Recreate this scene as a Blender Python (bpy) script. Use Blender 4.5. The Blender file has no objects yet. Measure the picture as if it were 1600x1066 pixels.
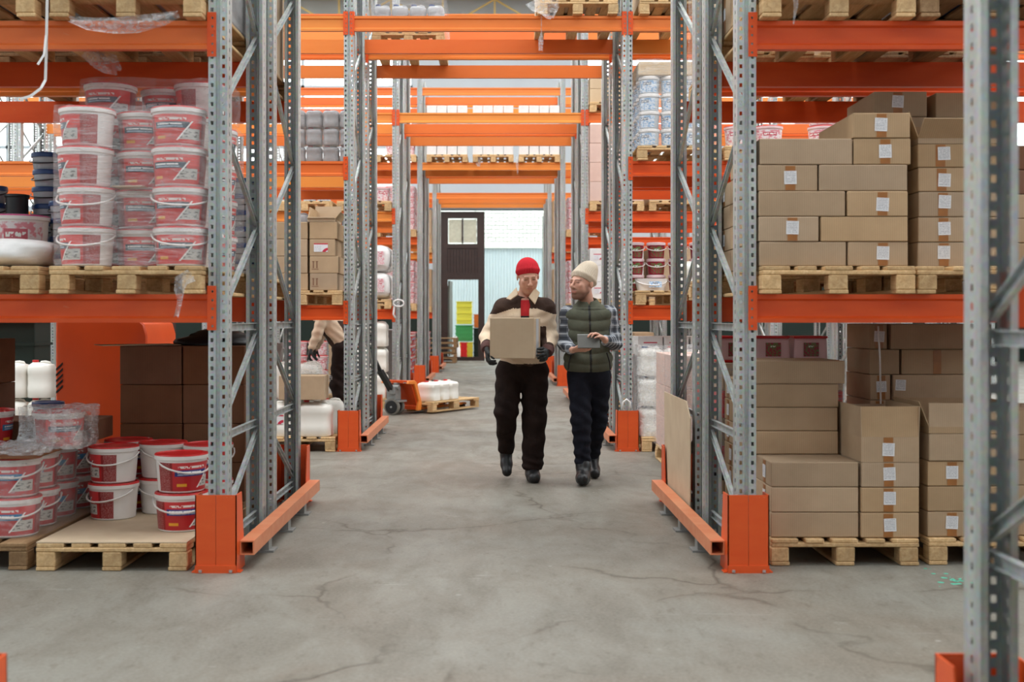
import bpy, bmesh, math, random
import numpy as np
from mathutils import Vector, Matrix, Euler

scene = bpy.context.scene
COL = scene.collection
R = random.Random(11)

# ------------------------------------------------------------------ camera
FPX, CX, CY, CAMZ = 1830.0, 773.0, 496.0, 1.345
cam_data = bpy.data.cameras.new('camera')
cam_data.sensor_width = 36.0
cam_data.lens = FPX / 1600.0 * 36.0
cam_data.shift_x = (800.0 - CX) / 1600.0
cam_data.shift_y = -(533.0 - CY) / 1600.0
cam_data.clip_start = 0.05
cam_data.clip_end = 200.0
cam_data.dof.use_dof = True
cam_data.dof.focus_distance = 9.3
cam_data.dof.aperture_fstop = 2.6
cam = bpy.data.objects.new('camera', cam_data)
COL.objects.link(cam)
cam.location = (0, 0, CAMZ)
cam.rotation_euler = (math.pi / 2, 0, 0)
scene.camera = cam

# ------------------------------------------------------------------ world: even overcast sky
world = bpy.data.worlds.new('overcast_sky')
scene.world = world
world.use_nodes = True
wn = world.node_tree.nodes
wn['Background'].inputs['Color'].default_value = (0.965, 0.99, 1.0, 1)
wn['Background'].inputs['Strength'].default_value = 1.0

# ------------------------------------------------------------------ exposure / view
vs = scene.view_settings
vs.view_transform = 'Standard'
vs.look = 'None'
vs.exposure = 2.45
vs.gamma = 1.0
vs.use_curve_mapping = False
scene.display_settings.display_device = 'sRGB'
try:
    scene.cycles.max_bounces = 7
    scene.cycles.diffuse_bounces = 4
    scene.cycles.glossy_bounces = 3
    scene.cycles.transmission_bounces = 4
    scene.cycles.transparent_max_bounces = 16
    scene.cycles.caustics_reflective = False
    scene.cycles.caustics_refractive = False
    scene.cycles.sample_clamp_indirect = 4.0
except Exception:
    pass

# room measures used by the lights
ROOF_Z = 11.0
X0R, X1R, Y0R, Y1R = -17.0, 17.0, -9.0, 35.6
SKYLIGHTS = [(-3.4, -1.6), (2.9, 6.2), (8.6, 12.0), (14.2, 17.6), (19.9, 23.2), (25.8, 28.2), (31.6, 33.4)]  # unseen roof openings; the first strip is added as front light
END_WINDOWS = [(-16.6, -9.6), (-9.2, -2.5), (2.5, 9.2), (9.6, 16.6)]
SIDE_WIN_Z = (5.6, 9.8)
SIDE_WINDOWS = [(-7.0, -2.0), (1.0, 6.0), (9.0, 14.0), (17.0, 22.0), (25.0, 30.0)]

def portal(loc, rot, sx, sy):
    d = bpy.data.lights.new('skylight_portal', 'AREA')
    d.shape = 'RECTANGLE'
    d.size, d.size_y = sx, sy
    d.cycles.is_portal = True
    o = bpy.data.objects.new('skylight_portal', d)
    COL.objects.link(o)
    o.location = loc
    o.rotation_euler = rot
for a, b in SKYLIGHTS:
    portal((0, (a + b) / 2, ROOF_Z + 0.1), (0, 0, 0), X1R - X0R - 1.0, b - a)

# ------------------------------------------------------------------ helpers
def srgb(r, g, b):
    def f(c):
        c /= 255.0
        return c / 12.92 if c <= 0.04045 else ((c + 0.055) / 1.055) ** 2.4
    return (f(r), f(g), f(b), 1.0)

def at(px, py, Y):
    s = FPX / Y
    return Vector(((px - CX) / s, Y, CAMZ - (py - CY) / s))

def sx(px, Y):
    return (px - CX) * Y / FPX

def sz(py, Y):
    return CAMZ - (py - CY) * Y / FPX

def tag(o, label=None, cat=None, group=None, kind=None):
    if label: o['label'] = label
    if cat: o['category'] = cat
    if group: o['group'] = group
    if kind: o['kind'] = kind
    return o

def thing(name, label, cat, loc=(0, 0, 0), rz=0.0, group=None, kind=None):
    o = bpy.data.objects.new(name, None)
    o.empty_display_size = 0.1
    COL.objects.link(o)
    o.location = loc
    o.rotation_euler = (0, 0, rz)
    return tag(o, label, cat, group, kind)

def put(name, mesh, parent=None, loc=(0, 0, 0), rot=(0, 0, 0), label=None):
    o = bpy.data.objects.new(name, mesh)
    COL.objects.link(o)
    o.parent = parent
    o.location = loc
    o.rotation_euler = rot
    if label: o['label'] = label
    return o

class MB:
    """collects verts and faces, gives one mesh"""
    def __init__(self):
        self.v, self.f, self.m, self.uv = [], [], [], {}
    def add(self, vs, fs, mi=0):
        b = len(self.v)
        self.v.extend([tuple(p) for p in vs])
        for f in fs:
            self.f.append(tuple(b + i for i in f))
            self.m.append(mi)
        return b
    def box(self, c, s, mi=0, rz=0.0, taper=1.0):
        x, y, z = s[0] / 2, s[1] / 2, s[2] / 2
        pts = []
        for dz in (-1, 1):
            k = 1.0 if dz < 0 else taper
            for dx, dy in ((-1, -1), (1, -1), (1, 1), (-1, 1)):
                px, py = dx * x * k, dy * y * k
                if rz:
                    px, py = px * math.cos(rz) - py * math.sin(rz), px * math.sin(rz) + py * math.cos(rz)
                pts.append((c[0] + px, c[1] + py, c[2] + dz * z))
        self.add(pts, [(3, 2, 1, 0), (4, 5, 6, 7), (0, 1, 5, 4), (1, 2, 6, 5), (2, 3, 7, 6), (3, 0, 4, 7)], mi)
    def span(self, a, b, mi=0):
        self.box([(a[i] + b[i]) / 2 for i in range(3)], [abs(b[i] - a[i]) for i in range(3)], mi)
    def bar(self, p, q, w, h, mi=0, up=(0, 0, 1)):
        p, q = Vector(p), Vector(q)
        d = (q - p).normalized()
        u = Vector(up)
        if abs(d.dot(u)) > 0.99: u = Vector((0, 1, 0))
        s = d.cross(u).normalized() * (w / 2)
        t = s.cross(d).normalized() * (h / 2)
        pts = [p - s - t, p + s - t, p + s + t, p - s + t, q - s - t, q + s - t, q + s + t, q - s + t]
        self.add(pts, [(0, 1, 2, 3), (7, 6, 5, 4), (0, 4, 5, 1), (1, 5, 6, 2), (2, 6, 7, 3), (3, 7, 4, 0)], mi)
    def tube(self, path, r, n=6, mi=0, cap=True, closed=False):
        path = [Vector(p) for p in path]
        rr = r if isinstance(r, (list, tuple)) else [r] * len(path)
        b = len(self.v)
        prev = None
        N = len(path)
        for i, p in enumerate(path):
            if closed:
                d = (path[(i + 1) % N] - path[i - 1]).normalized()
            else:
                d = (path[min(i + 1, N - 1)] - path[max(i - 1, 0)]).normalized()
            if prev is None:
                u = Vector((0, 0, 1)) if abs(d.z) < 0.9 else Vector((1, 0, 0))
                u = (u - d * u.dot(d)).normalized()
            else:
                u = (prev - d * prev.dot(d)).normalized()
            prev = u
            w = d.cross(u)
            for k in range(n):
                a = 2 * math.pi * k / n
                self.v.append(tuple(p + (u * math.cos(a) + w * math.sin(a)) * rr[i]))
        m = N if closed else N - 1
        for i in range(m):
            j = (i + 1) % N
            for k in range(n):
                l = (k + 1) % n
                self.f.append((b + i * n + k, b + i * n + l, b + j * n + l, b + j * n + k)); self.m.append(mi)
        if cap and not closed:
            self.f.append(tuple(b + k for k in reversed(range(n)))); self.m.append(mi)
            self.f.append(tuple(b + (N - 1) * n + k for k in range(n))); self.m.append(mi)
    def lathe(self, prof, n=20, c=(0, 0, 0), mi=0, cap_lo=True, cap_hi=True):
        b = len(self.v)
        for r, z in prof:
            for k in range(n):
                a = 2 * math.pi * k / n
                self.v.append((c[0] + r * math.cos(a), c[1] + r * math.sin(a), c[2] + z))
        for i in range(len(prof) - 1):
            for k in range(n):
                l = (k + 1) % n
                self.f.append((b + i * n + k, b + i * n + l, b + (i + 1) * n + l, b + (i + 1) * n + k)); self.m.append(mi)
        if cap_lo:
            self.f.append(tuple(b + k for k in reversed(range(n)))); self.m.append(mi)
        if cap_hi:
            e = b + (len(prof) - 1) * n
            self.f.append(tuple(e + k for k in range(n))); self.m.append(mi)
    def loft(self, rings, mi=0, cap=True):
        b = len(self.v)
        n = len(rings[0])
        for r in rings:
            self.v.extend([tuple(p) for p in r])
        for i in range(len(rings) - 1):
            for k in range(n):
                l = (k + 1) % n
                self.f.append((b + i * n + k, b + i * n + l, b + (i + 1) * n + l, b + (i + 1) * n + k)); self.m.append(mi)
        if cap:
            self.f.append(tuple(b + k for k in reversed(range(n)))); self.m.append(mi)
            e = b + (len(rings) - 1) * n
            self.f.append(tuple(e + k for k in range(n))); self.m.append(mi)
    def plate(self, xs, zs, hole, fn, mi=0):
        """grid of cells xs x zs, cell skipped where hole(i, j); fn(u, v) -> point"""
        b = len(self.v)
        n = len(xs)
        for z in zs:
            for x in xs:
                self.v.append(tuple(fn(x, z)))
        for j in range(len(zs) - 1):
            for i in range(n - 1):
                if hole(i, j): continue
                self.f.append((b + j * n + i, b + j * n + i + 1, b + (j + 1) * n + i + 1, b + (j + 1) * n + i)); self.m.append(mi)
    def mesh(self, name, mats, smooth=False, angle=None, bevel=None, recalc=True):
        me = bpy.data.meshes.new(name)
        me.from_pydata(self.v, [], self.f)
        if not isinstance(mats, (list, tuple)): mats = [mats]
        for mt in mats: me.materials.append(mt)
        if len(mats) > 1:
            me.polygons.foreach_set('material_index', self.m)
        if recalc or bevel:
            bm = bmesh.new()
            bm.from_mesh(me)
            if recalc: bmesh.ops.recalc_face_normals(bm, faces=bm.faces)
            if bevel:
                es = [e for e in bm.edges if len(e.link_faces) == 2 and e.calc_face_angle(0) > 0.6]
                bmesh.ops.bevel(bm, geom=es, offset=bevel[0], segments=bevel[1], affect='EDGES', profile=0.6)
            bm.to_mesh(me)
            bm.free()
        if smooth:
            me.polygons.foreach_set('use_smooth', [True] * len(me.polygons))
            if angle:
                try: me.set_sharp_from_angle(angle=angle)
                except Exception: pass
        me.update()
        return me

# ------------------------------------------------------------------ materials
MATS = {}
class NT:
    """small node-tree writer"""
    def __init__(self, name):
        self.mat = bpy.data.materials.new(name)
        self.mat.use_nodes = True
        self.t = self.mat.node_tree
        self.n = self.t.nodes
        self.l = self.t.links
        self.b = self.n['Principled BSDF']
        self.out = self.n['Material Output']
    def node(self, typ, **kw):
        nd = self.n.new(typ)
        for k, v in kw.items():
            if k.startswith('i_'):
                nd.inputs[k[2:].replace('_', ' ')].default_value = v
            else:
                setattr(nd, k, v)
        return nd
    def link(self, a, b): self.l.new(a, b)
    def setv(self, sock, v):
        if hasattr(v, 'is_output') or isinstance(v, bpy.types.NodeSocket): self.l.new(v, sock)
        else: sock.default_value = v
    def math(self, op, a, b=None, c=None, clamp=False):
        nd = self.n.new('ShaderNodeMath'); nd.operation = op; nd.use_clamp = clamp
        self.setv(nd.inputs[0], a)
        if b is not None: self.setv(nd.inputs[1], b)
        if c is not None: self.setv(nd.inputs[2], c)
        return nd.outputs[0]
    def mix(self, f, a, b, mode='MIX'):
        nd = self.n.new('ShaderNodeMix'); nd.data_type = 'RGBA'; nd.blend_type = mode
        self.setv(nd.inputs[0], f); self.setv(nd.inputs[6], a); self.setv(nd.inputs[7], b)
        return nd.outputs[2]
    def ramp(self, f, stops):
        nd = self.n.new('ShaderNodeValToRGB')
        el = nd.color_ramp.elements
        while len(el) < len(stops): el.new(0.5)
        for e, (p, c) in zip(el, stops):
            e.position = p; e.color = c
        self.l.new(f, nd.inputs[0])
        return nd.outputs[0]
    def obj(self): return self.n.new('ShaderNodeTexCoord').outputs['Object']
    def rnd(self): return self.n.new('ShaderNodeObjectInfo').outputs['Random']
    def uv(self): return self.n.new('ShaderNodeTexCoord').outputs['UV']
    def xyz(self, v):
        nd = self.n.new('ShaderNodeSeparateXYZ'); self.l.new(v, nd.inputs[0]); return nd.outputs
    def mapping(self, v, scale=(1, 1, 1), loc=None):
        nd = self.n.new('ShaderNodeMapping'); nd.inputs['Scale'].default_value = scale
        self.l.new(v, nd.inputs['Vector'])
        if loc is not None: self.setv(nd.inputs['Location'], loc)
        return nd.outputs[0]
    def noise(self, v=None, scale=5, detail=4, rough=0.55, dist=0.0, dim='3D', w=None):
        nd = self.n.new('ShaderNodeTexNoise'); nd.noise_dimensions = dim
        nd.inputs['Scale'].default_value = scale; nd.inputs['Detail'].default_value = detail
        nd.inputs['Roughness'].default_value = rough; nd.inputs['Distortion'].default_value = dist
        if v is not None: self.l.new(v, nd.inputs['Vector'])
        if w is not None: self.setv(nd.inputs['W'], w)
        return nd.outputs['Fac']
    def bump(self, h, strength=0.3, dist=0.01):
        nd = self.n.new('ShaderNodeBump'); nd.inputs['Strength'].default_value = strength; nd.inputs['Distance'].default_value = dist
        self.l.new(h, nd.inputs['Height'])
        self.l.new(nd.outputs[0], self.b.inputs['Normal'])
    def base(self, c): self.setv(self.b.inputs['Base Color'], c)
    def p(self, name, v): self.setv(self.b.inputs[name], v)
    def inside(self, u, a, b):
        return self.math('MULTIPLY', self.math('GREATER_THAN', u, a), self.math('LESS_THAN', u, b))

def mat_plain(name, col, rough=0.5, metal=0.0, vary=0.0, noise=0.0, nscale=8.0, bump=0.0, spec=0.5):
    t = NT(name)
    c = col
    if noise:
        f = t.noise(t.obj(), nscale, 4)
        dark = tuple(x * (1 - noise) for x in col[:3]) + (1,)
        lite = tuple(min(1, x * (1 + noise)) for x in col[:3]) + (1,)
        c = t.ramp(f, [(0.3, dark), (0.7, lite)])
        if bump: t.bump(f, bump, 0.01)
    if vary:
        f = t.math('MULTIPLY_ADD', t.rnd(), 2 * vary, 1 - vary)
        hs = t.n.new('ShaderNodeHueSaturation')
        t.setv(hs.inputs['Color'], c); t.link(f, hs.inputs['Value'])
        c = hs.outputs[0]
    t.base(c)
    t.p('Roughness', rough); t.p('Metallic', metal)
    t.p('Specular IOR Level', spec)
    MATS[name] = t.mat
    return t.mat

def make_concrete():
    t = NT('concrete_floor')
    o = t.obj()
    big = t.noise(o, 0.55, 5, 0.6, 0.6)
    mid = t.noise(t.mapping(o, (1.0, 0.45, 1.0)), 3.2, 6, 0.62, 0.4)
    fine = t.noise(o, 60, 3, 0.6)
    c = t.ramp(big, [(0.32, srgb(142, 127, 111)), (0.46, srgb(152, 146, 134)), (0.66, srgb(162, 161, 152))])
    c = t.mix(t.math('MULTIPLY', t.ramp(mid, [(0.34, (1, 1, 1, 1)), (0.56, (0, 0, 0, 1))]), 0.6), c, srgb(122, 112, 98))
    c = t.mix(t.math('MULTIPLY', t.ramp(mid, [(0.56, (0, 0, 0, 1)), (0.8, (1, 1, 1, 1))]), 0.55), c, srgb(178, 178, 168))
    c = t.mix(0.22, c, t.ramp(fine, [(0.3, srgb(105, 102, 95)), (0.7, srgb(190, 190, 182))]))
    # scuffed paler rubs
    rub = t.noise(t.mapping(o, (0.5, 2.2, 1)), 2.4, 8, 0.7, 1.2)
    c = t.mix(t.math('MULTIPLY', t.ramp(rub, [(0.64, (0, 0, 0, 1)), (0.7, (1, 1, 1, 1))]), 0.35), c, srgb(205, 205, 197))
    # cracks
    wob = t.n.new('ShaderNodeTexNoise'); wob.inputs['Scale'].default_value = 2.6; wob.inputs['Detail'].default_value = 5
    t.link(o, wob.inputs['Vector'])
    add = t.n.new('ShaderNodeMixRGB'); add.blend_type = 'ADD'; add.inputs[0].default_value = 0.42
    t.link(o, add.inputs[1]); t.link(wob.outputs['Color'], add.inputs[2])
    vor = t.n.new('ShaderNodeTexVoronoi'); vor.feature = 'DISTANCE_TO_EDGE'; vor.inputs['Scale'].default_value = 0.62
    t.link(add.outputs[0], vor.inputs['Vector'])
    gate = t.ramp(t.noise(o, 0.9, 3), [(0.45, (0, 0, 0, 1)), (0.56, (1, 1, 1, 1))])
    line = t.ramp(vor.outputs['Distance'], [(0.0, (1, 1, 1, 1)), (0.012, (0, 0, 0, 1))])
    crack = t.math('MULTIPLY', line, gate)
    halo = t.math('MULTIPLY', t.ramp(vor.outputs['Distance'], [(0.0, (1, 1, 1, 1)), (0.07, (0, 0, 0, 1))]), gate)
    c = t.mix(t.math('MULTIPLY', halo, t.math('MULTIPLY', mid, 0.5)), c, srgb(124, 112, 95))
    c = t.mix(t.math('MULTIPLY', crack, 0.6), c, srgb(80, 72, 60))
    grit = t.noise(t.mapping(o, (1, 0.5, 1)), 14, 6, 0.75)
    c = t.mix(t.math('MULTIPLY', t.ramp(grit, [(0.56, (0, 0, 0, 1)), (0.66, (1, 1, 1, 1))]), 0.45), c, srgb(108, 99, 86))
    c = t.mix(t.math('MULTIPLY', t.ramp(grit, [(0.3, (1, 1, 1, 1)), (0.4, (0, 0, 0, 1))]), 0.4), c, srgb(184, 182, 172))
    # pale flecks
    v2 = t.n.new('ShaderNodeTexVoronoi'); v2.inputs['Scale'].default_value = 5.0
    t.link(o, v2.inputs['Vector'])
    fl = t.math('MULTIPLY', t.ramp(v2.outputs['Distance'], [(0.05, (1, 1, 1, 1)), (0.09, (0, 0, 0, 1))]),
                t.ramp(t.noise(o, 1.3, 2), [(0.52, (0, 0, 0, 1)), (0.6, (1, 1, 1, 1))]))
    c = t.mix(t.math('MULTIPLY', fl, 0.55), c, srgb(214, 212, 204))
    c = t.mix(1.0, c, (0.66, 0.655, 0.645, 1), 'MULTIPLY')
    t.base(c)
    t.p('Roughness', t.ramp(mid, [(0.3, (0.62, 0.62, 0.62, 1)), (0.7, (0.45, 0.45, 0.45, 1))]))
    t.p('Specular IOR Level', 0.35)
    h = t.math('SUBTRACT', t.math('MULTIPLY', fine, 0.3), crack)
    t.bump(h, 0.35, 0.006)
    MATS['concrete'] = t.mat

def make_steel():
    t = NT('galvanised_steel')
    o = t.obj()
    v = t.n.new('ShaderNodeTexVoronoi'); v.inputs['Scale'].default_value = 70
    t.link(o, v.inputs['Vector'])
    n = t.noise(t.mapping(o, (1, 1, 0.12)), 14, 5)
    c = t.mix(t.ramp(n, [(0.35, (0, 0, 0, 1)), (0.7, (1, 1, 1, 1))]), srgb(160, 166, 165), srgb(198, 204, 202))
    c = t.mix(0.2, c, v.outputs['Color'], 'SOFT_LIGHT')
    t.base(c); t.p('Metallic', 0.35); t.p('Roughness', 0.42)
    MATS['steel'] = t.mat

def make_orange(name, a, b, scuff=0.5):
    t = NT(name)
    o = t.obj()
    n = t.noise(t.mapping(o, (0.35, 1, 1.6)), 9, 5)
    c = t.ramp(n, [(0.35, a), (0.7, b)])
    sc = t.ramp(t.noise(t.mapping(o, (0.5, 2, 2)), 11, 8, 0.72, 0.8), [(0.66, (0, 0, 0, 1)), (0.69, (1, 1, 1, 1))])
    c = t.mix(t.math('MULTIPLY', sc, scuff), c, srgb(214, 178, 150))
    drk = t.ramp(t.noise(o, 22, 6, 0.7), [(0.68, (0, 0, 0, 1)), (0.73, (1, 1, 1, 1))])
    c = t.mix(t.math('MULTIPLY', drk, scuff * 0.8), c, srgb(95, 52, 34))
    t.base(c); t.p('Roughness', 0.38); t.p('Specular IOR Level', 0.4)
    MATS[name] = t.mat

def make_cardboard(name, ca, cb, vary=0.1):
    t = NT(name)
    o = t.obj()
    x = t.xyz(o)
    n = t.noise(o, 6, 5)
    c = t.ramp(n, [(0.3, ca), (0.7, cb)])
    w = t.n.new('ShaderNodeTexWave'); w.bands_direction = 'DIAGONAL'; w.inputs['Scale'].default_value = 55; w.inputs['Distortion'].default_value = 1.0
    t.link(t.mapping(o, (1, 1, 0.0)), w.inputs['Vector'])
    c = t.mix(0.05, c, w.outputs['Color'], 'OVERLAY')
    hs = t.n.new('ShaderNodeHueSaturation')
    r = t.rnd()
    t.link(t.math('MULTIPLY_ADD', r, 2 * vary, 1 - vary), hs.inputs['Value'])
    t.link(t.math('MULTIPLY_ADD', t.math('FRACT', t.math('MULTIPLY', r, 7.3)), 0.2, 0.88), hs.inputs['Saturation'])
    t.link(c, hs.inputs['Color'])
    t.base(hs.outputs[0]); t.p('Roughness', 0.78); t.p('Specular IOR Level', 0.2)
    t.bump(n, 0.15, 0.004)
    MATS[name] = t.mat

def make_wood(name, ca, cb, vary=0.18):
    t = NT(name)
    o = t.obj()
    loc = t.n.new('ShaderNodeCombineXYZ')
    r = t.rnd()
    t.link(t.math('MULTIPLY', r, 40.0), loc.inputs[0]); t.link(t.math('MULTIPLY', r, 17.0), loc.inputs[2])
    m = t.mapping(o, (16, 1.6, 16), loc.outputs[0])
    n = t.noise(m, 2.2, 6, 0.6, 1.4)
    c = t.ramp(n, [(0.28, ca), (0.55, tuple((ca[i] + cb[i]) / 2 for i in range(3)) + (1,)), (0.75, cb)])
    st = t.noise(o, 7, 4)
    c = t.mix(t.math('MULTIPLY', t.ramp(st, [(0.55, (0, 0, 0, 1)), (0.75, (1, 1, 1, 1))]), 0.4), c, srgb(112, 84, 58))
    hs = t.n.new('ShaderNodeHueSaturation')
    t.link(t.math('MULTIPLY_ADD', r, 2 * vary, 1 - vary), hs.inputs['Value']); t.link(c, hs.inputs['Color'])
    t.base(hs.outputs[0]); t.p('Roughness', 0.75); t.p('Specular IOR Level', 0.25)
    t.bump(n, 0.3, 0.003)
    MATS[name] = t.mat

def make_film(name, alpha=0.34, streak=(1.0, 1.0, 7.0), col=(0.93, 0.93, 0.94, 1), sc=5.0):
    t = NT(name)
    o = t.obj()
    n = t.noise(t.mapping(o, streak), sc, 7, 0.7, 0.9)
    n2 = t.noise(o, 4.0, 3, 0.6, 1.5)
    t.base(col); t.p('Roughness', 0.12); t.p('Specular IOR Level', 1.0)
    a = t.math('MULTIPLY_ADD', t.ramp(n, [(0.35, (0, 0, 0, 1)), (0.75, (1, 1, 1, 1))]), alpha * 1.5, alpha * 0.25)
    a = t.math('ADD', a, t.math('MULTIPLY', t.ramp(n2, [(0.58, (0, 0, 0, 1)), (0.72, (1, 1, 1, 1))]), alpha * 0.6), clamp=True)
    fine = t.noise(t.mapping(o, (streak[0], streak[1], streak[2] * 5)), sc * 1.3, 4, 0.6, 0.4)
    a = t.math('ADD', a, t.math('MULTIPLY', t.ramp(fine, [(0.56, (0, 0, 0, 1)), (0.68, (1, 1, 1, 1))]), alpha * 1.1), clamp=True)  # thin opaque streaks put the film's glints into its alpha
    t.p('Alpha', a)
    h = t.noise(t.mapping(o, (streak[0], streak[1], streak[2] * 0.6)), sc * 1.4, 5, 0.6, 1.5)
    t.bump(h, 0.8, 0.03)
    MATS[name] = t.mat

def uvbox(t, u, v, a, b, c, d):
    return t.math('MULTIPLY', t.inside(u, a, b), t.inside(v, c, d))

def make_bucket_label(name, red, box_col, vary=0.06):
    """printed paper wrap: u runs round the bucket, v up; blocks, a slanted white bar and lines of print"""
    t = NT(name)
    x = t.xyz(t.uv())
    u, v = x[0], x[1]
    c = t.mix(t.math('MULTIPLY', t.math('GREATER_THAN', v, 0.62), 0.35), red, tuple(min(1, k * 1.7 + 0.05) for k in red[:3]) + (1,))
    small = t.noise(t.mapping(t.uv(), (55, 70, 1)), 1.0, 2)
    word = t.noise(t.mapping(t.uv(), (30, 9, 1)), 1.0, 1)
    # darker side panel with rows of small print
    c = t.mix(t.math('GREATER_THAN', t.math('ABSOLUTE', t.math('SUBTRACT', u, 0.5)), 0.31), c, tuple(k * 0.55 for k in red[:3]) + (1,))
    rows = t.math('MULTIPLY', t.math('GREATER_THAN', t.math('ABSOLUTE', t.math('SUBTRACT', u, 0.5)), 0.34),
                  t.math('MULTIPLY', t.math('GREATER_THAN', t.math('SINE', t.math('MULTIPLY', v, 120.0)), 0.1), t.math('GREATER_THAN', small, 0.5)))
    c = t.mix(t.math('MULTIPLY', rows, 0.45), c, srgb(235, 200, 195))
    # headline print
    hl = t.math('MULTIPLY', uvbox(t, u, v, 0.26, 0.60, 0.80, 0.88), t.math('GREATER_THAN', word, 0.45))
    c = t.mix(hl, c, srgb(240, 226, 220))
    # name block
    bl = uvbox(t, u, v, 0.22, 0.64, 0.52, 0.74)
    c = t.mix(bl, c, box_col)
    c = t.mix(t.math('MULTIPLY', uvbox(t, u, v, 0.25, 0.55, 0.635, 0.69), t.math('GREATER_THAN', word, 0.38)), c, srgb(240, 240, 240))
    c = t.mix(t.math('MULTIPLY', uvbox(t, u, v, 0.25, 0.56, 0.56, 0.60), t.math('GREATER_THAN', small, 0.42)), c, srgb(190, 210, 230))
    # slanted white bar with a grey picture to its side
    d = t.math('SUBTRACT', t.math('SUBTRACT', u, 0.46), t.math('MULTIPLY', v, 0.26))
    pic = t.math('MULTIPLY', t.math('GREATER_THAN', d, 0.02), uvbox(t, u, v, 0.4, 0.78, 0.14, 0.52))
    c = t.mix(pic, c, srgb(198, 196, 190))
    c = t.mix(t.math('MULTIPLY', pic, t.ramp(t.noise(t.mapping(t.uv(), (10, 10, 1)), 1.6, 2), [(0.55, (0, 0, 0, 1)), (0.6, (1, 1, 1, 1))])), c, srgb(110, 108, 104))
    c = t.mix(t.math('MULTIPLY', t.inside(d, 0.0, 0.022), t.inside(v, 0.1, 0.78)), c, srgb(244, 240, 236))
    c = t.mix(uvbox(t, u, v, 0.24, 0.36, 0.16, 0.26), c, srgb(226, 160, 40))
    t.base(c); t.p('Roughness', 0.35)
    MATS[name] = t.mat

def make_side_label(name, ground, accent, dark):
    t = NT(name)
    x = t.xyz(t.uv()); u, v = x[0], x[1]
    n = t.noise(t.mapping(t.uv(), (6, 5, 1)), 1.2, 4)
    c = t.mix(t.ramp(n, [(0.48, (0, 0, 0, 1)), (0.56, (1, 1, 1, 1))]), ground, accent)
    c = t.mix(uvbox(t, u, v, 0.3, 0.7, 0.6, 0.85), c, dark)
    word = t.noise(t.mapping(t.uv(), (26, 8, 1)), 1.0, 1)
    c = t.mix(t.math('MULTIPLY', uvbox(t, u, v, 0.33, 0.67, 0.67, 0.78), t.math('GREATER_THAN', word, 0.45)), c, srgb(240, 240, 236))
    t.base(c); t.p('Roughness', 0.4)
    MATS[name] = t.mat

def make_sticker():
    t = NT('printed_sticker')
    x = t.xyz(t.uv()); u, v = x[0], x[1]
    r = t.rnd()
    w = t.noise(t.mapping(t.uv(), (22, 9, 1)), 1.0, 2, dim='4D', w=t.math('MULTIPLY', r, 30.0))
    rows = t.math('GREATER_THAN', t.math('SINE', t.math('MULTIPLY', v, 50.0)), -0.1)
    ink = t.math('MULTIPLY', t.math('MULTIPLY', rows, t.math('GREATER_THAN', w, 0.46)), uvbox(t, u, v, 0.08, 0.92, 0.08, 0.94))
    c = t.mix(t.math('MULTIPLY', ink, 0.6), srgb(226, 226, 228), srgb(120, 124, 134))
    t.base(c); t.p('Roughness', 0.6)
    MATS['sticker'] = t.mat

def make_flash_label():
    """white shipping label with a red swoosh"""
    t = NT('red_swoosh_label')
    x = t.xyz(t.uv()); u, v = x[0], x[1]
    d = t.math('SQRT', t.math('ADD', t.math('POWER', t.math('SUBTRACT', u, 1.02), 2.0), t.math('POWER', t.math('MULTIPLY', t.math('SUBTRACT', v, -0.1), 0.75), 2.0)))
    ring = t.inside(d, 0.2, 0.42)
    c = t.mix(ring, srgb(224, 224, 228), srgb(196, 44, 70))
    c = t.mix(t.math('GREATER_THAN', v, 0.86), c, srgb(196, 44, 70))
    w = t.noise(t.mapping(t.uv(), (24, 10, 1)), 1.0, 2)
    ink = t.math('MULTIPLY', t.math('GREATER_THAN', t.math('SINE', t.math('MULTIPLY', v, 42.0)), 0.0), t.math('GREATER_THAN', w, 0.5))
    c = t.mix(t.math('MULTIPLY', t.math('MULTIPLY', ink, uvbox(t, u, v, 0.06, 0.52, 0.1, 0.7)), 0.5), c, srgb(130, 130, 140))
    t.base(c); t.p('Roughness', 0.5)
    MATS['flash_label'] = t.mat

def make_plaid():
    t = NT('plaid_flannel')
    o = t.obj()
    x = t.xyz(o)
    def band(s, k, ph, w):
        return t.math('GREATER_THAN', t.math('SINE', t.math('MULTIPLY_ADD', s, k, ph)), w)
    hcomb = t.math('ADD', x[0], t.math('MULTIPLY', x[1], 0.8))
    a = band(x[2], 92.0, 0.4, 0.1)
    b = band(hcomb, 92.0, 0.0, 0.1)
    c = t.mix(t.math('MULTIPLY', a, 0.62), srgb(150, 156, 164), srgb(42, 44, 54))
    c = t.mix(t.math('MULTIPLY', b, 0.62), c, srgb(34, 36, 46))
    c = t.mix(t.math('MULTIPLY', band(x[2], 92.0, 3.2, 0.93), 0.7), c, srgb(196, 200, 204))
    c = t.mix(t.math('MULTIPLY', band(hcomb, 92.0, 3.2, 0.93), 0.7), c, srgb(196, 200, 204))
    t.base(c); t.p('Roughness', 0.9); t.p('Specular IOR Level', 0.1)
    MATS['plaid'] = t.mat

def make_knit(name, ca, cb, k=260.0, horiz=False):
    t = NT(name)
    x = t.xyz(t.obj())
    ang = t.math('ARCTAN2', x[1], x[0])
    s = t.math('SINE', t.math('MULTIPLY', ang, 60.0))
    c = t.mix(t.math('MULTIPLY_ADD', s, 0.5, 0.5), ca, cb)
    t.base(c); t.p('Roughness', 0.95); t.p('Specular IOR Level', 0.1)
    t.bump(s, 0.5, 0.003)
    MATS[name] = t.mat

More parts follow.
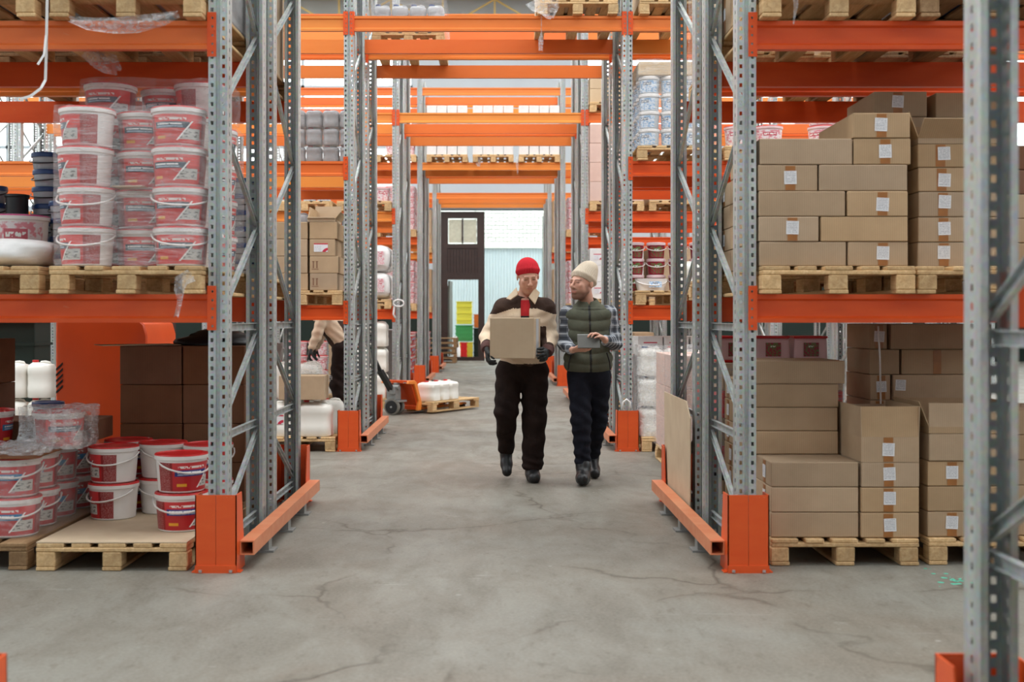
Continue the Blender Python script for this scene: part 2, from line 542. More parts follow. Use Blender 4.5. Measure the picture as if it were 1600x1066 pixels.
def make_cloth(name, ca, cb, sc=9.0, b=0.4):
    t = NT(name)
    o = t.obj()
    n = t.noise(o, sc, 5, 0.6, 0.8)
    t.base(t.ramp(n, [(0.35, ca), (0.68, cb)])); t.p('Roughness', 0.9); t.p('Specular IOR Level', 0.15)
    t.bump(n, b, 0.02)
    MATS[name] = t.mat

make_concrete(); make_steel()
make_orange('orange', srgb(214, 78, 28), srgb(222, 88, 34), 0.25)
make_orange('orange_guard', srgb(218, 82, 34), srgb(224, 92, 40), 0.45)
make_orange('orange_rail', srgb(214, 126, 84), srgb(220, 144, 104), 0.8)
make_cardboard('cardboard', srgb(172, 146, 116), srgb(184, 157, 126), 0.10)
make_cardboard('cardboard_pale', srgb(196, 172, 142), srgb(206, 184, 154), 0.05)
make_cardboard('cardboard_brown_shaded', srgb(120, 82, 60), srgb(132, 92, 68), 0.08)  # darkened cardboard: shade and orange bounce put into the colour
make_cardboard('cardboard_pink', srgb(206, 176, 164), srgb(216, 188, 176), 0.05)
make_wood('pallet_wood', srgb(188, 150, 104), srgb(224, 194, 148))
make_wood('pallet_old', srgb(128, 98, 68), srgb(170, 138, 102))
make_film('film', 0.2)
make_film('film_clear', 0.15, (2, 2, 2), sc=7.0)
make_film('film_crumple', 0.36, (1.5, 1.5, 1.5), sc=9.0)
make_bucket_label('label_red_grey', srgb(206, 46, 38), srgb(52, 70, 84))
make_bucket_label('label_red_blue', srgb(186, 34, 40), srgb(40, 122, 170))
make_bucket_label('label_red_navy', srgb(182, 34, 38), srgb(36, 52, 130))
make_side_label('label_garden', srgb(150, 34, 56), srgb(90, 120, 60), srgb(86, 128, 62))
make_side_label('label_sea', srgb(214, 222, 232), srgb(110, 160, 204), srgb(88, 96, 116))
make_side_label('label_pink', srgb(228, 218, 220), srgb(216, 140, 150), srgb(196, 96, 108))
make_sticker(); make_flash_label(); make_plaid()
make_knit('knit_red', srgb(186, 36, 46), srgb(212, 54, 64))
make_knit('knit_cream', srgb(196, 180, 158), srgb(226, 212, 192))
mat_plain('tape', srgb(154, 100, 50), 0.3, noise=0.12, nscale=20)
mat_plain('white_plastic', srgb(232, 226, 222), 0.38, vary=0.03)
mat_plain('pink_plastic', srgb(226, 196, 198), 0.4, vary=0.06)
mat_plain('red_plastic', srgb(206, 34, 36), 0.32, vary=0.06)
mat_plain('maroon_plastic', srgb(150, 28, 52), 0.36, vary=0.06)
mat_plain('magenta_plastic', srgb(196, 40, 120), 0.36)
mat_plain('blue_plastic', srgb(36, 66, 120), 0.34, vary=0.08)
mat_plain('black_plastic', srgb(26, 26, 28), 0.4)
mat_plain('grey_tub', srgb(186, 190, 194), 0.45, vary=0.06)
mat_plain('grey_jug', srgb(150, 150, 152), 0.38, vary=0.08)
mat_plain('milky_jug', srgb(236, 234, 226), 0.4, vary=0.02)
mat_plain('yellow_plastic', srgb(226, 214, 70), 0.5)
mat_plain('green_plastic', srgb(60, 150, 80), 0.5)
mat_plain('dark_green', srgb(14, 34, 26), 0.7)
mat_plain('orange_plastic', srgb(226, 120, 50), 0.5)
mat_plain('sack_white', srgb(226, 224, 222), 0.6, noise=0.06, nscale=12, bump=0.4)
mat_plain('sack_print', srgb(196, 60, 60), 0.6)
mat_plain('grey_box', srgb(150, 148, 148), 0.6, noise=0.06)
mat_plain('rubber', srgb(30, 30, 30), 0.6, noise=0.2)
mat_plain('tyre', srgb(120, 116, 108), 0.7, noise=0.1)
mat_plain('machine_grey', srgb(150, 152, 150), 0.4, 0.4, noise=0.12, nscale=14)
mat_plain('machine_orange', srgb(214, 78, 26), 0.34, noise=0.06, nscale=3)
mat_plain('jack_orange', srgb(238, 136, 54), 0.36, noise=0.06, nscale=5)
mat_plain('gate_brown', srgb(52, 36, 32), 0.55, noise=0.15, nscale=5)
mat_plain('gate_grey', srgb(112, 116, 108), 0.6, noise=0.12, nscale=4)
mat_plain('white_brick', srgb(232, 234, 224), 0.8, noise=0.05, nscale=6, vary=0.04)
mat_plain('mortar', srgb(196, 198, 188), 0.9)
mat_plain('blue_cladding', srgb(204, 217, 218), 0.5, noise=0.03, nscale=2)
mat_plain('wall_paint', srgb(190, 199, 205), 0.75, noise=0.05, nscale=0.6)
mat_plain('roof_grey', srgb(168, 174, 176), 0.7, noise=0.04, nscale=0.5)
mat_plain('truss_yellow', srgb(206, 178, 110), 0.5)
mat_plain('lintel_steel', srgb(120, 130, 136), 0.5, 0.2)
mat_plain('skin', srgb(222, 174, 152), 0.5, noise=0.04, nscale=30)
mat_plain('skin_hand', srgb(212, 158, 138), 0.5, noise=0.04, nscale=30)
mat_plain('brow', srgb(128, 92, 70), 0.8)
mat_plain('lip', srgb(182, 112, 100), 0.5)
mat_plain('eye_white', srgb(214, 206, 200), 0.3)
mat_plain('eye_dark', srgb(96, 66, 56), 0.3)
mat_plain('stubble', srgb(180, 130, 104), 0.7, noise=0.08, nscale=60)
mat_plain('beard_dark', srgb(140, 100, 82), 0.8, noise=0.12, nscale=80)
make_cloth('jacket_beige', srgb(220, 198, 170), srgb(232, 212, 188), 8, 0.5)
make_cloth('jacket_brown', srgb(58, 44, 38), srgb(72, 56, 48), 8, 0.5)
make_cloth('tee_red', srgb(178, 42, 48), srgb(196, 54, 58), 8, 0.3)
make_cloth('trousers_brown', srgb(34, 25, 23), srgb(46, 35, 31), 7, 0.6)
make_cloth('trousers_navy', srgb(24, 25, 33), srgb(34, 36, 46), 9, 0.6)
make_cloth('vest_green', srgb(88, 90, 77), srgb(102, 104, 90), 7, 0.3)
mat_plain('zip_black', srgb(18, 18, 18), 0.5)
mat_plain('leather_black', srgb(24, 25, 27), 0.42, noise=0.2, nscale=14, bump=0.3)
mat_plain('sole_black', srgb(18, 18, 18), 0.7)
mat_plain('glove_black', srgb(30, 32, 31), 0.7, noise=0.25, nscale=26, bump=0.4)
mat_plain('glove_cuff', srgb(84, 52, 48), 0.9, noise=0.15, nscale=30)
mat_plain('tablet_grey', srgb(82, 81, 76), 0.55, 0.0)
mat_plain('tablet_edge', srgb(196, 198, 196), 0.3, 0.5)
mat_plain('strap_white', srgb(224, 222, 220), 0.5)
mat_plain('bolt_steel', srgb(190, 192, 192), 0.35, 0.7)
mat_plain('glass_dark', srgb(60, 66, 68), 0.15)
mat_plain('glass_dusty', srgb(196, 196, 176), 0.35, noise=0.1, nscale=12)
mat_plain('teal_chalk', srgb(90, 176, 150), 0.9)

def make_face():
    t = NT('face_skin')
    a = t.n.new('ShaderNodeAttribute'); a.attribute_name = 'albedo'
    n = t.noise(t.obj(), 40, 3)
    t.base(t.mix(0.12, a.outputs['Color'], t.ramp(n, [(0.3, srgb(190, 130, 110)), (0.7, srgb(236, 196, 176))])))
    t.p('Roughness', 0.5); t.p('Specular IOR Level', 0.3)
    try:
        t.p('Subsurface Weight', 0.08); t.b.inputs['Subsurface Radius'].default_value = (0.02, 0.008, 0.004)
    except Exception: pass
    MATS['face'] = t.mat
make_face()

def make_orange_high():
    """paler orange with upper-beam light and fade in its colour, varied per beam"""
    t = NT('orange_lit_pale')
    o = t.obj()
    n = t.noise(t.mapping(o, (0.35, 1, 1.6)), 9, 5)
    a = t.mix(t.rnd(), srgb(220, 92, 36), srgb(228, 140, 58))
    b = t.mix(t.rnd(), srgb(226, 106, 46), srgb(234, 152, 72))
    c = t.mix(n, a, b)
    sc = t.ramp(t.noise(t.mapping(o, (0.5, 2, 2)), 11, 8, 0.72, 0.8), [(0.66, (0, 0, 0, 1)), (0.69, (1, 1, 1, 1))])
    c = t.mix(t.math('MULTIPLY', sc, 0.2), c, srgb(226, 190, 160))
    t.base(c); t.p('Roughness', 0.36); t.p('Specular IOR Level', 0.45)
    MATS['orange_lit_pale'] = t.mat
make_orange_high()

# ================================================================== SETTING
def make_glass():
    t = NT('window_glass')
    tr = t.n.new('ShaderNodeBsdfTransparent'); tr.inputs[0].default_value = (0.94, 0.97, 0.97, 1)
    gl = t.n.new('ShaderNodeBsdfGlossy'); gl.inputs['Roughness'].default_value = 0.05
    mx = t.n.new('ShaderNodeMixShader'); mx.inputs[0].default_value = 0.06
    t.link(tr.outputs[0], mx.inputs[1]); t.link(gl.outputs[0], mx.inputs[2]); t.link(mx.outputs[0], t.out.inputs['Surface'])
    MATS['glass'] = t.mat
make_glass()

def setting(name, mb, mats, label, cat, bevel=None, smooth=False):
    o = put(name, mb.mesh(name, mats, bevel=bevel, smooth=smooth))
    return tag(o, label, cat, kind='structure')

def holed(mb, axis, pos, th, a0, a1, z0, z1, holes):
    """wall slab with rectangular openings; axis 'y': wall in the XZ plane at y=pos, 'x': in YZ, 'z': in XY"""
    us = sorted({a0, a1} | {h[0] for h in holes} | {h[1] for h in holes})
    zs = sorted({z0, z1} | {h[2] for h in holes} | {h[3] for h in holes})
    for i in range(len(us) - 1):
        for j in range(len(zs) - 1):
            uc, zc = (us[i] + us[i + 1]) / 2, (zs[j] + zs[j + 1]) / 2
            if any(h[0] < uc < h[1] and h[2] < zc < h[3] for h in holes): continue
            if axis == 'y': mb.span((us[i], pos, zs[j]), (us[i + 1], pos + th, zs[j + 1]))
            elif axis == 'x': mb.span((pos, us[i], zs[j]), (pos + th, us[i + 1], zs[j + 1]))
            else: mb.span((us[i], zs[j], pos), (us[i + 1], zs[j + 1], pos + th))

GATE = (-1.66, 1.92, 0.0, 4.62)
m = MB(); m.span((X0R, Y0R, -0.2), (X1R, 46.0, 0.0))
setting('floor', m, MATS['concrete'], 'worn grey concrete floor with cracks and pale scuffs', 'floor')

m = MB(); holed(m, 'y', Y1R, 0.3, X0R, X1R, 0, ROOF_Z, [GATE] + [(a, b, 4.7, 10.2) for a, b in END_WINDOWS])
setting('wall_end', m, MATS['wall_paint'], 'pale blue-grey end wall around the tall gateway', 'wall')
m = MB(); holed(m, 'x', X0R - 0.3, 0.3, Y0R, Y1R, 0, ROOF_Z, [(a, b) + SIDE_WIN_Z for a, b in SIDE_WINDOWS])
setting('wall_left', m, MATS['wall_paint'], 'pale side wall with high windows beyond the paint buckets', 'wall')
m = MB(); holed(m, 'x', X1R, 0.3, Y0R, Y1R, 0, ROOF_Z, [(a, b) + SIDE_WIN_Z for a, b in SIDE_WINDOWS])
setting('wall_right', m, MATS['wall_paint'], 'pale side wall with high windows beyond the carton stacks', 'wall')
m = MB(); m.span((X0R, Y0R - 0.3, 0), (X1R, Y0R, ROOF_Z))
setting('wall_back', m, MATS['wall_paint'], 'pale plain wall closing the hall behind the viewer', 'wall')
m = MB(); holed(m, 'z', ROOF_Z, 0.2, X0R, X1R, Y0R, Y1R, [(X0R + 0.5, X1R - 0.5, a, b) for a, b in SKYLIGHTS])
setting('ceiling', m, MATS['roof_grey'], 'grey roof deck with long rooflight strips', 'ceiling')

m = MB()  # dark bands added low on the walls to stand for shade
m.span((X0R, Y0R, 0), (X0R + 0.03, Y1R, 2.4)); setting('trim_2', m, MATS['dark_green'], 'added dark green band standing for shade along the side wall beyond the buckets', 'dark band')
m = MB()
m.span((X1R - 0.03, Y0R, 0), (X1R, Y1R, 2.4)); setting('trim_3', m, MATS['dark_green'], 'added dark green band standing for shade along the side wall beyond the cartons', 'dark band')
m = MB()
m.span((X0R + 0.03, Y1R - 0.03, 0), (GATE[0] - 0.02, Y1R, 2.4)); setting('trim_4', m, MATS['dark_green'], 'added dark green band standing for shade on the end wall beside the brown gate', 'dark band')
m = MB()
m.span((GATE[1] + 0.02, Y1R - 0.03, 0), (X1R - 0.03, Y1R, 2.4)); setting('trim_5', m, MATS['dark_green'], 'added dark green band standing for shade on the end wall beside the open gate leaf', 'dark band')
wi = 0
for (a, b) in END_WINDOWS:
    wi += 1
    m = MB()
    for k in range(5):
        x = a + (b - a) * k / 4
        m.box((x, Y1R + 0.12, 7.45), (0.09, 0.1, 5.5))
    for k in range(4):
        m.box(((a + b) / 2, Y1R + 0.12, 4.7 + 5.5 * k / 3), (b - a, 0.1, 0.09))
    w = setting('window_%d' % wi, m, MATS['wall_paint'], ['tall end-wall window in the corner past the paint buckets', 'tall end-wall window between the corner and the brown gate leaf', 'tall end-wall window beside the open grey gate leaf', 'tall end-wall window in the corner past the cartons'][wi - 1], 'window')
    m = MB()
    m.box(((a + b) / 2, Y1R + 0.14, 7.45), (b - a, 0.01, 5.5))
    put('pane', m.mesh('pane', MATS['glass']), w)
for side, X in (('bucket', X0R - 0.12), ('carton', X1R + 0.12)):
    for q, (a, b) in enumerate(SIDE_WINDOWS):
        if b < 9: continue
        wi += 1
        m = MB()
        zc, zh = sum(SIDE_WIN_Z) / 2, SIDE_WIN_Z[1] - SIDE_WIN_Z[0]
        for k in range(5):
            m.box((X, a + (b - a) * k / 4, zc), (0.1, 0.09, zh))
        for k in range(4):
            m.box((X, (a + b) / 2, SIDE_WIN_Z[0] + zh * k / 3), (0.1, b - a, 0.09))
        w = setting('window_%d' % wi, m, MATS['wall_paint'], 'high side-wall window on the %s side of the hall, opposite the %s rack row' % (side, {2: 'second', 3: 'third', 4: 'fifth'}[q]), 'window')
        m = MB(); m.box((X, (a + b) / 2, zc), (0.01, b - a, zh))
        put('pane', m.mesh('pane', MATS['glass']), w)

# roof trusses, yellow
for q, y in enumerate((12.9, 18.5, 24.1, 29.6, 35.0)):
    tr = thing('roof_truss', 'yellow steel roof truss, %s from the viewer' % ['first', 'second', 'third', 'fourth', 'last'][q], 'truss', (0, y, 9.9), kind='structure')
    m = MB()
    m.box((0, 0, 0), (33.9, 0.1, 0.1)); put('bottom_chord', m.mesh('bottom_chord', MATS['truss_yellow']), tr)
    m = MB(); m.box((0, 0, 1.0), (33.9, 0.1, 0.1)); put('top_chord', m.mesh('top_chord', MATS['truss_yellow']), tr)
    m = MB()
    for k in range(-10, 11):
        m.box((k * 1.55, 0, 0.5), (0.06, 0.06, 1.0))
        if k < 10:
            s = 1 if k % 2 else -1
            m.bar((k * 1.55, 0, 0.5 - s * 0.45), (k * 1.55 + 1.55, 0, 0.5 + s * 0.45), 0.05, 0.05)
    put('lattice', m.mesh('lattice', MATS['truss_yellow']), tr)

# lintel over the gateway
m = MB(); m.span((GATE[0] - 0.4, Y1R - 0.12, GATE[3]), (GATE[1] + 0.4, Y1R + 0.31, GATE[3] + 0.14)); m.span((GATE[0] - 0.4, Y1R - 0.2, GATE[3] + 0.14), (GATE[1] + 0.4, Y1R + 0.31, GATE[3] + 0.17))
setting('trim_1', m, MATS['lintel_steel'], 'grey steel lintel over the gateway', 'lintel')

# brown gate leaf with wicket opening and two dusty panes
gl = thing('door_1', 'dark brown boarded gate leaf with two dusty panes and an open wicket', 'gate', (0, Y1R + 0.05, 0), kind='structure')
LX0, LX1, LZ1 = -1.66, -0.31, 4.56
WK = (-1.43, -0.50, 0.14, 2.49)          # wicket opening
PN = ((-1.40, -1.00), (-0.95, -0.56)); PZ = (3.62, 4.32)
m = MB()
holes = [WK, (-1.42, -0.54, 3.58, 4.36), (-1.44, -0.52, 2.72, 3.45)]
holed(m, 'y', 0.0, 0.06, LX0, LX1, 0.02, LZ1, holes)
put('leaf_frame', m.mesh('leaf_frame', MATS['gate_brown']), gl)
nb = 10
for k in range(nb):
    w = (1.44 - 0.52) / nb
    m = MB(); m.box((-1.44 + w * (k + 0.5), 0.035, 3.085), (w - 0.012, 0.03, 0.73))
    put('plank', m.mesh('plank', MATS['gate_brown']), gl)
m = MB(); m.span((-1.44, 0.052, 2.72), (-0.52, 0.06, 3.45)); put('plank_backing', m.mesh('plank_backing', MATS['gate_brown']), gl)
m = MB(); m.box((-0.98, 0.03, 3.97), (0.05, 0.06, 0.76)); put('glazing_bar', m.mesh('glazing_bar', MATS['gate_brown']), gl)
for a, b in PN:
    m = MB(); m.span((a, 0.025, PZ[0]), (b, 0.035, PZ[1])); put('pane', m.mesh('pane', MATS['glass_dusty']), gl)
m = MB(); m.box((0, 0, 1.17), (0.05, 0.9, 2.3), 0); m.box((-0.03, 0, 1.17), (0.03, 0.7, 2.0), 0)
put('wicket_door', m.mesh('wicket_door', MATS['gate_grey']), gl, (WK[0] + 0.06, 0.55, WK[2]), (0, 0, -0.06))
# open grey leaf, folded outwards
g2 = thing('door_2', 'grey-green gate leaf folded open with a small window', 'gate', (1.93, Y1R + 0.1, 0), kind='structure')
m = MB(); holed(m, 'x', -0.06, 0.06, 0.06, 1.5, 0.03, 4.54, [(0.25, 1.3, 3.3, 4.2)])
put('leaf_frame', m.mesh('leaf_frame', MATS['gate_grey']), g2)
m = MB(); m.box((-0.03, 0.775, 3.75), (0.02, 1.05, 0.9)); put('pane', m.mesh('pane', MATS['glass_dark']), g2)
m = MB(); m.box((-0.03, 0.775, 3.75), (0.05, 0.06, 0.9)); put('glazing_bar', m.mesh('glazing_bar', MATS['gate_grey']), g2)
g2.rotation_euler = (0, 0, math.radians(14))

# yard wall beyond the gateway: white bricks above blue ribbed cladding
YW = 41.0
bw = thing('wall_yard', 'white painted brick wall above pale blue ribbed cladding beyond the gateway', 'wall', (0, YW, 0), kind='structure')
m = MB(); m.span((-6, 0.06, 0), (6, 0.36, 6.6)); put('backing', m.mesh('backing', MATS['mortar']), bw)
BZ0 = 3.86
mb_ = MB(); mb_.box((0, 0, 0), (0.262, 0.1, 0.128)); brick_mesh = mb_.mesh('brick', MATS['white_brick'], bevel=(0.008, 1))
for r in range(15):
    for k in range(-7, 9):
        x = k * 0.275 + (0.137 if r % 2 else 0) + 0.3
        if x < -0.55 or x > 2.6: continue
        put('brick', brick_mesh, bw, (x, 0.045 + R.uniform(-0.006, 0.006), BZ0 + 0.07 + r * 0.14))
m = MB(); m.span((-6, 0.0, BZ0), (-0.7, 0.08, 6.6)); m.span((2.9, 0.0, BZ0), (6, 0.08, 6.6)); put('render_coat', m.mesh('render_coat', MATS['white_brick']), bw)
m = MB(); m.span((-6, -0.1, BZ0 - 0.1), (6, 0.08, BZ0)); put('ledge', m.mesh('ledge', MATS['white_brick']), bw)
def ribbed(w, h):
    mb = MB()
    n = int(w / 0.1)
    pts = []
    for k in range(n):
        x = -w / 2 + w * k / n
        q = w / n
        pts += [(x, 0.0), (x + q * 0.55, 0.0), (x + q * 0.65, -0.03), (x + q * 0.9, -0.03)]
    pts.append((w / 2, 0.0))
    b = [(p[0], p[1], 0) for p in pts] + [(p[0], p[1], h) for p in pts]
    N = len(pts)
    mb.add(b, [(i, i + 1, N + i + 1, N + i) for i in range(N - 1)])
    return mb.mesh('cladding_panel', MATS['blue_cladding'])
cl = ribbed(1.0, BZ0 - 0.1)
for k in range(-6, 6):
    put('cladding_panel', cl, bw, (k + 0.5, 0.0, 0.0))
# yard things seen through the wicket
def crate(name, label, loc, size, mat, cat='crate'):
    t = thing(name, label, cat, loc)
    w, d, h = size
    m = MB(); m.box((0, 0, h / 2), (w, d, h))
    put('body', m.mesh('body', mat, bevel=(0.02, 2)), t)
    for k in range(3):
        m = MB(); m.box((0, 0, h * (0.2 + 0.3 * k)), (w + 0.03, d + 0.03, 0.03))
        put('rib', m.mesh('rib', mat), t)
    m = MB(); m.box((0, 0, h + 0.012), (w + 0.04, d + 0.04, 0.03)); put('rim', m.mesh('rim', mat), t)
    return t
YB = 38.5
crate('plastic_crate', 'yellow plastic crate on top, seen through the wicket', (-1.0, YB, 1.12), (0.5, 0.4, 0.72), MATS['yellow_plastic'])
crate('plastic_crate', 'green plastic crate standing under the yellow one', (-1.0, YB, 0.56), (0.55, 0.45, 0.5), MATS['green_plastic'])
crate('plastic_crate', 'yellow plastic crate at the bottom of the stack beyond the wicket', (-1.0, YB, 0.0), (0.55, 0.45, 0.5), MATS['yellow_plastic'])
crate('plastic_crate', 'orange plastic crate beside the yellow one beyond the wicket', (-0.52, YB + 0.2, 1.0), (0.32, 0.4, 0.42), MATS['orange_plastic'])
crate('plastic_crate', 'dark green crate under the orange one beyond the wicket', (-0.52, YB + 0.2, 0.0), (0.34, 0.42, 0.96), MATS['dark_green'])
crate('plastic_crate', 'small red crate on the ground beyond the wicket', (-1.0, YB - 0.55, 0.0), (0.2, 0.3, 0.5), MATS['red_plastic'])
m = MB(); m.lathe([(0.12, 0), (0.17, 0.05), (0.18, 0.3), (0.13, 0.55), (0.05, 0.66), (0.07, 0.74)], 12)
tag(put('white_sack', m.mesh('white_sack', MATS['sack_white'], smooth=True), None, (-1.28, YB - 0.9, 0)), 'tied white sack standing just beyond the wicket', 'sack')
crate('plastic_crate', 'bright green crate outdoors next to the brown gate leaf', (0.06, YB, 0.9), (0.4, 0.4, 0.5), MATS['green_plastic'])
crate('plastic_crate', 'black crate under the bright green one outdoors', (0.06, YB, 0.0), (0.42, 0.42, 0.86), MATS['black_plastic'])

# ================================================================== RACKS
PITCH, ROWP, YF1 = 2.8, 5.57, 6.2
XA = -1.466
def YF(k): return YF1 + ROWP * (k - 1)
PW, PD = 0.10, 0.11                 # upright face width and depth
FY = [PD / 2, 1.05 - PD / 2, 1.30 + PD / 2, 2.36 - PD / 2]   # post centres from the row's front
LV = [1.467, 2.915, 4.375, 5.84]
BH = 0.15

def post_mesh(H):
    m = MB()
    hx = [-PW / 2, -0.0385, -0.0235, -0.012]
    n = int(H / 0.05)
    zs = [0.0]
    for k in range(n):
        zs += [k * 0.05 + 0.014, k * 0.05 + 0.035]
    zs.append(H)
    hole = lambda i, j: i == 1 and j % 2 == 1
    for s in (-1, 1):
        m.plate(hx, zs, hole, lambda u, v, s=s: (s * u, -PD / 2, v))
        m.plate([-PD / 2, -0.008, 0.005, PD / 2], zs, hole, lambda u, v, s=s: (s * PW / 2, u, v))
        m.add([(s * PW / 2, PD / 2, 0), (s * 0.03, PD / 2, 0), (s * 0.03, PD / 2, H), (s * PW / 2, PD / 2, H)], [(0, 1, 2, 3)])
        m.add([(s * 0.03, PD / 2, 0), (s * 0.03, PD / 2 - 0.014, 0), (s * 0.03, PD / 2 - 0.014, H), (s * 0.03, PD / 2, H)], [(0, 1, 2, 3)])
        m.add([(s * 0.012, -PD / 2, 0), (s * 0.007, -PD / 2 + 0.01, 0), (s * 0.007, -PD / 2 + 0.01, H), (s * 0.012, -PD / 2, H)], [(0, 1, 2, 3)])
    m.add([(-0.007, -PD / 2 + 0.01, 0), (0.007, -PD / 2 + 0.01, 0), (0.007, -PD / 2 + 0.01, H), (-0.007, -PD / 2 + 0.01, H)], [(0, 1, 2, 3)])
    return m.mesh('upright_post', MATS['steel'], recalc=False)
POST_H = 6.15
POST = post_mesh(POST_H)

def channel(mb, p, q, w=0.042, d=0.02, side=1):
    """C-section brace from p to q; open side looks along +-x"""
    p, q = Vector(p), Vector(q)
    dr = (q - p).normalized()
    nx = Vector((1, 0, 0))
    t = dr.cross(nx).normalized() * (w / 2)
    x0, x1 = nx * (-d / 2 * side), nx * (d / 2 * side)
    prof = [t + x1, t + x0, -t + x0, -t + x1]
    b = [p + k for k in prof] + [q + k for k in prof]
    th = 0.004
    prof2 = [t * (1 - th / (w / 2)) + x1, t * (1 - th / (w / 2)) + x0 * 0.7, -t * (1 - th / (w / 2)) + x0 * 0.7, -t * (1 - th / (w / 2)) + x1]
    b2 = [p + k for k in prof2] + [q + k for k in prof2]
    mb.add(b, [(0, 1, 5, 4), (1, 2, 6, 5), (2, 3, 7, 6)])
    mb.add(b2, [(4, 5, 1, 0), (5, 6, 2, 1), (6, 7, 3, 2)])
    mb.add([b[0], b2[0], b2[4], b[4]], [(0, 1, 2, 3)])
    mb.add([b[3], b2[3], b2[7], b[7]], [(3, 2, 1, 0)])

# brace list in the frame's own plane: (y-end 0 front /1 rear, z)
HBR = [0.14, 0.70, 1.29]
DBR = [((0, 0.20), (1, 0.64)), ((0, 0.76), (1, 1.24)), ((0, 1.35), (1, 1.88)), ((1, 1.92), (0, 2.42)), ((0, 2.46), (1, 3.05)),
       ((1, 3.09), (0, 3.62)), ((0, 3.66), (1, 4.2)), ((1, 4.24), (0, 4.78)), ((0, 4.82), (1, 5.36)), ((1, 5.4), (0, 5.95))]
FD = FY[1] - FY[0]
def brace_mesh(p, q, side):
    mb = MB(); channel(mb, (0, p[0] * FD, p[1]), (0, q[0] * FD, q[1]), side=side)
    return mb.mesh('diagonal_brace', MATS['steel'], recalc=False)
H_MESH = {}
for sd in (-1, 1):
    H_MESH[sd] = brace_mesh((0, 0.0), (1, 0.0), sd)
D_MESH = {}
for flip in (0, 1):
    for sd in (-1, 1):
        D_MESH[flip, sd] = [brace_mesh(((1 - p[0]) if flip else p[0], p[1]), ((1 - q[0]) if flip else q[0], q[1]), sd) for p, q in DBR]
ALLBR = {}
for flip in (0, 1):
    mb = MB()
    for z in HBR: channel(mb, (0, 0, z), (0, FD, z))
    for p, q in DBR:
        channel(mb, (0, ((1 - p[0]) if flip else p[0]) * FD, p[1]), (0, ((1 - q[0]) if flip else q[0]) * FD, q[1]))
    ALLBR[flip] = mb.mesh('bracing', MATS['steel'], recalc=False)
mb = MB(); mb.box((0, 0, 0.004), (0.15, 0.14, 0.008)); mb.lathe([(0.012, 0), (0.012, 0.02)], 6, (0.06, 0.05, 0.006)); mb.lathe([(0.012, 0), (0.012, 0.02)], 6, (-0.06, -0.05, 0.006))
FOOT = mb.mesh('base_plate', MATS['steel'])

def beam_mesh(L):
    """stepped box beam, x along, front at y=0, top at z=0"""
    prof = [(0.0, 0.0), (0.0, -0.024), (0.014, -0.034), (0.014, -BH + 0.034), (0.0, -BH + 0.022), (0.0, -BH), (0.05, -BH), (0.05, 0.0)]
    mb = MB()
    mb.loft([[(x, p[0], p[1]) for p in prof] for x in (-L / 2, L / 2)])
    return mb.mesh('load_beam', MATS['orange'])
BEAM = beam_mesh(PITCH - PW)
BEAM_PALE = BEAM.copy(); BEAM_PALE.materials[0] = MATS['orange_lit_pale']
def connector_mesh():
    """L-shaped end bracket that laps the post face, slotted; x=0 at the post edge, laps towards -x"""
    mb = MB()
    xs = [-0.042, -0.028, -0.018, 0.0]
    zs = [-0.19]
    for k in range(5):
        zs += [-0.175 + k * 0.046, -0.163 + k * 0.046]
    zs.append(0.045)
    mb.plate(xs, zs, lambda i, j: i == 1 and j % 2 == 1, lambda u, v: (u, -0.006, v))
    mb.span((-0.0425, -0.006, -0.19), (-0.041, 0.0, 0.045))
    mb.span((0.0, -0.007, -0.19), (0.005, 0.05, 0.045))
    mb.box((-0.035, -0.008, -0.05), (0.008, 0.006, 0.008))
    return mb.mesh('beam_connector', MATS['orange'])
CONN = connector_mesh()

def upright(parent, x, y0, flip, near, sd):
    """one upright frame: two posts and braces; y0 = front post centre"""
    put('upright_post', POST, parent, (x, y0, 0))
    put('upright_post', POST, parent, (x, y0 + FD, 0), (0, 0, math.pi))
    if near:
        for z in HBR: put('horizontal_brace', H_MESH[sd], parent, (x, y0, z))
        for me in D_MESH[flip, sd]: put('diagonal_brace', me, parent, (x, y0, 0))
        put('base_plate', FOOT, parent, (x, y0, 0)); put('base_plate', FOOT, parent, (x, y0 + FD, 0))
    else:
        put('bracing', ALLBR[flip], parent, (x, y0, 0))

def beam(parent, xc, y, z, facing, conn, old=False):
    """facing -1: face towards the viewer; +1 away"""
    o = put('load_beam', BEAM_PALE if old else BEAM, parent, (xc, y, z), (0, 0, 0 if facing < 0 else math.pi))
    if conn:
        for s in conn:
            c = put('beam_connector', CONN, o, (s * (PITCH - PW) / 2, 0, 0))
            c.scale = (-s, 1, 1) if facing < 0 else (-s, 1, 1)
            c.location = (s * (PITCH - PW) / 2, 0, 0)
    return o

def XP(j): return XA + PITCH * j        # j = 0 and 1 flank the passage
ORD = ['near', 'first', 'second', 'third', 'fourth', 'fifth']
def rack(label, yf, half, posts, bays, near_j=(0, 1), conns=True):
    t = thing('pallet_rack', label, 'pallet rack', (0, yf, 0), group='orange and grey pallet racks')
    ya, yb = FY[2 * half], FY[2 * half + 1]
    for j in posts:
        upright(t, XP(j), ya, half, j in near_j, 1 if j <= 0 else -1)
    for (j, lv) in bays:
        xc = XP(j) + PITCH / 2
        cn = []
        if conns:
            if j + 1 in near_j: cn.append(1)
            if j in near_j: cn.append(-1)
        old = lv >= 2 or (lv == 1 and (yf > 10 or j < 0) and j <= 0)  # upper beams take the paler orange that carries their light
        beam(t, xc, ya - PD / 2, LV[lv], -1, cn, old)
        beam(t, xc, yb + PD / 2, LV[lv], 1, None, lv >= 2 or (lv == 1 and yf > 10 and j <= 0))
    return t
HALF = ['front half', 'rear half']
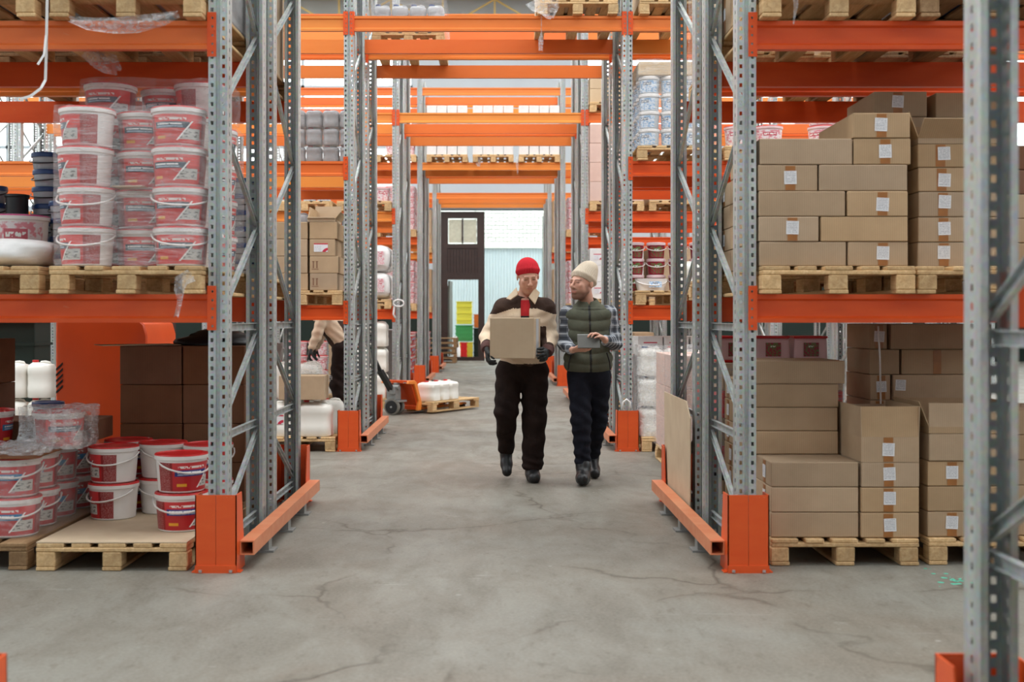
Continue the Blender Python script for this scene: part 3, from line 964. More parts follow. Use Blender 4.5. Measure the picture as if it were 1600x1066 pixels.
# row 0: the rack the viewer stands in; only its rear frame at the carton side shows
YF0 = 3.215 - 2.36
t = thing('pallet_rack', 'blurred grey upright of the rack standing closest, by the picture edge', 'pallet rack', (0, YF0, 0), group='orange and grey pallet racks')
upright(t, XP(1), FY[2], 1, True, -1)
upright(t, XP(2), FY[2], 1, False, -1)
for lv in (0, 1):
    beam(t, XP(1) + PITCH / 2, FY[2] - PD / 2, LV[lv], -1, [-1]); beam(t, XP(1) + PITCH / 2, FY[3] + PD / 2, LV[lv], 1, None)
for half in (0, 1):
    rack('first pallet rack row, %s, on the paint bucket side' % HALF[half], YF(1), half, [-1, 0], [(-1, 0), (-1, 1)])
    rack('first pallet rack row, %s, on the carton side' % HALF[half], YF(1), half, [1, 2], [(1, 0), (1, 1)])
for k in (2, 3, 4, 5):
    js = [-2, -1, 0, 1, 2, 3] if k < 4 else [-3, -2, -1, 0, 1, 2, 3, 4]
    bays = []
    for j in js[:-1]:
        for lv in range(4):
            if j == 0 and (lv < 2 or (lv == 3 and k not in (3, 4))): continue
            if k == 2 and lv == 3: continue
            if k == 5 and lv == 3: continue
            bays.append((j, lv))
    for half in (0, 1):
        rack('%s pallet rack row from the viewer, %s, bridging the passage' % (ORD[k], HALF[half]), YF(k), half, js, bays, near_j=(0, 1) if k < 4 else (), conns=True)

# ------------------------------------------------------------------ column guards and end rails
GH, GW = 0.41, 0.218
def shield_mesh():
    """folded plate in front of a column: face towards -y, cheeks splayed out at the toe"""
    mb = MB()
    th = 0.006
    w, d = GW / 2, 0.15
    for (x0, x1) in ((-w, -0.001), (0.001, w)):
        mb.span((x0, 0, 0.04), (x1, th, GH))
    mb.span((-w, -0.004, 0.0), (w, th, 0.04))
    for s in (-1, 1):
        xa, xb = s * w, s * (w - th)
        pts = [(xa, 0, 0), (xa, d + 0.06, 0), (xa, d - 0.02, GH), (xa, 0, GH)]
        pts2 = [(xb, p[1], p[2]) for p in pts]
        mb.add(pts + pts2, [(0, 1, 2, 3), (7, 6, 5, 4), (0, 4, 5, 1), (1, 5, 6, 2), (2, 6, 7, 3), (3, 7, 4, 0)])
        mb.span((s * w - 0.02, 0.006, 0), (s * w + 0.02 if s > 0 else s * w + 0.02, 0.07, 0.006))
    return mb.mesh('column_shield', MATS['orange_guard'])
SHIELD = shield_mesh()
def rail_mesh(L):
    mb = MB()
    a, b = 0.038, 0.031
    ring = lambda r, y: [(-r, y, -r), (r, y, -r), (r, y, r), (-r, y, r)]
    mb.loft([ring(a, 0), ring(a, L)], cap=False)
    mb.loft([ring(b, 0), ring(b, L)], cap=False)
    for y in (0, L):
        o_, i_ = ring(a, y), ring(b, y)
        mb.add(o_ + i_, [(k, (k + 1) % 4, 4 + (k + 1) % 4, 4 + k) for k in range(4)])
    return mb.mesh('guard_rail', MATS['orange_rail'])
RAIL = rail_mesh(2.34)
mb = MB(); mb.box((0, 0, 0.035), (0.05, 0.09, 0.07)); mb.box((0, 0, 0.006), (0.11, 0.12, 0.012)); BRK = mb.mesh('rail_foot', MATS['machine_grey'])
mb = MB(); mb.lathe([(0.009, 0), (0.009, 0.012)], 6); BOLT = mb.mesh('anchor_bolt', MATS['bolt_steel'])
SIDE = {0: 'paint bucket side', 1: 'carton side'}
for k in range(1, 6):
    for s in (0, 1):
        sg = -1 if s == 0 else 1
        t = thing('column_guard', 'orange folded-steel column guard with end rail, %s rack row, %s' % (ORD[k], SIDE[s]), 'column guard', (XP(s), YF(k), 0), group='orange column guards at the rack ends')
        put('column_shield', SHIELD, t, (0, -0.045, 0))
        put('column_shield', SHIELD, t, (0, 2.36 + 0.045, 0), (0, 0, math.pi))
        put('guard_rail', RAIL, t, (-sg * (GW / 2 + 0.039), 0.03, 0.118))
        if k < 3:
            for y in (0.55, 1.18, 1.8): put('rail_foot', BRK, t, (-sg * (GW / 2 + 0.039), y, 0.0))
            for x in (-0.08, 0.08): put('anchor_bolt', BOLT, t, (x, -0.056, 0.006))
for s in (0, 1):
    t = thing('column_guard', 'orange column guard at the bottom picture edge, %s' % SIDE[s], 'column guard', (XP(s), YF0, 0), group='orange column guards at the rack ends')
    put('column_shield', SHIELD, t, (0, 2.36 + 0.045, 0), (0, 0, math.pi))
if True:
    t = thing('pallet_rack', 'closest rack upright, standing behind the orange guard at the bottom edge, bucket side', 'pallet rack', (0, YF0, 0), group='orange and grey pallet racks')
    upright(t, XP(0), FY[2], 1, False, 1)

# ================================================================== GOODS: builders
MC = {}
def cached(key, fn):
    if key not in MC: MC[key] = fn()
    return MC[key]

def uv_quad(name, w, h, mat, th=0.0012):
    """thin sticker in the XZ plane facing -y, centred, with uv on its face"""
    def f():
        me = bpy.data.meshes.new(name)
        a, b = w / 2, h / 2
        vs = [(-a, 0, -b), (a, 0, -b), (a, 0, b), (-a, 0, b), (-a, th, -b), (a, th, -b), (a, th, b), (-a, th, b)]
        fs = [(0, 1, 2, 3), (7, 6, 5, 4), (0, 4, 5, 1), (1, 5, 6, 2), (2, 6, 7, 3), (3, 7, 4, 0)]
        me.from_pydata(vs, [], fs)
        me.materials.append(mat)
        uv = me.uv_layers.new(name='UVMap')
        for p in me.polygons:
            for li in p.loop_indices:
                v = me.vertices[me.loops[li].vertex_index].co
                uv.data[li].uv = ((v.x + a) / w, (v.z + b) / h)
        return me
    return cached((name, round(w, 4), round(h, 4), mat.name), f)

# ---- pallet
def bx(name, s, mat, bev=0.004):
    def f():
        m = MB(); m.box((0, 0, 0), s); return m.mesh(name, mat, bevel=(bev, 1))
    return cached((name, s, mat.name), f)
def pallet(label, xc, yc, z, rz=0.0, old=False, group='wooden pallets', simple=False):
    t = thing('wooden_pallet', label, 'pallet', (xc, yc, z + 0.002), rz, group)
    mt = MATS['pallet_old' if old else 'pallet_wood']
    ws = [0.145, 0.1, 0.145, 0.1, 0.145]
    x = -0.4
    for w in ws:
        o = put('top_board', bx('top_board', (w, 1.2, 0.022), mt), t, (x + w / 2, R.uniform(-0.006, 0.006), 0.133), (0, 0, R.uniform(-0.004, 0.004)))
        x += w + 0.04125
    for y in (-0.5275, 0, 0.5275):
        put('cross_board', bx('cross_board', (0.8, 0.145, 0.022), mt), t, (0, y, 0.111))
    for y in (-0.55, 0, 0.55):
        for x in (-0.35, 0, 0.35):
            put('block', bx('block', (0.1, 0.1 if y else 0.145, 0.08), mt, 0.006), t, (x + R.uniform(-0.006, 0.006), y + R.uniform(-0.004, 0.004) * (1 if y == 0 else 0), 0.06))
    for x in (-0.35, 0, 0.35):
        put('bottom_board', bx('bottom_board', (0.1, 1.2, 0.021), mt), t, (x, 0, 0.0105))
    return t
PT = 0.148

# ---- cartons
def carton(label, x0, x1, y0, y1, z0, z1, mat='cardboard', tape=None, stick=None, flash=None, side=None, group='cardboard boxes', jit=True, rz=None, stencil=None):
    """closed cardboard box; tape/stick/flash give a place 0..1 along the front; side: along the aisle-side face"""
    w, d, h = x1 - x0, y1 - y0, z1 - z0
    rz = R.uniform(-0.012, 0.012) if rz is None else rz
    t = thing('cardboard_box', label, 'box', ((x0 + x1) / 2, (y0 + y1) / 2, z0), rz, group)
    def f():
        m = MB(); m.box((0, 0, h / 2), (w - 0.006, d - 0.006, h - 0.003))
        return m.mesh('box_body', MATS[mat], bevel=(0.004, 1))
    put('box_body', f(), t)
    fy = -d / 2 + 0.003
    if tape is not None:
        def g():
            m = MB(); m.box((0, 0, 0), (0.052, 0.0015, h - 0.012)); m.box((0, 0.03, h / 2 - 0.006), (0.052, 0.06, 0.0015))
            return m.mesh('tape', MATS['tape'])
        put('tape', cached(('tape', round(h, 3)), g), t, (-w / 2 + tape * w, fy - 0.0008, h / 2 - 0.001))
    if stick is not None:
        put('label', uv_quad('sticker', 0.066, 0.07, MATS['sticker']), t, (-w / 2 + stick * w, fy - 0.003, h * R.uniform(0.46, 0.6)), (0, R.uniform(-0.06, 0.06), 0), 'white printed sticker')
    if flash is not None:
        put('label', uv_quad('flash', 0.14, 0.085, MATS['flash_label']), t, (-w / 2 + flash * w, fy - 0.003, h * 0.5), (0, 0, 0), 'white label with a red swoosh')
    if side is not None:
        s, v = side
        def g2():
            m = MB(); m.box((0, 0, 0), (0.052, 0.0015, h - 0.012)); return m.mesh('tape', MATS['tape'])
        put('tape', cached(('tape2', round(h, 3)), g2), t, (s * (w / 2 - 0.002), -d / 2 + v * d, h / 2), (0, 0, s * math.pi / 2))
        put('label', uv_quad('sticker', 0.066, 0.07, MATS['sticker']), t, (s * (w / 2 + 0.0005), -d / 2 + v * d, h * 0.5), (0, 0, s * math.pi / 2), 'white printed sticker')
    if stencil is not None:
        def g3():
            m = MB()
            for dx in (-0.018, 0.018):
                m.box((dx, 0, 0), (0.012, 0.001, 0.07)); m.box((dx, 0, 0.032), (0.024, 0.001, 0.008))
            m.box((0, 0, -0.045), (0.07, 0.001, 0.006))
            return m.mesh('handling_mark', MATS['brow'])
        put('handling_mark', cached('stencil', g3), t, (-w / 2 + stencil * w, fy - 0.001, h * 0.5))
    return t

def open_carton(label, x0, x1, y0, y1, z0, z1, flaps, mat='cardboard', tape=None, stick=None, group='cardboard boxes', rz=0.0, fill=None):
    """carton without lid; flaps: dict side -> (length, angle in degrees from upright, outwards positive)"""
    w, d, h = x1 - x0, y1 - y0, z1 - z0
    t = thing('open_cardboard_box', label, 'box', ((x0 + x1) / 2, (y0 + y1) / 2, z0), rz, group)
    a, b, th = w / 2 - 0.003, d / 2 - 0.003, 0.005
    m = MB()
    m.span((-a, -b, 0), (a, b, th))
    m.span((-a, -b, th), (a, -b + th, h)); m.span((-a, b - th, th), (a, b, h))
    m.span((-a, -b + th, th), (-a + th, b - th, h)); m.span((a - th, -b + th, th), (a, b - th, h))
    put('box_body', m.mesh('box_body', MATS[mat]), t)
    for sd, (L, ang) in flaps.items():
        ang = math.radians(ang)
        m = MB()
        if sd in 'fb':
            m.span((-a, -th / 2, 0), (a, th / 2, L))
            s = -1 if sd == 'f' else 1
            put('flap', m.mesh('flap', MATS[mat]), t, (0, s * (b - th / 2), h), (-s * ang, 0, 0))
        else:
            m.span((-th / 2, -b, 0), (th / 2, b, L))
            s = -1 if sd == 'l' else 1
            put('flap', m.mesh('flap', MATS[mat]), t, (s * (a - th / 2), 0, h), (0, s * ang, 0))
    if tape is not None:
        m = MB(); m.box((0, 0, 0), (0.052, 0.0015, h - 0.006)); put('tape', m.mesh('tape', MATS['tape']), t, (-w / 2 + tape * w, -b - 0.001, h / 2))
    if stick is not None:
        put('label', uv_quad('sticker', 0.066, 0.07, MATS['sticker']), t, (-w / 2 + stick * w, -b - 0.003, h * 0.5), (0, R.uniform(-0.06, 0.06), 0), 'white printed sticker')
    if fill:
        m = MB(); m.span((-a + 0.01, -b + 0.01, h * 0.6), (a - 0.01, b - 0.01, h - 0.005 + fill)); put('contents', m.mesh('contents', MATS['sack_white'], bevel=(0.02, 2)), t)
    return t

# ---- buckets
def arc_label(name, r0, r1, z0, z1, span, mat, n=14):
    def f():
        me = bpy.data.meshes.new(name)
        vs, fs = [], []
        for i in range(n + 1):
            a = -math.pi / 2 - span / 2 + span * i / n
            vs.append((r0 * math.cos(a), r0 * math.sin(a), z0)); vs.append((r1 * math.cos(a), r1 * math.sin(a), z1))
        for i in range(n):
            fs.append((2 * i, 2 * i + 2, 2 * i + 3, 2 * i + 1))
        me.from_pydata(vs, [], fs)
        me.materials.append(mat)
        uv = me.uv_layers.new(name='UVMap')
        for p in me.polygons:
            for li in p.loop_indices:
                vi = me.loops[li].vertex_index
                uv.data[li].uv = ((vi // 2) / n, vi % 2)
        me.polygons.foreach_set('use_smooth', [True] * len(me.polygons))
        return me
    return cached((name, round(r0, 4), round(z1, 4), round(span, 2), mat.name), f)

def bucket_parts(kind):
    """r_bottom, r_top, height, lid radius, materials"""
    return {
        'paint':  dict(rb=0.126, rt=0.140, h=0.21, body='white_plastic', lid='red_plastic', rim='white_plastic', label='label_red_grey', span=3.5, handle='white_plastic'),
        'paintb': dict(rb=0.126, rt=0.140, h=0.215, body='white_plastic', lid='red_plastic', rim='white_plastic', label='label_red_blue', span=3.5, handle='white_plastic'),
        'paintn': dict(rb=0.126, rt=0.140, h=0.215, body='white_plastic', lid='red_plastic', rim='white_plastic', label='label_red_navy', span=3.5, handle='white_plastic'),
        'tub':    dict(rb=0.080, rt=0.088, h=0.105, body='grey_tub', lid='blue_plastic', rim='blue_plastic', label=None, span=0, handle='black_plastic'),
        'big':    dict(rb=0.150, rt=0.168, h=0.32, body='white_plastic', lid='magenta_plastic', rim='white_plastic', label='label_pink', span=2.0, handle='white_plastic'),
        'bin':    dict(rb=0.080, rt=0.090, h=0.165, body='maroon_plastic', lid='pink_plastic', rim='pink_plastic', label='label_garden', span=1.7, handle='white_plastic'),
        'sea':    dict(rb=0.092, rt=0.100, h=0.174, body='grey_tub', lid='white_plastic', rim='white_plastic', label='label_sea', span=2.2, handle=None),
        'pinkb':  dict(rb=0.126, rt=0.140, h=0.21, body='pink_plastic', lid='red_plastic', rim='pink_plastic', label='label_pink', span=2.6, handle=None),
        'yellow': dict(rb=0.10, rt=0.11, h=0.2, body='pink_plastic', lid='red_plastic', rim='pink_plastic', label='label_pink', span=2.6, handle=None),
    }[kind]

def bucket_meshes(kind):
    def f():
        k = bucket_parts(kind)
        rb, rt, h = k['rb'], k['rt'], k['h']
        m = MB(); m.lathe([(rb * 0.94, 0.0), (rb, 0.006), (rt, h - 0.03), (rt + 0.004, h - 0.028), (rt + 0.004, h - 0.02), (rt, h - 0.018)], 26)
        body = m.mesh('bucket_body', MATS[k['body']], smooth=True, angle=0.6)
        m = MB()
        m.lathe([(rt + 0.002, h - 0.032), (rt + 0.008, h - 0.03), (rt + 0.008, h - 0.010)], 26, cap_lo=True, cap_hi=False, mi=1)
        m.lathe([(rt + 0.008, h - 0.010), (rt + 0.005, h - 0.002), (rt - 0.008, h - 0.0), (rt - 0.012, h - 0.006), (0.02, h - 0.006)], 26, cap_lo=False, mi=0)
        lid = m.mesh('lid', [MATS[k['lid']], MATS[k['rim']]], smooth=True, angle=0.6)
        hd = None
        if k['handle']:
            m = MB()
            path = []
            dr = 0.30 * h
            for i in range(13):
                a = math.pi + math.pi * i / 12
                path.append(((rt + 0.014) * math.cos(a), (rt + 0.012) * math.sin(a), h - 0.04 - dr * math.sin(math.pi * i / 12) ** 0.8))
            m.tube(path, 0.0055 if kind != 'tub' else 0.004, 5)
            hd = m.mesh('handle', MATS[k['handle']], smooth=True)
        lb = None
        if k['label']:
            z0, z1 = 0.012, h - 0.045
            q = lambda z: rb + (rt - rb) * z / (h - 0.03) + 0.0016
            lb = arc_label('print', q(z0), q(z1), z0, z1, k['span'], MATS[k['label']])
        return body, lid, hd, lb
    return cached(('bucket', kind), f)

def bucket(kind, label, x, y, z, rz=0.0, group=None, handle=True, hz=0.0, tilt=None):
    body, lid, hd, lb = bucket_meshes(kind)
    t = thing('plastic_bucket', label, 'bucket', (x, y, z), rz, group or 'plastic buckets')
    if tilt: t.rotation_euler = (tilt[0], tilt[1], rz)
    put('bucket_body', body, t)
    put('lid', lid, t)
    if hd and handle: put('handle', hd, t, rot=(0, 0, hz))
    if lb: put('print', lb, t, label='printed paper wrap')
    return t

def far_bucket_mesh(kind):
    def f():
        body, lid, hd, lb = bucket_meshes(kind)
        m = MB(); mats = []
        for me in (body, lid, lb):
            if not me: continue
            base = len(mats)
            mats += list(me.materials)
            b = len(m.v)
            m.v += [tuple(v.co) for v in me.vertices]
            for p in me.polygons:
                m.f.append(tuple(b + i for i in p.vertices)); m.m.append(base + p.material_index)
        out = m.mesh('plastic_bucket', mats, smooth=True, angle=0.6, recalc=False)
        # give the print its uv by angle and height
        k = bucket_parts(kind)
        uv = out.uv_layers.new(name='UVMap')
        for p in out.polygons:
            for li in p.loop_indices:
                v = out.vertices[out.loops[li].vertex_index].co
                a = (math.atan2(v.x, -v.y) + (k['span'] or 1) / 2) / (k['span'] or 1)
                uv.data[li].uv = (a, (v.z - 0.012) / (k['h'] - 0.057))
        return out
    return cached(('farbucket', kind), f)
def far_bucket(kind, label, x, y, z, rz=0.0, group=None):
    o = put('plastic_bucket', far_bucket_mesh(kind), None, (x, y, z), (0, 0, rz))
    return tag(o, label, 'bucket', group or 'plastic buckets')

# ---- canisters
def canister_meshes(mat, capmat, w=0.25, d=0.21, h=0.37):
    def f():
        n = 20
        def ring(sx_, sy_, z, ox=0.0, e=4.0):
            out = []
            for k in range(n):
                a = 2 * math.pi * k / n
                c, s = math.cos(a), math.sin(a)
                r = (abs(c) ** e + abs(s) ** e) ** (-1 / e)
                out.append((ox + sx_ * c * r, sy_ * s * r, z))
            return out
        m = MB()
        a, b = w / 2, d / 2
        m.loft([ring(a * 0.93, b * 0.93, 0), ring(a, b, 0.012), ring(a, b, h * 0.3), ring(a * 0.975, b * 0.975, h * 0.33), ring(a * 0.975, b * 0.975, h * 0.62), ring(a, b, h * 0.65), ring(a, b, h * 0.8),
                ring(a * 0.9, b * 0.86, h * 0.875), ring(a * 0.55, b * 0.5, h * 0.92, -a * 0.2), ring(0.03, 0.03, h * 0.935, -a * 0.5, 2), ring(0.026, 0.026, h * 0.95, -a * 0.5, 2)])
        body = m.mesh('canister_body', mat, smooth=True, angle=0.7)
        m = MB(); m.lathe([(0.031, h * 0.945), (0.031, h * 0.995), (0.026, h)], 12, (-a * 0.5, 0, 0)); cap = m.mesh('screw_cap', capmat, smooth=True, angle=0.6)
        m = MB(); g = min(0.013, h * 0.034); m.tube([(-a * 0.12, 0, h * 0.9), (-a * 0.02, 0, h * 0.945), (a * 0.3, 0, h * 0.955), (a * 0.62, 0, h * 0.935), (a * 0.74, 0, h * 0.86)], [g, g, g, g, g * 1.2], 7)
        hd = m.mesh('grip', mat, smooth=True)
        return body, cap, hd
    return cached(('canister', mat.name, capmat.name, w, d, h), f)
def canister(label, x, y, z, rz=0.0, mat='milky_jug', cap='red_plastic', size=(0.25, 0.21, 0.37), group='plastic canisters', name='plastic_canister', flash=False):
    b, c, hd = canister_meshes(MATS[mat], MATS[cap], *size)
    t = thing(name, label, 'canister', (x, y, z), rz, group)
    put('canister_body', b, t); put('screw_cap', c, t); put('grip', hd, t)
    if flash: put('label', uv_quad('flash', 0.15, 0.09, MATS['flash_label']), t, (0, -size[1] / 2 - 0.002, size[2] * 0.48), label='white label with a red swoosh')
    return t

# ---- sacks
def sack_mesh(w, d, h, mat, seed=0, stripe=None, lump=0.02):
    rr = random.Random(seed)
    n, k = 24, 12
    m = MB()
    rings = []
    for j in range(k + 1):
        v = -1 + 2 * j / k
        z = h / 2 + h / 2 * math.copysign(abs(v) ** 0.7, v)
        prof = max(0.06, (1 - abs(v) ** 3.2)) ** 0.45
        ring = []
        for i in range(n):
            a = 2 * math.pi * i / n
            c, s = math.cos(a), math.sin(a)
            e = 3.4
            r = (abs(c) ** e + abs(s) ** e) ** (-1 / e) * prof * (1 + lump * math.sin(5 * a + j + seed) + lump * math.sin(2 * a - 0.7 * j + 2 * seed) - 0.02 - lump + rr.uniform(-0.012, 0.012))
            ring.append((w / 2 * c * r, d / 2 * s * r, z))
        rings.append(ring)
    m.loft(rings)
    return m.mesh('sack', MATS[mat], smooth=True)
def sack(label, x, y, z, w, d, h, rz=0.0, mat='sack_white', seed=0, mark=None, group='white sacks', lump=0.02):
    o = put('filled_sack', sack_mesh(w, d, h, mat, seed, lump=lump), None, (x, y, z), (0, 0, rz))
    tag(o, label, 'sack', group)
    if mark:
        put('print', uv_quad('sackmark', mark[0], mark[1], MATS[mark[2]]), o, (mark[3] if len(mark) > 3 else 0, -d / 2 * 1.0 - 0.006, h * 0.5), label='printed mark')
    return o

# ---- films
def film_shell(label, x0, x1, y0, y1, z0, z1, mat='film', wob=0.012, top=True, seed=1, rc=0.025):
    """stretch film wound round a load, closed on top"""
    rr = random.Random(seed)
    nz = 14
    cx, cy = (x0 + x1) / 2, (y0 + y1) / 2
    a, b = (x1 - x0) / 2, (y1 - y0) / 2
    ph = [rr.uniform(0, 6.28) for _ in range(8)]
    base_ring = []
    for q, (sx_, sy_) in enumerate(((1, -1), (1, 1), (-1, 1), (-1, -1))):
        for k in range(3):
            an = -math.pi / 2 + q * math.pi / 2 + k * math.pi / 4
            base_ring.append((sx_ * (a - rc) + rc * math.cos(an), sy_ * (b - rc) + rc * math.sin(an), math.cos(an), math.sin(an)))
        nx_ = ((1, 1), (-1, 1), (-1, -1), (1, -1))[q]
        p = base_ring[-1]; q2 = (nx_[0] * (a - rc) + rc * math.cos(-math.pi / 2 + (q + 1) * math.pi / 2), nx_[1] * (b - rc) + rc * math.sin(-math.pi / 2 + (q + 1) * math.pi / 2))
        for k in range(1, 8):
            u = k / 8
            base_ring.append((p[0] + (q2[0] - p[0]) * u, p[1] + (q2[1] - p[1]) * u, p[2], p[3]))
    per = len(base_ring)
    m = MB(); rings = []
    for j in range(nz + 1):
        z = (z1 - z0) * j / nz
        ring = []
        for i, (px_, py_, nx_, ny_) in enumerate(base_ring):
            t_ = 2 * math.pi * i / per
            w = wob * (1.0 + 0.4 * math.sin(3 * t_ + ph[0] + z * 9) + 0.3 * math.sin(7 * t_ + ph[1] - z * 14) + 0.3 * math.sin(z * 31 + ph[2]) + rr.uniform(-0.3, 0.3))
            ring.append((px_ + w * nx_, py_ + w * ny_, z + (rr.uniform(-0.008, 0.008) if j else 0)))
        rings.append(ring)
    m.loft(rings, cap=False)
    if top:
        base = len(m.v) - per
        m.v.append((0, 0, z1 - z0 + 0.004)); ci = len(m.v) - 1
        for i in range(per): m.f.append((base + i, base + (i + 1) % per, ci)); m.m.append(0)
    o = put('stretch_film', m.mesh('stretch_film', MATS[mat], smooth=True), None, (cx, cy, z0))
    return tag(o, label, 'stretch film', 'clear stretch film wraps')

def film_rag(label, path, width, mat='film_crumple', seed=1, n=7, nrm=(0, -1, 0)):
    """ragged strip of film hanging along a path"""
    rr = random.Random(seed)
    m = MB()
    N = len(path)
    path = [Vector(p) for p in path]
    nrm = Vector(nrm)
    rows = []
    for i, p in enumerate(path):
        d = (path[min(i + 1, N - 1)] - path[max(i - 1, 0)]).normalized()
        s = d.cross(nrm).normalized()
        w = (width[i] if isinstance(width, (list, tuple)) else width)
        rows.append([p + s * ((k / (n - 1) - 0.5) * w) + nrm * (rr.uniform(-0.012, 0.02)) + d * rr.uniform(-0.008, 0.008) for k in range(n)])
    b = 0
    for r in rows: m.v += [tuple(q) for q in r]
    for i in range(N - 1):
        for k in range(n - 1):
            m.f.append((i * n + k, i * n + k + 1, (i + 1) * n + k + 1, (i + 1) * n + k)); m.m.append(0)
    o = put('film_scrap', m.mesh('film_scrap', MATS[mat], smooth=True))
    return tag(o, label, 'plastic film', 'loose film scraps')

# ================================================================== GOODS: first row, paint bucket side
L1, L2, L3, L4 = LV
N5 = ['bottom', 'second', 'third', 'fourth', 'fifth', 'sixth', 'seventh']
# -- floor pallet with loose buckets
pallet('light pallet on the floor under the loose red-lidded buckets, next to the orange guard', -2.03, 6.8, 0)
m = MB(); m.box((0, 0, 0.003), (0.80, 1.19, 0.006))
tag(put('cardboard_sheet', m.mesh('cardboard_sheet', MATS['cardboard_pale']), None, (-2.03, 6.8, PT)), 'flat cardboard sheet under the loose red-lidded buckets', 'cardboard sheet')
zb = PT + 0.006
cols = [(-1.765, 6.60, 'beside the orange guard', 0.62), (-2.27, 6.98, 'standing alone at the open end', -1.45), (-2.035, 7.19, 'between the other two columns', 2.2), (-2.295, 7.345, 'hindmost behind the open end', 1.5), (-1.735, 7.10, 'hindmost behind the rack post', 0.4)]
for q, (x, y, w, rz) in enumerate(cols):
    for l in range(2):
        bucket('paintn', 'white bucket with red lid, %s one of the two %s' % (['lower', 'upper'][l], w), x, y, zb + l * 0.216, rz + l * (0.35 if q == 0 else 0.12), 'loose red-lidded buckets', handle=True, hz=-rz + [0.2, -0.5, 0.4, 0, 0][q] + 0.3 * l)
# -- wrapped floor pallet at the picture edge
pallet('weathered pallet on the floor at the picture edge under film-wrapped buckets', -2.885, 6.82, 0, old=True)
for q, y in enumerate((6.47, 6.79, 7.10, 7.41)):
    for l in range(2):
        bucket('paintb', 'film-wrapped bucket with blue name block, %s layer, %s along the floor pallet at the edge' % (N5[l], ['front', 'second', 'third', 'hindmost'][q]), -2.655 - (0.02 if q else 0), y, PT + l * 0.217, 0.2 + 0.1 * q, 'film-wrapped floor buckets', handle=q < 2, hz=0.1)
film_shell('clear film wound round the blue-labelled floor buckets', -2.845, -2.475, 6.30, 7.575, 0.155, 0.575, 'film_clear', 0.008, top=False, seed=5, rc=0.14)
m = MB(); m.box((0, 0, 0.004), (0.78, 1.16, 0.008), rz=0.03)
tag(put('cardboard_sheet', m.mesh('cardboard_sheet', MATS['cardboard_brown_shaded']), None, (-2.88, 6.86, PT + 0.436)), 'brown cardboard sheet on top of the blue-labelled buckets', 'cardboard sheet')
zt = PT + 0.446
bucket('paint', 'bucket under crumpled film on the brown cardboard sheet', -2.545, 6.84, zt, 0.9, 'buckets on the brown sheet', handle=False)
bucket('paintb', 'white bucket cut by the picture edge on the brown cardboard sheet', -2.96, 6.84, zt, 2.0, 'buckets on the brown sheet', handle=False)
carton('low dark carton lying on the brown sheet behind the filmed bucket', -3.1, -2.42, 7.02, 7.44, zt, zt + 0.13, 'cardboard_brown_shaded')
bucket('tub', 'small dark tub with blue lid atop the low dark carton', -2.745, 7.2, zt + 0.13, 0.0, 'blue-lidded tubs', handle=False)
film_shell('crumpled film over the bucket on the brown sheet', -2.715, -2.375, 6.67, 7.0, zt + 0.001, zt + 0.235, 'film_crumple', 0.012, seed=8)
rr = random.Random(4)
m = MB()
nx, ny = 16, 14
for j in range(ny):
    for i in range(nx):
        u, v = i / (nx - 1), j / (ny - 1)
        m.v.append((-3.0 + 0.56 * u, 6.26 + 0.42 * v, zt + 0.006 + abs(rr.gauss(0, 0.022)) + 0.10 * max(0, v - 0.45) * u))
for j in range(ny - 1):
    for i in range(nx - 1):
        m.f.append((j * nx + i, j * nx + i + 1, (j + 1) * nx + i + 1, (j + 1) * nx + i)); m.m.append(0)
tag(put('film_scrap', m.mesh('film_scrap', MATS['film_crumple'], smooth=True)), 'heap of crumpled film lying on the brown cardboard sheet', 'plastic film', 'loose film scraps')
# -- brown cartons in the shade behind
pallet('pallet under the tall brown cartons in the shade', -2.03, 8.2, 0, old=True)
for l in range(4):
    for c in range(2):
        for dpt in range(2):
            if dpt == 1 and c == 0: continue
            carton('brown shaded carton, %s layer, %s' % (N5[l], ['column by the orange machine', 'front of the column by the rack post', ][c] if dpt == 0 else 'behind the column by the rack post'), -2.435 + 0.41 * c, -2.03 + 0.41 * c, 7.60 + 0.56 * dpt, 8.14 + 0.56 * dpt, PT + 0.253 * l, PT + 0.253 * (l + 1), 'cardboard_brown_shaded', group='brown shaded cartons')
m = MB(); rr = random.Random(9)
rings = []
for j in range(7):
    rings.append([(0.28 * math.cos(a) * (1 - (j / 6) ** 2 * 0.8) * rr.uniform(0.85, 1.12), 0.2 * math.sin(a) * (1 - (j / 6) ** 2 * 0.8) * rr.uniform(0.85, 1.12), 0.11 * j / 6) for a in [2 * math.pi * k / 14 for k in range(14)]])
m.loft(rings)
tag(put('plastic_bag', m.mesh('plastic_bag', MATS['black_plastic'], smooth=True), None, (-1.86, 7.86, PT + 1.014)), 'crumpled black bag on top of the brown shaded cartons', 'bag')
m = MB(); m.box((0, 0, 0.003), (0.5, 0.3, 0.005), rz=0.5)
tag(put('cardboard_sheet', m.mesh('cardboard_sheet', MATS['cardboard_pale']), None, (-2.36, 7.74, PT + 1.013)), 'scrap of pale cardboard on the brown shaded cartons', 'cardboard sheet')
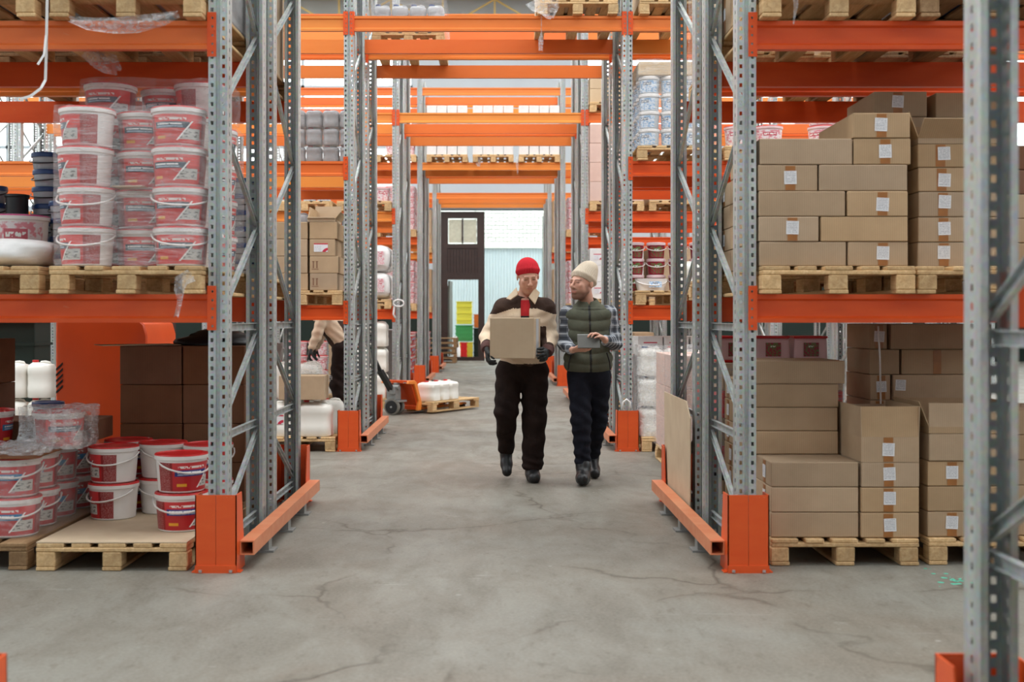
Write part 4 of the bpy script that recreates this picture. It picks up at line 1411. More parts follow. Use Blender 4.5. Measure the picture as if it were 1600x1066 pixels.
# -- parked orange stacker truck
t = thing('stacker_truck', 'orange stacker truck parked behind the shaded cartons', 'stacker truck', (-3.13, 9.75, 0))
m = MB()
prof = [(-0.36, 0.12), (0.37, 0.12), (0.37, 1.20), (0.345, 1.29), (0.28, 1.345), (-0.30, 1.36), (-0.36, 1.33)]
m.loft([[(p[0], y, p[1]) for p in prof] for y in (-0.45, 0.4)])
put('body', m.mesh('body', MATS['machine_orange'], bevel=(0.03, 3), smooth=True, angle=0.5), t)
for k in range(5):
    m = MB(); m.add([(-0.352, -0.455, 0.74 + 0.045 * k), (-0.30, -0.455, 0.79 + 0.045 * k), (-0.30, -0.455, 0.808 + 0.045 * k), (-0.352, -0.455, 0.758 + 0.045 * k), (-0.352, -0.449, 0.74 + 0.045 * k), (-0.30, -0.449, 0.79 + 0.045 * k), (-0.30, -0.449, 0.808 + 0.045 * k), (-0.352, -0.449, 0.758 + 0.045 * k)],
                    [(0, 1, 2, 3), (7, 6, 5, 4), (0, 4, 5, 1), (1, 5, 6, 2), (2, 6, 7, 3), (3, 7, 4, 0)])
    put('warning_stripe', m.mesh('warning_stripe', MATS['black_plastic']), t)
for x in (-0.27, 0.27):
    m = MB(); m.tube([(x - 0.05, 0, 0.09), (x + 0.05, 0, 0.09)], 0.09, 16); put('wheel', m.mesh('wheel', MATS['rubber']), t, (0, -0.25, 0))
m = MB()
for x in (-0.2, 0.2): m.span((x - 0.08, 0.4, 0.04), (x + 0.08, 1.3, 0.1))
put('forks', m.mesh('forks', MATS['machine_orange']), t)
m = MB()
for x in (-0.3, 0.3): m.span((x - 0.04, 0.38, 0.05), (x + 0.04, 0.5, 1.9))
put('mast', m.mesh('mast', MATS['black_plastic']), t)

# -- first shelf, wrapped paint bucket load
pallet('pallet on the first shelf carrying the wrapped paint buckets', -1.93, 6.72, L1)
zb = L1 + PT
COLX = [-2.19, -1.935, -1.69]
for l in range(4):
    for c in range(3):
        y = [6.285, 6.46, 6.285][c]
        bucket('paint', 'wrapped paint bucket on the first shelf, %s layer, %s' % (N5[l], ['outer column', 'set-back middle column', 'column by the rack post'][c]), COLX[c] + R.uniform(-0.008, 0.008), y, zb + l * 0.2118, [-0.95, 0.45, 0.12][c] + R.uniform(-0.1, 0.1), 'wrapped paint buckets', handle=(l < 2 and c != 1) , hz=[0.9, 0, 0.12][c])
for l in range(5):
    for c in range(3):
        if l < 3 and c < 2: continue
        bucket('paint', 'wrapped paint bucket on the first shelf, %s layer, second row back, %s' % (N5[l], ['outer', 'middle', 'rack post side'][c]), [-2.20, -1.93, -1.685][c], [6.63, 6.81, 6.63][c] + (0.08 if l == 4 else 0), zb + l * 0.2118, [0.1, 0.2, -1.7][c], 'wrapped paint buckets', handle=False)
for l in range(4):
    bucket('paint', 'wrapped paint bucket on the first shelf, %s layer, hindmost row by the rack post' % N5[l], -1.685, 6.99, zb + l * 0.2118, 1.2, 'wrapped paint buckets', handle=False)
for c in range(2):
    for l in range(3):
        bucket('paint', 'wrapped paint bucket on the first shelf, %s layer, inside the load, %s' % (N5[l], ['outer', 'middle'][c]), [-2.20, -1.93][c], [6.63, 6.81][c], zb + l * 0.2118, 0, 'wrapped paint buckets', handle=False)
film_shell('clear stretch film round the paint buckets on the first shelf', -2.352, -1.522, 6.118, 7.23, zb + 0.004, zb + 0.84, 'film', 0.003, seed=3, top=False, rc=0.13)
film_shell('clear film over the topmost paint buckets on the first shelf', -2.36, -1.515, 6.535, 7.06, zb + 0.85, zb + 1.066, 'film_clear', 0.006, seed=13, rc=0.13)
m = MB(); m.add([(-0.075, 0, 0), (0.085, -0.008, 0.0), (0.075, 0.15, 0.008), (-0.07, 0.15, 0.0)] + [(-0.075, 0, 0.006), (0.085, -0.008, 0.006), (0.075, 0.15, 0.014), (-0.07, 0.15, 0.006)], [(3, 2, 1, 0), (4, 5, 6, 7), (0, 1, 5, 4), (1, 2, 6, 5), (2, 3, 7, 6), (3, 0, 4, 7)])
tag(put('cardboard_sheet', m.mesh('cardboard_sheet', MATS['cardboard_pale']), None, (-1.942, 6.165, zb + 0.418)), 'slip of cardboard wedged between layers of wrapped paint buckets', 'cardboard sheet')
film_rag('torn film tail dangling over the first shelf beam', [at(300, 430, 6.09), at(283, 440, 6.08), at(281, 455, 6.08), at(282, 470, 6.08), at(276, 495, 6.08)], [0.07, 0.07, 0.05, 0.025, 0.03], seed=3)
# -- first shelf, second pallet with bag, tubs, magenta lid
pallet('pallet on the first shelf under the white bag and blue-lidded tubs', -2.785, 6.72, L1)
sack('lumpy white bag lying on the shelf pallet before the magenta-lidded bucket', -2.615, 6.36, zb, 0.47, 0.36, 0.155, 0.1, 'sack_white', 4, group='bags', lump=0.06)
bucket('big', 'large white bucket with magenta lid behind the lumpy white bag', -2.775, 6.82, zb, 0.3, 'large buckets', handle=False)
for (x, y, n, w) in ((-2.745, 7.20, 7, 'tall stack behind the magenta lid'), (-2.56, 7.0, 4, 'short stack beside the wrapped buckets'), (-3.06, 7.12, 5, 'stack at the picture edge')):
    for l in range(n):
        bucket('tub', 'grey tub with blue lid, %s of the %s' % (N5[l] if l else 'lowest', w), x + R.uniform(-0.006, 0.006), y, zb + l * 0.1055, R.uniform(-0.5, 0.5), 'blue-lidded tubs', handle=l > 1, hz=R.uniform(-0.2, 0.2))
for l in range(2):
    bucket('tub', 'grey tub with blue lid, %s of the hidden pair right against the film' % ['lower', 'upper'][l], -2.53, 7.21, zb + 0.372 + l * 0.1055, 0.3, 'blue-lidded tubs', handle=True)
m = MB(); m.box((0, 0, 0.185), (0.2, 0.2, 0.37)); tag(put('cardboard_box', m.mesh('cardboard_box', MATS['cardboard'], bevel=(0.004, 1)), None, (-2.53, 7.21, zb)), 'carton under the pair of tubs against the film', 'box')
m = MB(); m.lathe([(0.06, 0), (0.066, 0.4), (0.072, 0.405), (0.072, 0.42)], 18); tag(put('black_pail', m.mesh('black_pail', MATS['black_plastic'], smooth=True, angle=0.6), None, (-2.885, 7.075, zb + 0.05)), 'tall black pail between the blue-lidded tub stacks', 'pail')
m = MB(); m.box((0, 0, 0.025), (0.13, 0.13, 0.05)); tag(put('wooden_block', m.mesh('wooden_block', MATS['pallet_wood']), None, (-2.885, 7.075, zb)), 'wooden block under the tall black pail', 'block')
# tubs on the rear half, seen past the posts
pallet('pallet on the first shelf of the rear half, under blue-lidded tubs', -1.93, 8.1, L1)
for q, y in enumerate((7.64, 7.84)):
    for l in range(6):
        bucket('tub', 'grey tub with blue lid behind the rack post, %s layer, %s stack' % (N5[l], ['front', 'rear'][q]), -1.63, y, zb + l * 0.1055, 0.4 * q, 'blue-lidded tubs', handle=q == 0)
for q, xc in enumerate((-2.80, -3.67)):  # rear loads added to hold back light from above and behind
    pallet('added pallet on the first shelf of the rear half, %s' % ['behind the magenta-lidded bucket', 'beyond the picture edge'][q], xc, 8.1, L1, old=True)
carton('light-blocking carton added on the rear first shelf pallet beyond the picture edge', -4.05, -3.29, 7.6, 8.6, L1 + PT, L1 + PT + 0.25, 'cardboard', group='rear first shelf cartons')
carton('low light-blocking carton added on the rear first shelf pallet behind the magenta-lidded bucket', -3.18, -2.42, 7.6, 8.6, L1 + PT, L1 + PT + 0.25, 'cardboard', group='rear first shelf cartons')
carton('low carton between the rear tubs and the wrapped paint buckets', -2.32, -1.75, 7.6, 8.6, L1 + PT, L1 + PT + 0.3, 'cardboard', group='rear first shelf cartons')
pallet('added pallet on the first shelf just beyond the picture edge, bucket side', -3.67, 6.72, L1, old=True)  # added beside the frame, also to hold light back
# -- second shelf: pallets with wrapped loads reaching out of the picture
for q, xc in enumerate((-1.93, -2.80)):
    pallet('pallet high on the second shelf, %s' % ['close to the rack post', 'at the picture edge'][q], xc, 6.72, L2)
    m = MB(); m.box((0, 0, 0.35), (0.78, 1.1, 0.7)); tag(put('unseen_load', m.mesh('unseen_load', MATS['grey_box'], bevel=(0.02, 2)), None, (xc, 6.72, L2 + PT)), 'unseen grey block added for shade on the second shelf pallet %s' % ['close to the rack post', 'at the picture edge'][q], 'load')  # block above the frame, added to shade the shelf below
    film_shell('film wound round the second shelf pallet %s' % ['close to the rack post', 'at the picture edge'][q], xc - 0.401, xc + 0.401, 6.10, 7.335, L2 + PT + 0.003, L2 + 0.9, 'film', 0.0015, top=False, seed=20 + q)
for q, xc in enumerate((-1.93, -2.80)):
    pallet('pallet on the second shelf of the rear half, %s' % ['close to the rack post', 'at the picture edge'][q], xc, 8.1, L2, old=True)
    carton('tall light-blocking carton added on the rear second shelf pallet, %s' % ['close to the rack post', 'at the picture edge'][q], xc - 0.39, xc + 0.39, 7.6, 8.6, L2 + PT, L2 + PT + 1.0, 'cardboard', group='added tall rear second shelf cartons')  # added to keep roof light off the rear beams
pallet('added pallet on the second shelf just beyond the picture edge', -3.67, 6.72, L2, old=True)  # added out of frame to fill the bay against roof light
film_rag('wide ragged film hanging over the upper beam', [at(108, 30, 6.095), at(140, 38, 6.095), at(180, 40, 6.095), at(215, 38, 6.095), at(255, 30, 6.095), at(278, 22, 6.095)], [0.03, 0.07, 0.09, 0.09, 0.07, 0.04], 'film_crumple', 6, nrm=(0, -1, 0.001))
film_rag('film tatters hanging under the upper beam', [at(130, 82, 6.4), at(150, 92, 6.4), at(172, 100, 6.4), at(186, 112, 6.4)], [0.05, 0.1, 0.12, 0.05], 'film_crumple', 7)
film_rag('long film rag beside the rack post near the top', [at(372, -5, 7.35), at(366, 30, 7.35), at(368, 60, 7.35), at(380, 85, 7.35), at(396, 105, 7.35)], [0.14, 0.12, 0.1, 0.08, 0.05], 'film_crumple', 8)
m = MB()
pts = [at(74, -20, 6.02), at(73, 40, 6.02), at(72, 90, 6.02), at(71, 125, 6.02), at(64, 138, 6.0), at(48, 150, 5.99), at(32, 155, 5.98)]
for i in range(len(pts) - 1):
    m.bar(pts[i], pts[i + 1], 0.014, 0.002, up=(0, 1, 0))
pts2 = [at(72, 55, 6.02), at(69, 85, 6.0), at(59, 101, 5.99)]
for i in range(2): m.bar(pts2[i], pts2[i + 1], 0.012, 0.002, up=(0, 1, 0))
tag(put('packing_strap', m.mesh('packing_strap', MATS['strap_white'])), 'loose white packing strap hanging over the upper beams', 'strap')

# ================================================================== GOODS: first row, carton side
def layer_boxes(prefix, group, y0, specs, z0s):
    pass
pallet('pallet on the floor under the cartons next to the orange guard', 1.895, 6.93, 0)
zb = PT
HB = 0.137
for l in range(3):
    carton('long carton on the floor pallet by the guard, %s layer' % N5[l], 1.50, 1.98, 6.36, 6.70 + 0.2, zb + l * HB, zb + (l + 1) * HB, side=(-1, 0.3), group='floor cartons by the guard')
for l in range(3):
    carton('short stickered carton on the floor pallet by the guard, %s layer' % N5[l], 1.985, 2.305, 6.35, 6.9, zb + l * HB, zb + (l + 1) * HB, tape=0.47, stick=0.5 - 0.01 * l, group='floor cartons by the guard')
open_carton('open carton with front flap raised, atop the short stickered cartons', 1.985, 2.305, 6.35, 6.9, zb + 3 * HB, zb + 4 * HB, {'f': (0.165, -4), 'l': (0.165, 2), 'r': (0.165, 2), 'b': (0.14, 10)}, tape=0.47, stick=0.47, fill=0.03, group='floor cartons by the guard')
for l in range(4):
    w = [1.97, 1.97, 1.975, 2.01][l]
    carton('plain carton in the column of four on the long cartons, %s' % ['lowest', 'second', 'third', 'topmost'][l], 1.47, w, 6.71, 7.2, zb + 3 * HB + l * 0.1345, zb + 3 * HB + (l + 1) * 0.1345, side=(-1, 0.25), group='column of plain cartons')
for l in range(6):
    carton('carton behind the column of four, seen past the post, %s' % (N5[l]), 1.47, 1.95, 7.03 if l < 3 else 7.22, 7.5, zb + l * HB, zb + (l + 1) * HB, side=(-1, 0.6), group='cartons past the post')
# second floor pallet
pallet('pallet on the floor behind the near grey upright', 2.756, 6.95, 0)
for l in range(4):
    if l == 1:
        carton('long plain carton on the pallet behind the near upright, second layer', 2.355, 2.835, 6.38, 6.8, zb + l * 0.138, zb + (l + 1) * 0.138, group='floor cartons behind the near upright')
    elif l == 3:
        carton('long plain carton just under the open one behind the near upright', 2.36, 2.85, 6.37, 6.8, zb + l * 0.138, zb + (l + 1) * 0.138 + 0.012, group='floor cartons behind the near upright')
    else:
        carton('stickered carton on the pallet behind the near upright, %s layer' % N5[l], 2.355, 2.835, 6.38, 6.8, zb + l * 0.138, zb + (l + 1) * 0.138, tape=0.28, stick=0.28, group='floor cartons behind the near upright')
open_carton('open carton with splayed flap on the stack behind the near upright', 2.36, 2.85, 6.37, 6.8, zb + 0.565, zb + 0.60, {'f': (0.13, 0), 'l': (0.15, 22), 'b': (0.13, 5), 'r': (0.13, 3)}, mat='cardboard', group='floor cartons behind the near upright')
for l in range(5):
    carton('carton past the near upright at the picture edge, floor pallet, %s layer' % N5[l], 2.86, 3.2, 6.42, 6.95, zb + l * 0.138, zb + (l + 1) * 0.138, group='floor cartons at the picture edge')
# rear half of the first row
pallet('pallet of the rear half under the tall shaded cartons', 2.82, 8.2, 0, old=True)
z = PT
for l, h in enumerate((0.17, 0.165, 0.165, 0.16, 0.165, 0.165, 0.165)):
    o1 = [0.14, 0.13, 0.2, 0.12, 0.14, 0.2, 0.12][l]
    carton('small end-on carton in the tall shaded stack, %s layer' % N5[l], 2.43, 2.43 + o1, 7.6, 8.1, z, z + h, 'cardboard', stick=0.55 if l in (3, 4, 6) else None, tape=0.55 if l in (3, 4, 6) else None, group='tall shaded cartons')
    carton('long carton in the tall shaded stack, %s layer' % N5[l], 2.44 + o1, 3.22, 7.58 + 0.02 * (l % 2), 8.1, z, z + h, 'cardboard', tape=0.4 if l in (2, 5) else None, stick=0.08 if l == 4 else None, group='tall shaded cartons')
    z += h
m = MB(); m.tube([at(1372, 510, 7.54), at(1375, 560, 7.53), at(1376, 625, 7.53), at(1376, 660, 7.54)], 0.006, 6)
tag(put('packing_strap', m.mesh('packing_strap', MATS['strap_white'])), 'pale strap running down the tall shaded cartons', 'strap')
# wrapped red boxes next to the passage
pallet('pallet of the rear half carrying film-wrapped red boxes', 1.87, 8.2, 0)
for l in range(5):
    for c in range(3):
        for dp in range(2):
            if dp == 1 and c > 0: continue
            mt = ['cardboard', 'red_plastic', 'cardboard', 'red_plastic', 'cardboard_pale'][l]
            carton('film-wrapped %s box past the post, %s layer, %s' % (['brown', 'red', 'tan', 'red', 'pale'][l], N5[l], ['front corner by the passage', 'front middle', 'front far end'][c] if dp == 0 else 'rear corner by the passage'), 1.48 + c * 0.265, 1.74 + c * 0.265, 7.62 + dp * 0.56, 8.16 + dp * 0.56, PT + l * 0.18, PT + (l + 1) * 0.18, mt, group='film-wrapped red boxes')
film_shell('clear film round the red boxes past the post', 1.465, 2.285, 7.605, 8.735, PT + 0.003, PT + 0.9, 'film', 0.005, top=False, seed=31)
zt = PT + 0.9
for q, x in enumerate((1.585, 1.83, 2.08)):
    t = thing('plastic_tub', 'pinkish tub with red base and dark sticker, %s of three' % ['closest to the passage', 'middle', 'furthest from the passage'][q], 'tub', (x, 7.8, zt), 0, 'pinkish tubs on the wrapped boxes')
    m = MB(); m.box((0, 0, 0.085), (0.225, 0.2, 0.15), taper=0.94); put('tub_body', m.mesh('tub_body', MATS['pink_plastic'], bevel=(0.015, 2)), t)
    m = MB(); m.box((0, 0, 0.008), (0.24, 0.22, 0.016)); put('base_rim', m.mesh('base_rim', MATS['red_plastic'], bevel=(0.005, 1)), t)
    m = MB(); m.box((0, 0, 0.166), (0.222, 0.2, 0.016)); put('lid', m.mesh('lid', MATS['red_plastic'], bevel=(0.005, 1)), t)
    put('label', uv_quad('pinkmark', 0.1, 0.09, MATS['label_garden']), t, (0.0, -0.105, 0.085), label='dark sticker with a red roundel')
# brown paper rolls standing by the wrapped boxes
for q, (x, y) in enumerate(((1.44, 7.30), (1.40, 7.46))):
    pass
# cardboard sheet leaning inside the rail
t_ = MB()
poly = [(7.47, 0.02), (8.55, 0.02), (8.6, 0.80), (7.62, 0.80), (7.46, 0.70)]
t_.loft([[(0.0, p[0], p[1]) for p in poly], [(0.006, p[0], p[1]) for p in poly]])
tag(put('cardboard_sheet', t_.mesh('cardboard_sheet', MATS['cardboard_pale']), None, (1.244, 0, 0)), 'large bare cardboard sheet leaning on the posts behind the guard rail', 'cardboard sheet')

# -- first shelf
pallet('pallet on the first shelf under the bonded carton stack', 1.80, 6.72, L1)
zb = L1 + PT
YA, YB2 = 6.19, 6.58
hs = [0.13, 0.133, 0.135, 0.14, 0.14]
z = zb
A, B_, C_ = 1.40, 1.862, 2.18
lay = [((1.395, 1.858, None, 'long'), (1.862, 2.185, 0.58, 'short')), ((1.395, 1.715, 0.56, 'short'), (1.72, 2.185, None, 'long')), ((1.395, 1.855, None, 'long'), (1.86, 2.185, 0.58, 'short')),
       ((1.39, 1.71, 0.54, 'short'), (1.716, 2.185, None, 'long')), ((1.40, 1.895, None, 'long'), (1.9, 2.205, 0.55, 'short'))]
for l, pair in enumerate(lay):
    h = hs[l]
    for q, (x0, x1, st, kind) in enumerate(pair):
        carton('%s carton in the shelf stack, %s layer, %s' % ('stickered short' if st else 'plain long', N5[l], ['by the rack post', 'away from the rack post'][q]), x0, x1, YA + R.uniform(-0.01, 0.01), YB2, z, z + h, tape=st, stick=st, group='bonded shelf cartons')
    # rows behind, only the passage side shows
    carton('carton behind the shelf stack front, %s layer, middle of the passage side' % N5[l], 1.395, 1.72, YB2 + 0.005, YB2 + 0.37, z, z + h, side=(-1, 0.5) if l % 2 == 0 else None, group='bonded shelf cartons')
    if l < 4:
        carton('carton behind the shelf stack front, %s layer, rear of the passage side' % N5[l], 1.395, 1.78, YB2 + 0.375, 7.33, z, z + h, side=(-1, 0.5) if l % 2 else None, group='bonded shelf cartons')
    carton('carton behind the shelf stack front, %s layer, inner row' % N5[l], 1.73, 2.185, YB2 + 0.005, YB2 + 0.37, z, z + h, group='bonded shelf cartons')
    z += h
carton('stickered carton topmost on the bonded shelf stack', 1.893, 2.2, 6.19, 6.86, z, z + 0.135, tape=0.5, stick=0.49, group='bonded shelf cartons')
ztop = z
pallet('pallet on the first shelf half hidden by the near upright', 2.615, 6.74, L1)
z = zb
for l in range(5):
    h = [0.133, 0.135, 0.135, 0.13, 0.128][l]
    carton('stickered carton in the shelf column behind the near upright, %s layer' % N5[l], 2.265, 2.74, 6.27, 6.72, z, z + h, tape=0.30 - 0.01 * l, stick=0.30, group='shelf cartons behind the near upright')
    z += h
open_carton('open carton with flaps spread atop the shelf column behind the near upright', 2.265, 2.74, 6.27, 6.72, z, z + 0.03, {'f': (0.13, 46), 'l': (0.15, 20), 'r': (0.13, 20), 'b': (0.13, -15)}, group='shelf cartons behind the near upright')
zz = zb
for l in range(7):
    h = 0.148
    carton('carton in the rear shelf column, %s layer' % ('topmost' if l == 6 else N5[l]), 2.19, 2.5, 6.76, 7.3, zz, zz + h, tape=0.45 if l == 6 else None, stick=0.45 if l == 6 else None, group='rear shelf cartons')
    zz += h
for l in range(7):
    h = 0.148
    if l < 5: continue
    carton('carton in the hindmost shelf column near the upright, %s' % ['lower', 'upper'][l - 5], 2.56, 3.0, 6.8, 7.3, zb + l * h, zb + (l + 1) * h, group='rear shelf cartons')
for l in range(5):
    carton('carton in the hindmost shelf column, %s support layer' % N5[l], 2.56, 3.0, 6.8, 7.3, zb + l * 0.148, zb + (l + 1) * 0.148, group='rear shelf cartons')
for l in range(5):
    carton('%s carton past the near upright at the picture edge, first shelf, %s layer' % ('tan' if l < 3 else 'browner', N5[l]), 2.76, 3.06, 6.3, 6.78, zb + l * 0.131, zb + (l + 1) * 0.131, 'cardboard' if l < 3 else 'cardboard_brown_shaded', stick=0.9 if l == 2 else None, group='shelf cartons at the picture edge')
# -- second shelf
for q, xc in enumerate((1.80, 2.63)):
    pallet('pallet high on the second shelf on the carton side, %s' % ['next to the rack post', 'behind the near upright'][q], xc, 6.72, L2, old=(q == 1))
for l in range(2):
    for dp in range(3):
        carton('carton high on the second shelf, %s layer, %s of the passage side' % (N5[l], ['front', 'middle', 'rear'][dp]), 1.40, 1.78, 6.2 + dp * 0.38, 6.57 + dp * 0.38, L2 + PT + l * 0.25, L2 + PT + (l + 1) * 0.25, side=(-1, 0.5), group='second shelf cartons')
m = MB(); m.box((0, 0, 0.3), (0.6, 0.9, 0.6)); tag(put('unseen_load', m.mesh('unseen_load', MATS['blue_plastic'], bevel=(0.03, 2)), None, (2.63, 6.72, L2 + PT)), 'blue load on the second shelf pallet behind the near upright', 'load')
pallet('pallet of the rear half high behind the near upright', 2.72, 8.15, L2, old=True)
carton('tall light-blocking carton added to the rear half high behind the near upright', 2.34, 3.1, 7.6, 8.6, L2 + PT, L2 + PT + 0.9, 'cardboard', group='added tall rear second shelf cartons')  # added to darken the rack inside by blocking roof light
carton('tall carton inside the high load next to the rack post', 1.80, 2.18, 6.2, 7.3, L2 + PT, L2 + PT + 0.6, 'cardboard', group='second shelf cartons')
film_rag('thin film tail hanging from the second shelf pallet', [at(1243, -8, 6.08), at(1244, 8, 6.08), at(1241, 20, 6.08), at(1240, 38, 6.08)], [0.03, 0.025, 0.012, 0.005], seed=12)
pallet('pallet of the rear half high beside the passage under pale film', 1.85, 8.15, L2)
for l in range(3):
    for dp in range(2):
        carton('pale filmed carton high past the post, %s layer, %s' % (N5[l], ['front', 'rear'][dp]), 1.46, 1.86, 7.6 + dp * 0.55, 8.14 + dp * 0.55, L2 + PT + l * 0.28, L2 + PT + (l + 1) * 0.28, 'cardboard_pale', group='pale filmed cartons')
film_shell('pale film round the high cartons past the post', 1.44, 2.3, 7.575, 8.72, L2 + PT + 0.003, L2 + PT + 0.86, 'film', 0.006, top=False, seed=41)
# rear half first shelf
pallet('pallet of the rear half on the first shelf, carton side', 1.85, 8.15, L1)
bucket('pinkb', 'tilted pinkish bucket past the post on the rear half shelf', 1.62, 7.9, L1 + PT + 0.33, 0.5, 'odd buckets', tilt=(0.0, 0.16))
carton('carton under the tilted pinkish bucket', 1.46, 1.86, 7.66, 8.2, L1 + PT, L1 + PT + 0.31, 'cardboard')
bucket('pinkb', 'pale pink bucket standing behind the shelf cartons', 2.08, 7.9, L1 + PT + 0.42, 0.2, 'odd buckets')
carton('carton under the pale pink bucket', 1.88, 2.28, 7.66, 8.2, L1 + PT, L1 + PT + 0.42, 'cardboard')

for q, xc in enumerate((2.72, 3.6)):  # loads added at the back to keep light off the lower cartons
    pallet('added pallet of the rear half on the first shelf behind the near upright, %s' % ['inner', 'outer'][q], xc, 8.15, L1, old=True)
    carton('big light-blocking carton added on the rear half first shelf behind the near upright, %s' % ['inner', 'outer'][q], xc - 0.38, xc + 0.38, 7.65, 8.65, L1 + PT, L1 + PT + 0.45, 'cardboard', group='big rear half cartons')
pallet('added pallet on the first shelf just beyond the picture edge, carton side', 3.47, 6.72, L1, old=True)
t = thing('paper_roll', 'brown paper roll with black band standing past the first row post', 'paper roll', (1.455, 7.551, 0))
m = MB(); m.lathe([(0.042, 0), (0.042, 0.36), (0.03, 0.365)], 16); put('roll', m.mesh('roll', MATS['cardboard'], smooth=True, angle=0.6), t)
m = MB(); m.lathe([(0.0432, 0.30), (0.0432, 0.355)], 16, cap_lo=False, cap_hi=False); put('band', m.mesh('band', MATS['black_plastic'], smooth=True), t)
put('label', uv_quad('sticker', 0.05, 0.12, MATS['sticker']), t, (0, -0.0435, 0.15))
# -- nearest rack: boxes at the picture edge
pallet('pallet under the cartons at the bottom corner of the picture', 1.95, 2.75, 0)
for l in range(3):
    for dp in range(2):
        carton('carton at the bottom picture corner behind the near upright, %s layer, %s' % (N5[l], ['closer', 'further'][dp]), 1.46, 1.95, 2.2 + dp * 0.5, 2.69 + dp * 0.46, PT + l * 0.25, PT + (l + 1) * 0.25, 'cardboard', group='bottom corner cartons')

# -- wrapped pallet standing in the cross aisle
pallet('pallet in the cross aisle under the tall pinkish wrapped cartons', 1.93, 10.55, 0, group='wooden pallets')
for l in range(3):
    for c in range(2):
        for dp in range(2):
            if c == 1 and dp == 1: continue
            carton('pinkish wrapped carton in the cross aisle, %s layer, %s' % (N5[l], ['front by the passage', 'front inner', 'rear by the passage'][c + 2 * dp]), 1.53 + 0.4 * c, 1.92 + 0.4 * c, 9.98 + 0.58 * dp, 10.55 + 0.58 * dp, PT + l * 0.29, PT + (l + 1) * 0.29, 'cardboard_pink', group='pinkish wrapped cartons')
film_shell('milky film round the pinkish cartons in the cross aisle', 1.515, 2.34, 9.965, 11.145, PT + 0.003, PT + 0.9, 'film', 0.005, top=False, seed=51)

# ================================================================== GOODS: deeper rows
LVN = ['floor', 'first shelf', 'second shelf', 'third shelf', 'fourth shelf']
SDN = {-1: 'bucket side', 1: 'carton side'}
LVZ = [0.0] + LV
def where(k, lv, s, half=0):
    return '%s row %s%s, %s' % (ORD[k], LVN[lv], ' rear half' if half else '', SDN[s])
def base_y(k, half): return YF(k) + (0.525 if half == 0 else 1.83)
def lpallet(k, lv, s, xc, half=0, extra='', old=False):
    pallet('pallet on the %s%s' % (where(k, lv, s, half), extra), xc, base_y(k, half), LVZ[lv], old=old)
    return LVZ[lv] + PT
COLN = ['passage-side column', 'second column', 'third column', 'fourth column']
def load_buckets(kind, adj, k, lv, s, xc, nx, nz, ny=3, half=0, full=False, extra='', fac=2.12, z=None, pal=True):
    """block of buckets: front row plus the passage-side rows behind it"""
    z = lpallet(k, lv, s, xc, half, extra) if pal else z
    p = bucket_parts(kind)
    r = p['rt'] + 0.0095
    w = 2 * r
    nx = min(nx, int(0.82 / w))
    yc = base_y(k, half)
    y0 = yc - 0.58 + r
    for l in range(nz):
        for c in range(nx):
            for d in range(ny):
                if d > 0 and c > 0: continue
                x = xc - s * (0.38 - r) + s * c * w
                lab = '%s bucket, %s layer, %s, %s%s' % (adj, N5[l], COLN[c] if d == 0 else 'row %s back' % ['', 'second', 'third', 'fourth', 'fifth'][d], where(k, lv, s, half), extra)
                far_bucket(kind, lab, x, y0 + d * w, z + l * (p['h'] + 0.002), R.uniform(-0.5, 0.5) - (s * 0.5 if d == 0 else s * 1.4), '%s buckets deeper in the hall' % adj)
def load_cartons(mat, adj, k, lv, s, xc, nx, nz, h, ny=2, half=0, extra='', flash=False, pal=True, z=None, stencil=False, w=0.8):
    z = lpallet(k, lv, s, xc, half, extra) if pal else z
    yc = base_y(k, half)
    wx = w / nx; dy = 1.14 / ny
    for l in range(nz):
        for c in range(nx):
            for d in range(ny):
                if d > 0 and c > 0: continue
                xa = xc - s * w / 2 + (s * c * wx if s > 0 else s * (c + 1) * wx + 2 * 0)
                if s < 0: xa = xc + w / 2 - (c + 1) * wx
                lab = '%s carton, %s layer, %s, %s%s' % (adj, N5[l], COLN[c] if d == 0 else 'row %s back' % ['', 'second', 'third'][d], where(k, lv, s, half), extra)
                carton(lab, xa + 0.003, xa + wx - 0.003, yc - 0.57 + d * dy, yc - 0.57 + (d + 1) * dy - 0.008, z + l * h, z + (l + 1) * h, mat, flash=0.5 if flash and (l + c) % 2 == 0 else None, stencil=0.3 if stencil and (l + c) % 2 else None, group='%s cartons deeper in the hall' % adj)
    return z + nz * h
def load_canisters(adj, k, lv, s, xc, nx, nz, mat='milky_jug', cap='red_plastic', size=(0.25, 0.21, 0.37), ny=2, half=0, extra='', pal=True, z=None):
    z = lpallet(k, lv, s, xc, half, extra) if pal else z
    yc = base_y(k, half)
    for l in range(nz):
        for c in range(nx):
            for d in range(ny):
                if d > 0 and c > 0 and l < nz - 1: continue
                x = xc - s * (0.39 - size[0] / 2) + s * c * (size[0] + 0.008)
                lab = '%s canister, %s layer, %s, %s%s' % (adj, N5[l], (COLN[c] if d == 0 else 'row behind %s' % COLN[c]), where(k, lv, s, half), extra)
                canister(lab, x, yc - 0.58 + size[1] / 2 + d * (size[1] + 0.01), z + l * (size[2] + 0.002), 0, mat, cap, size, '%s canisters' % adj)

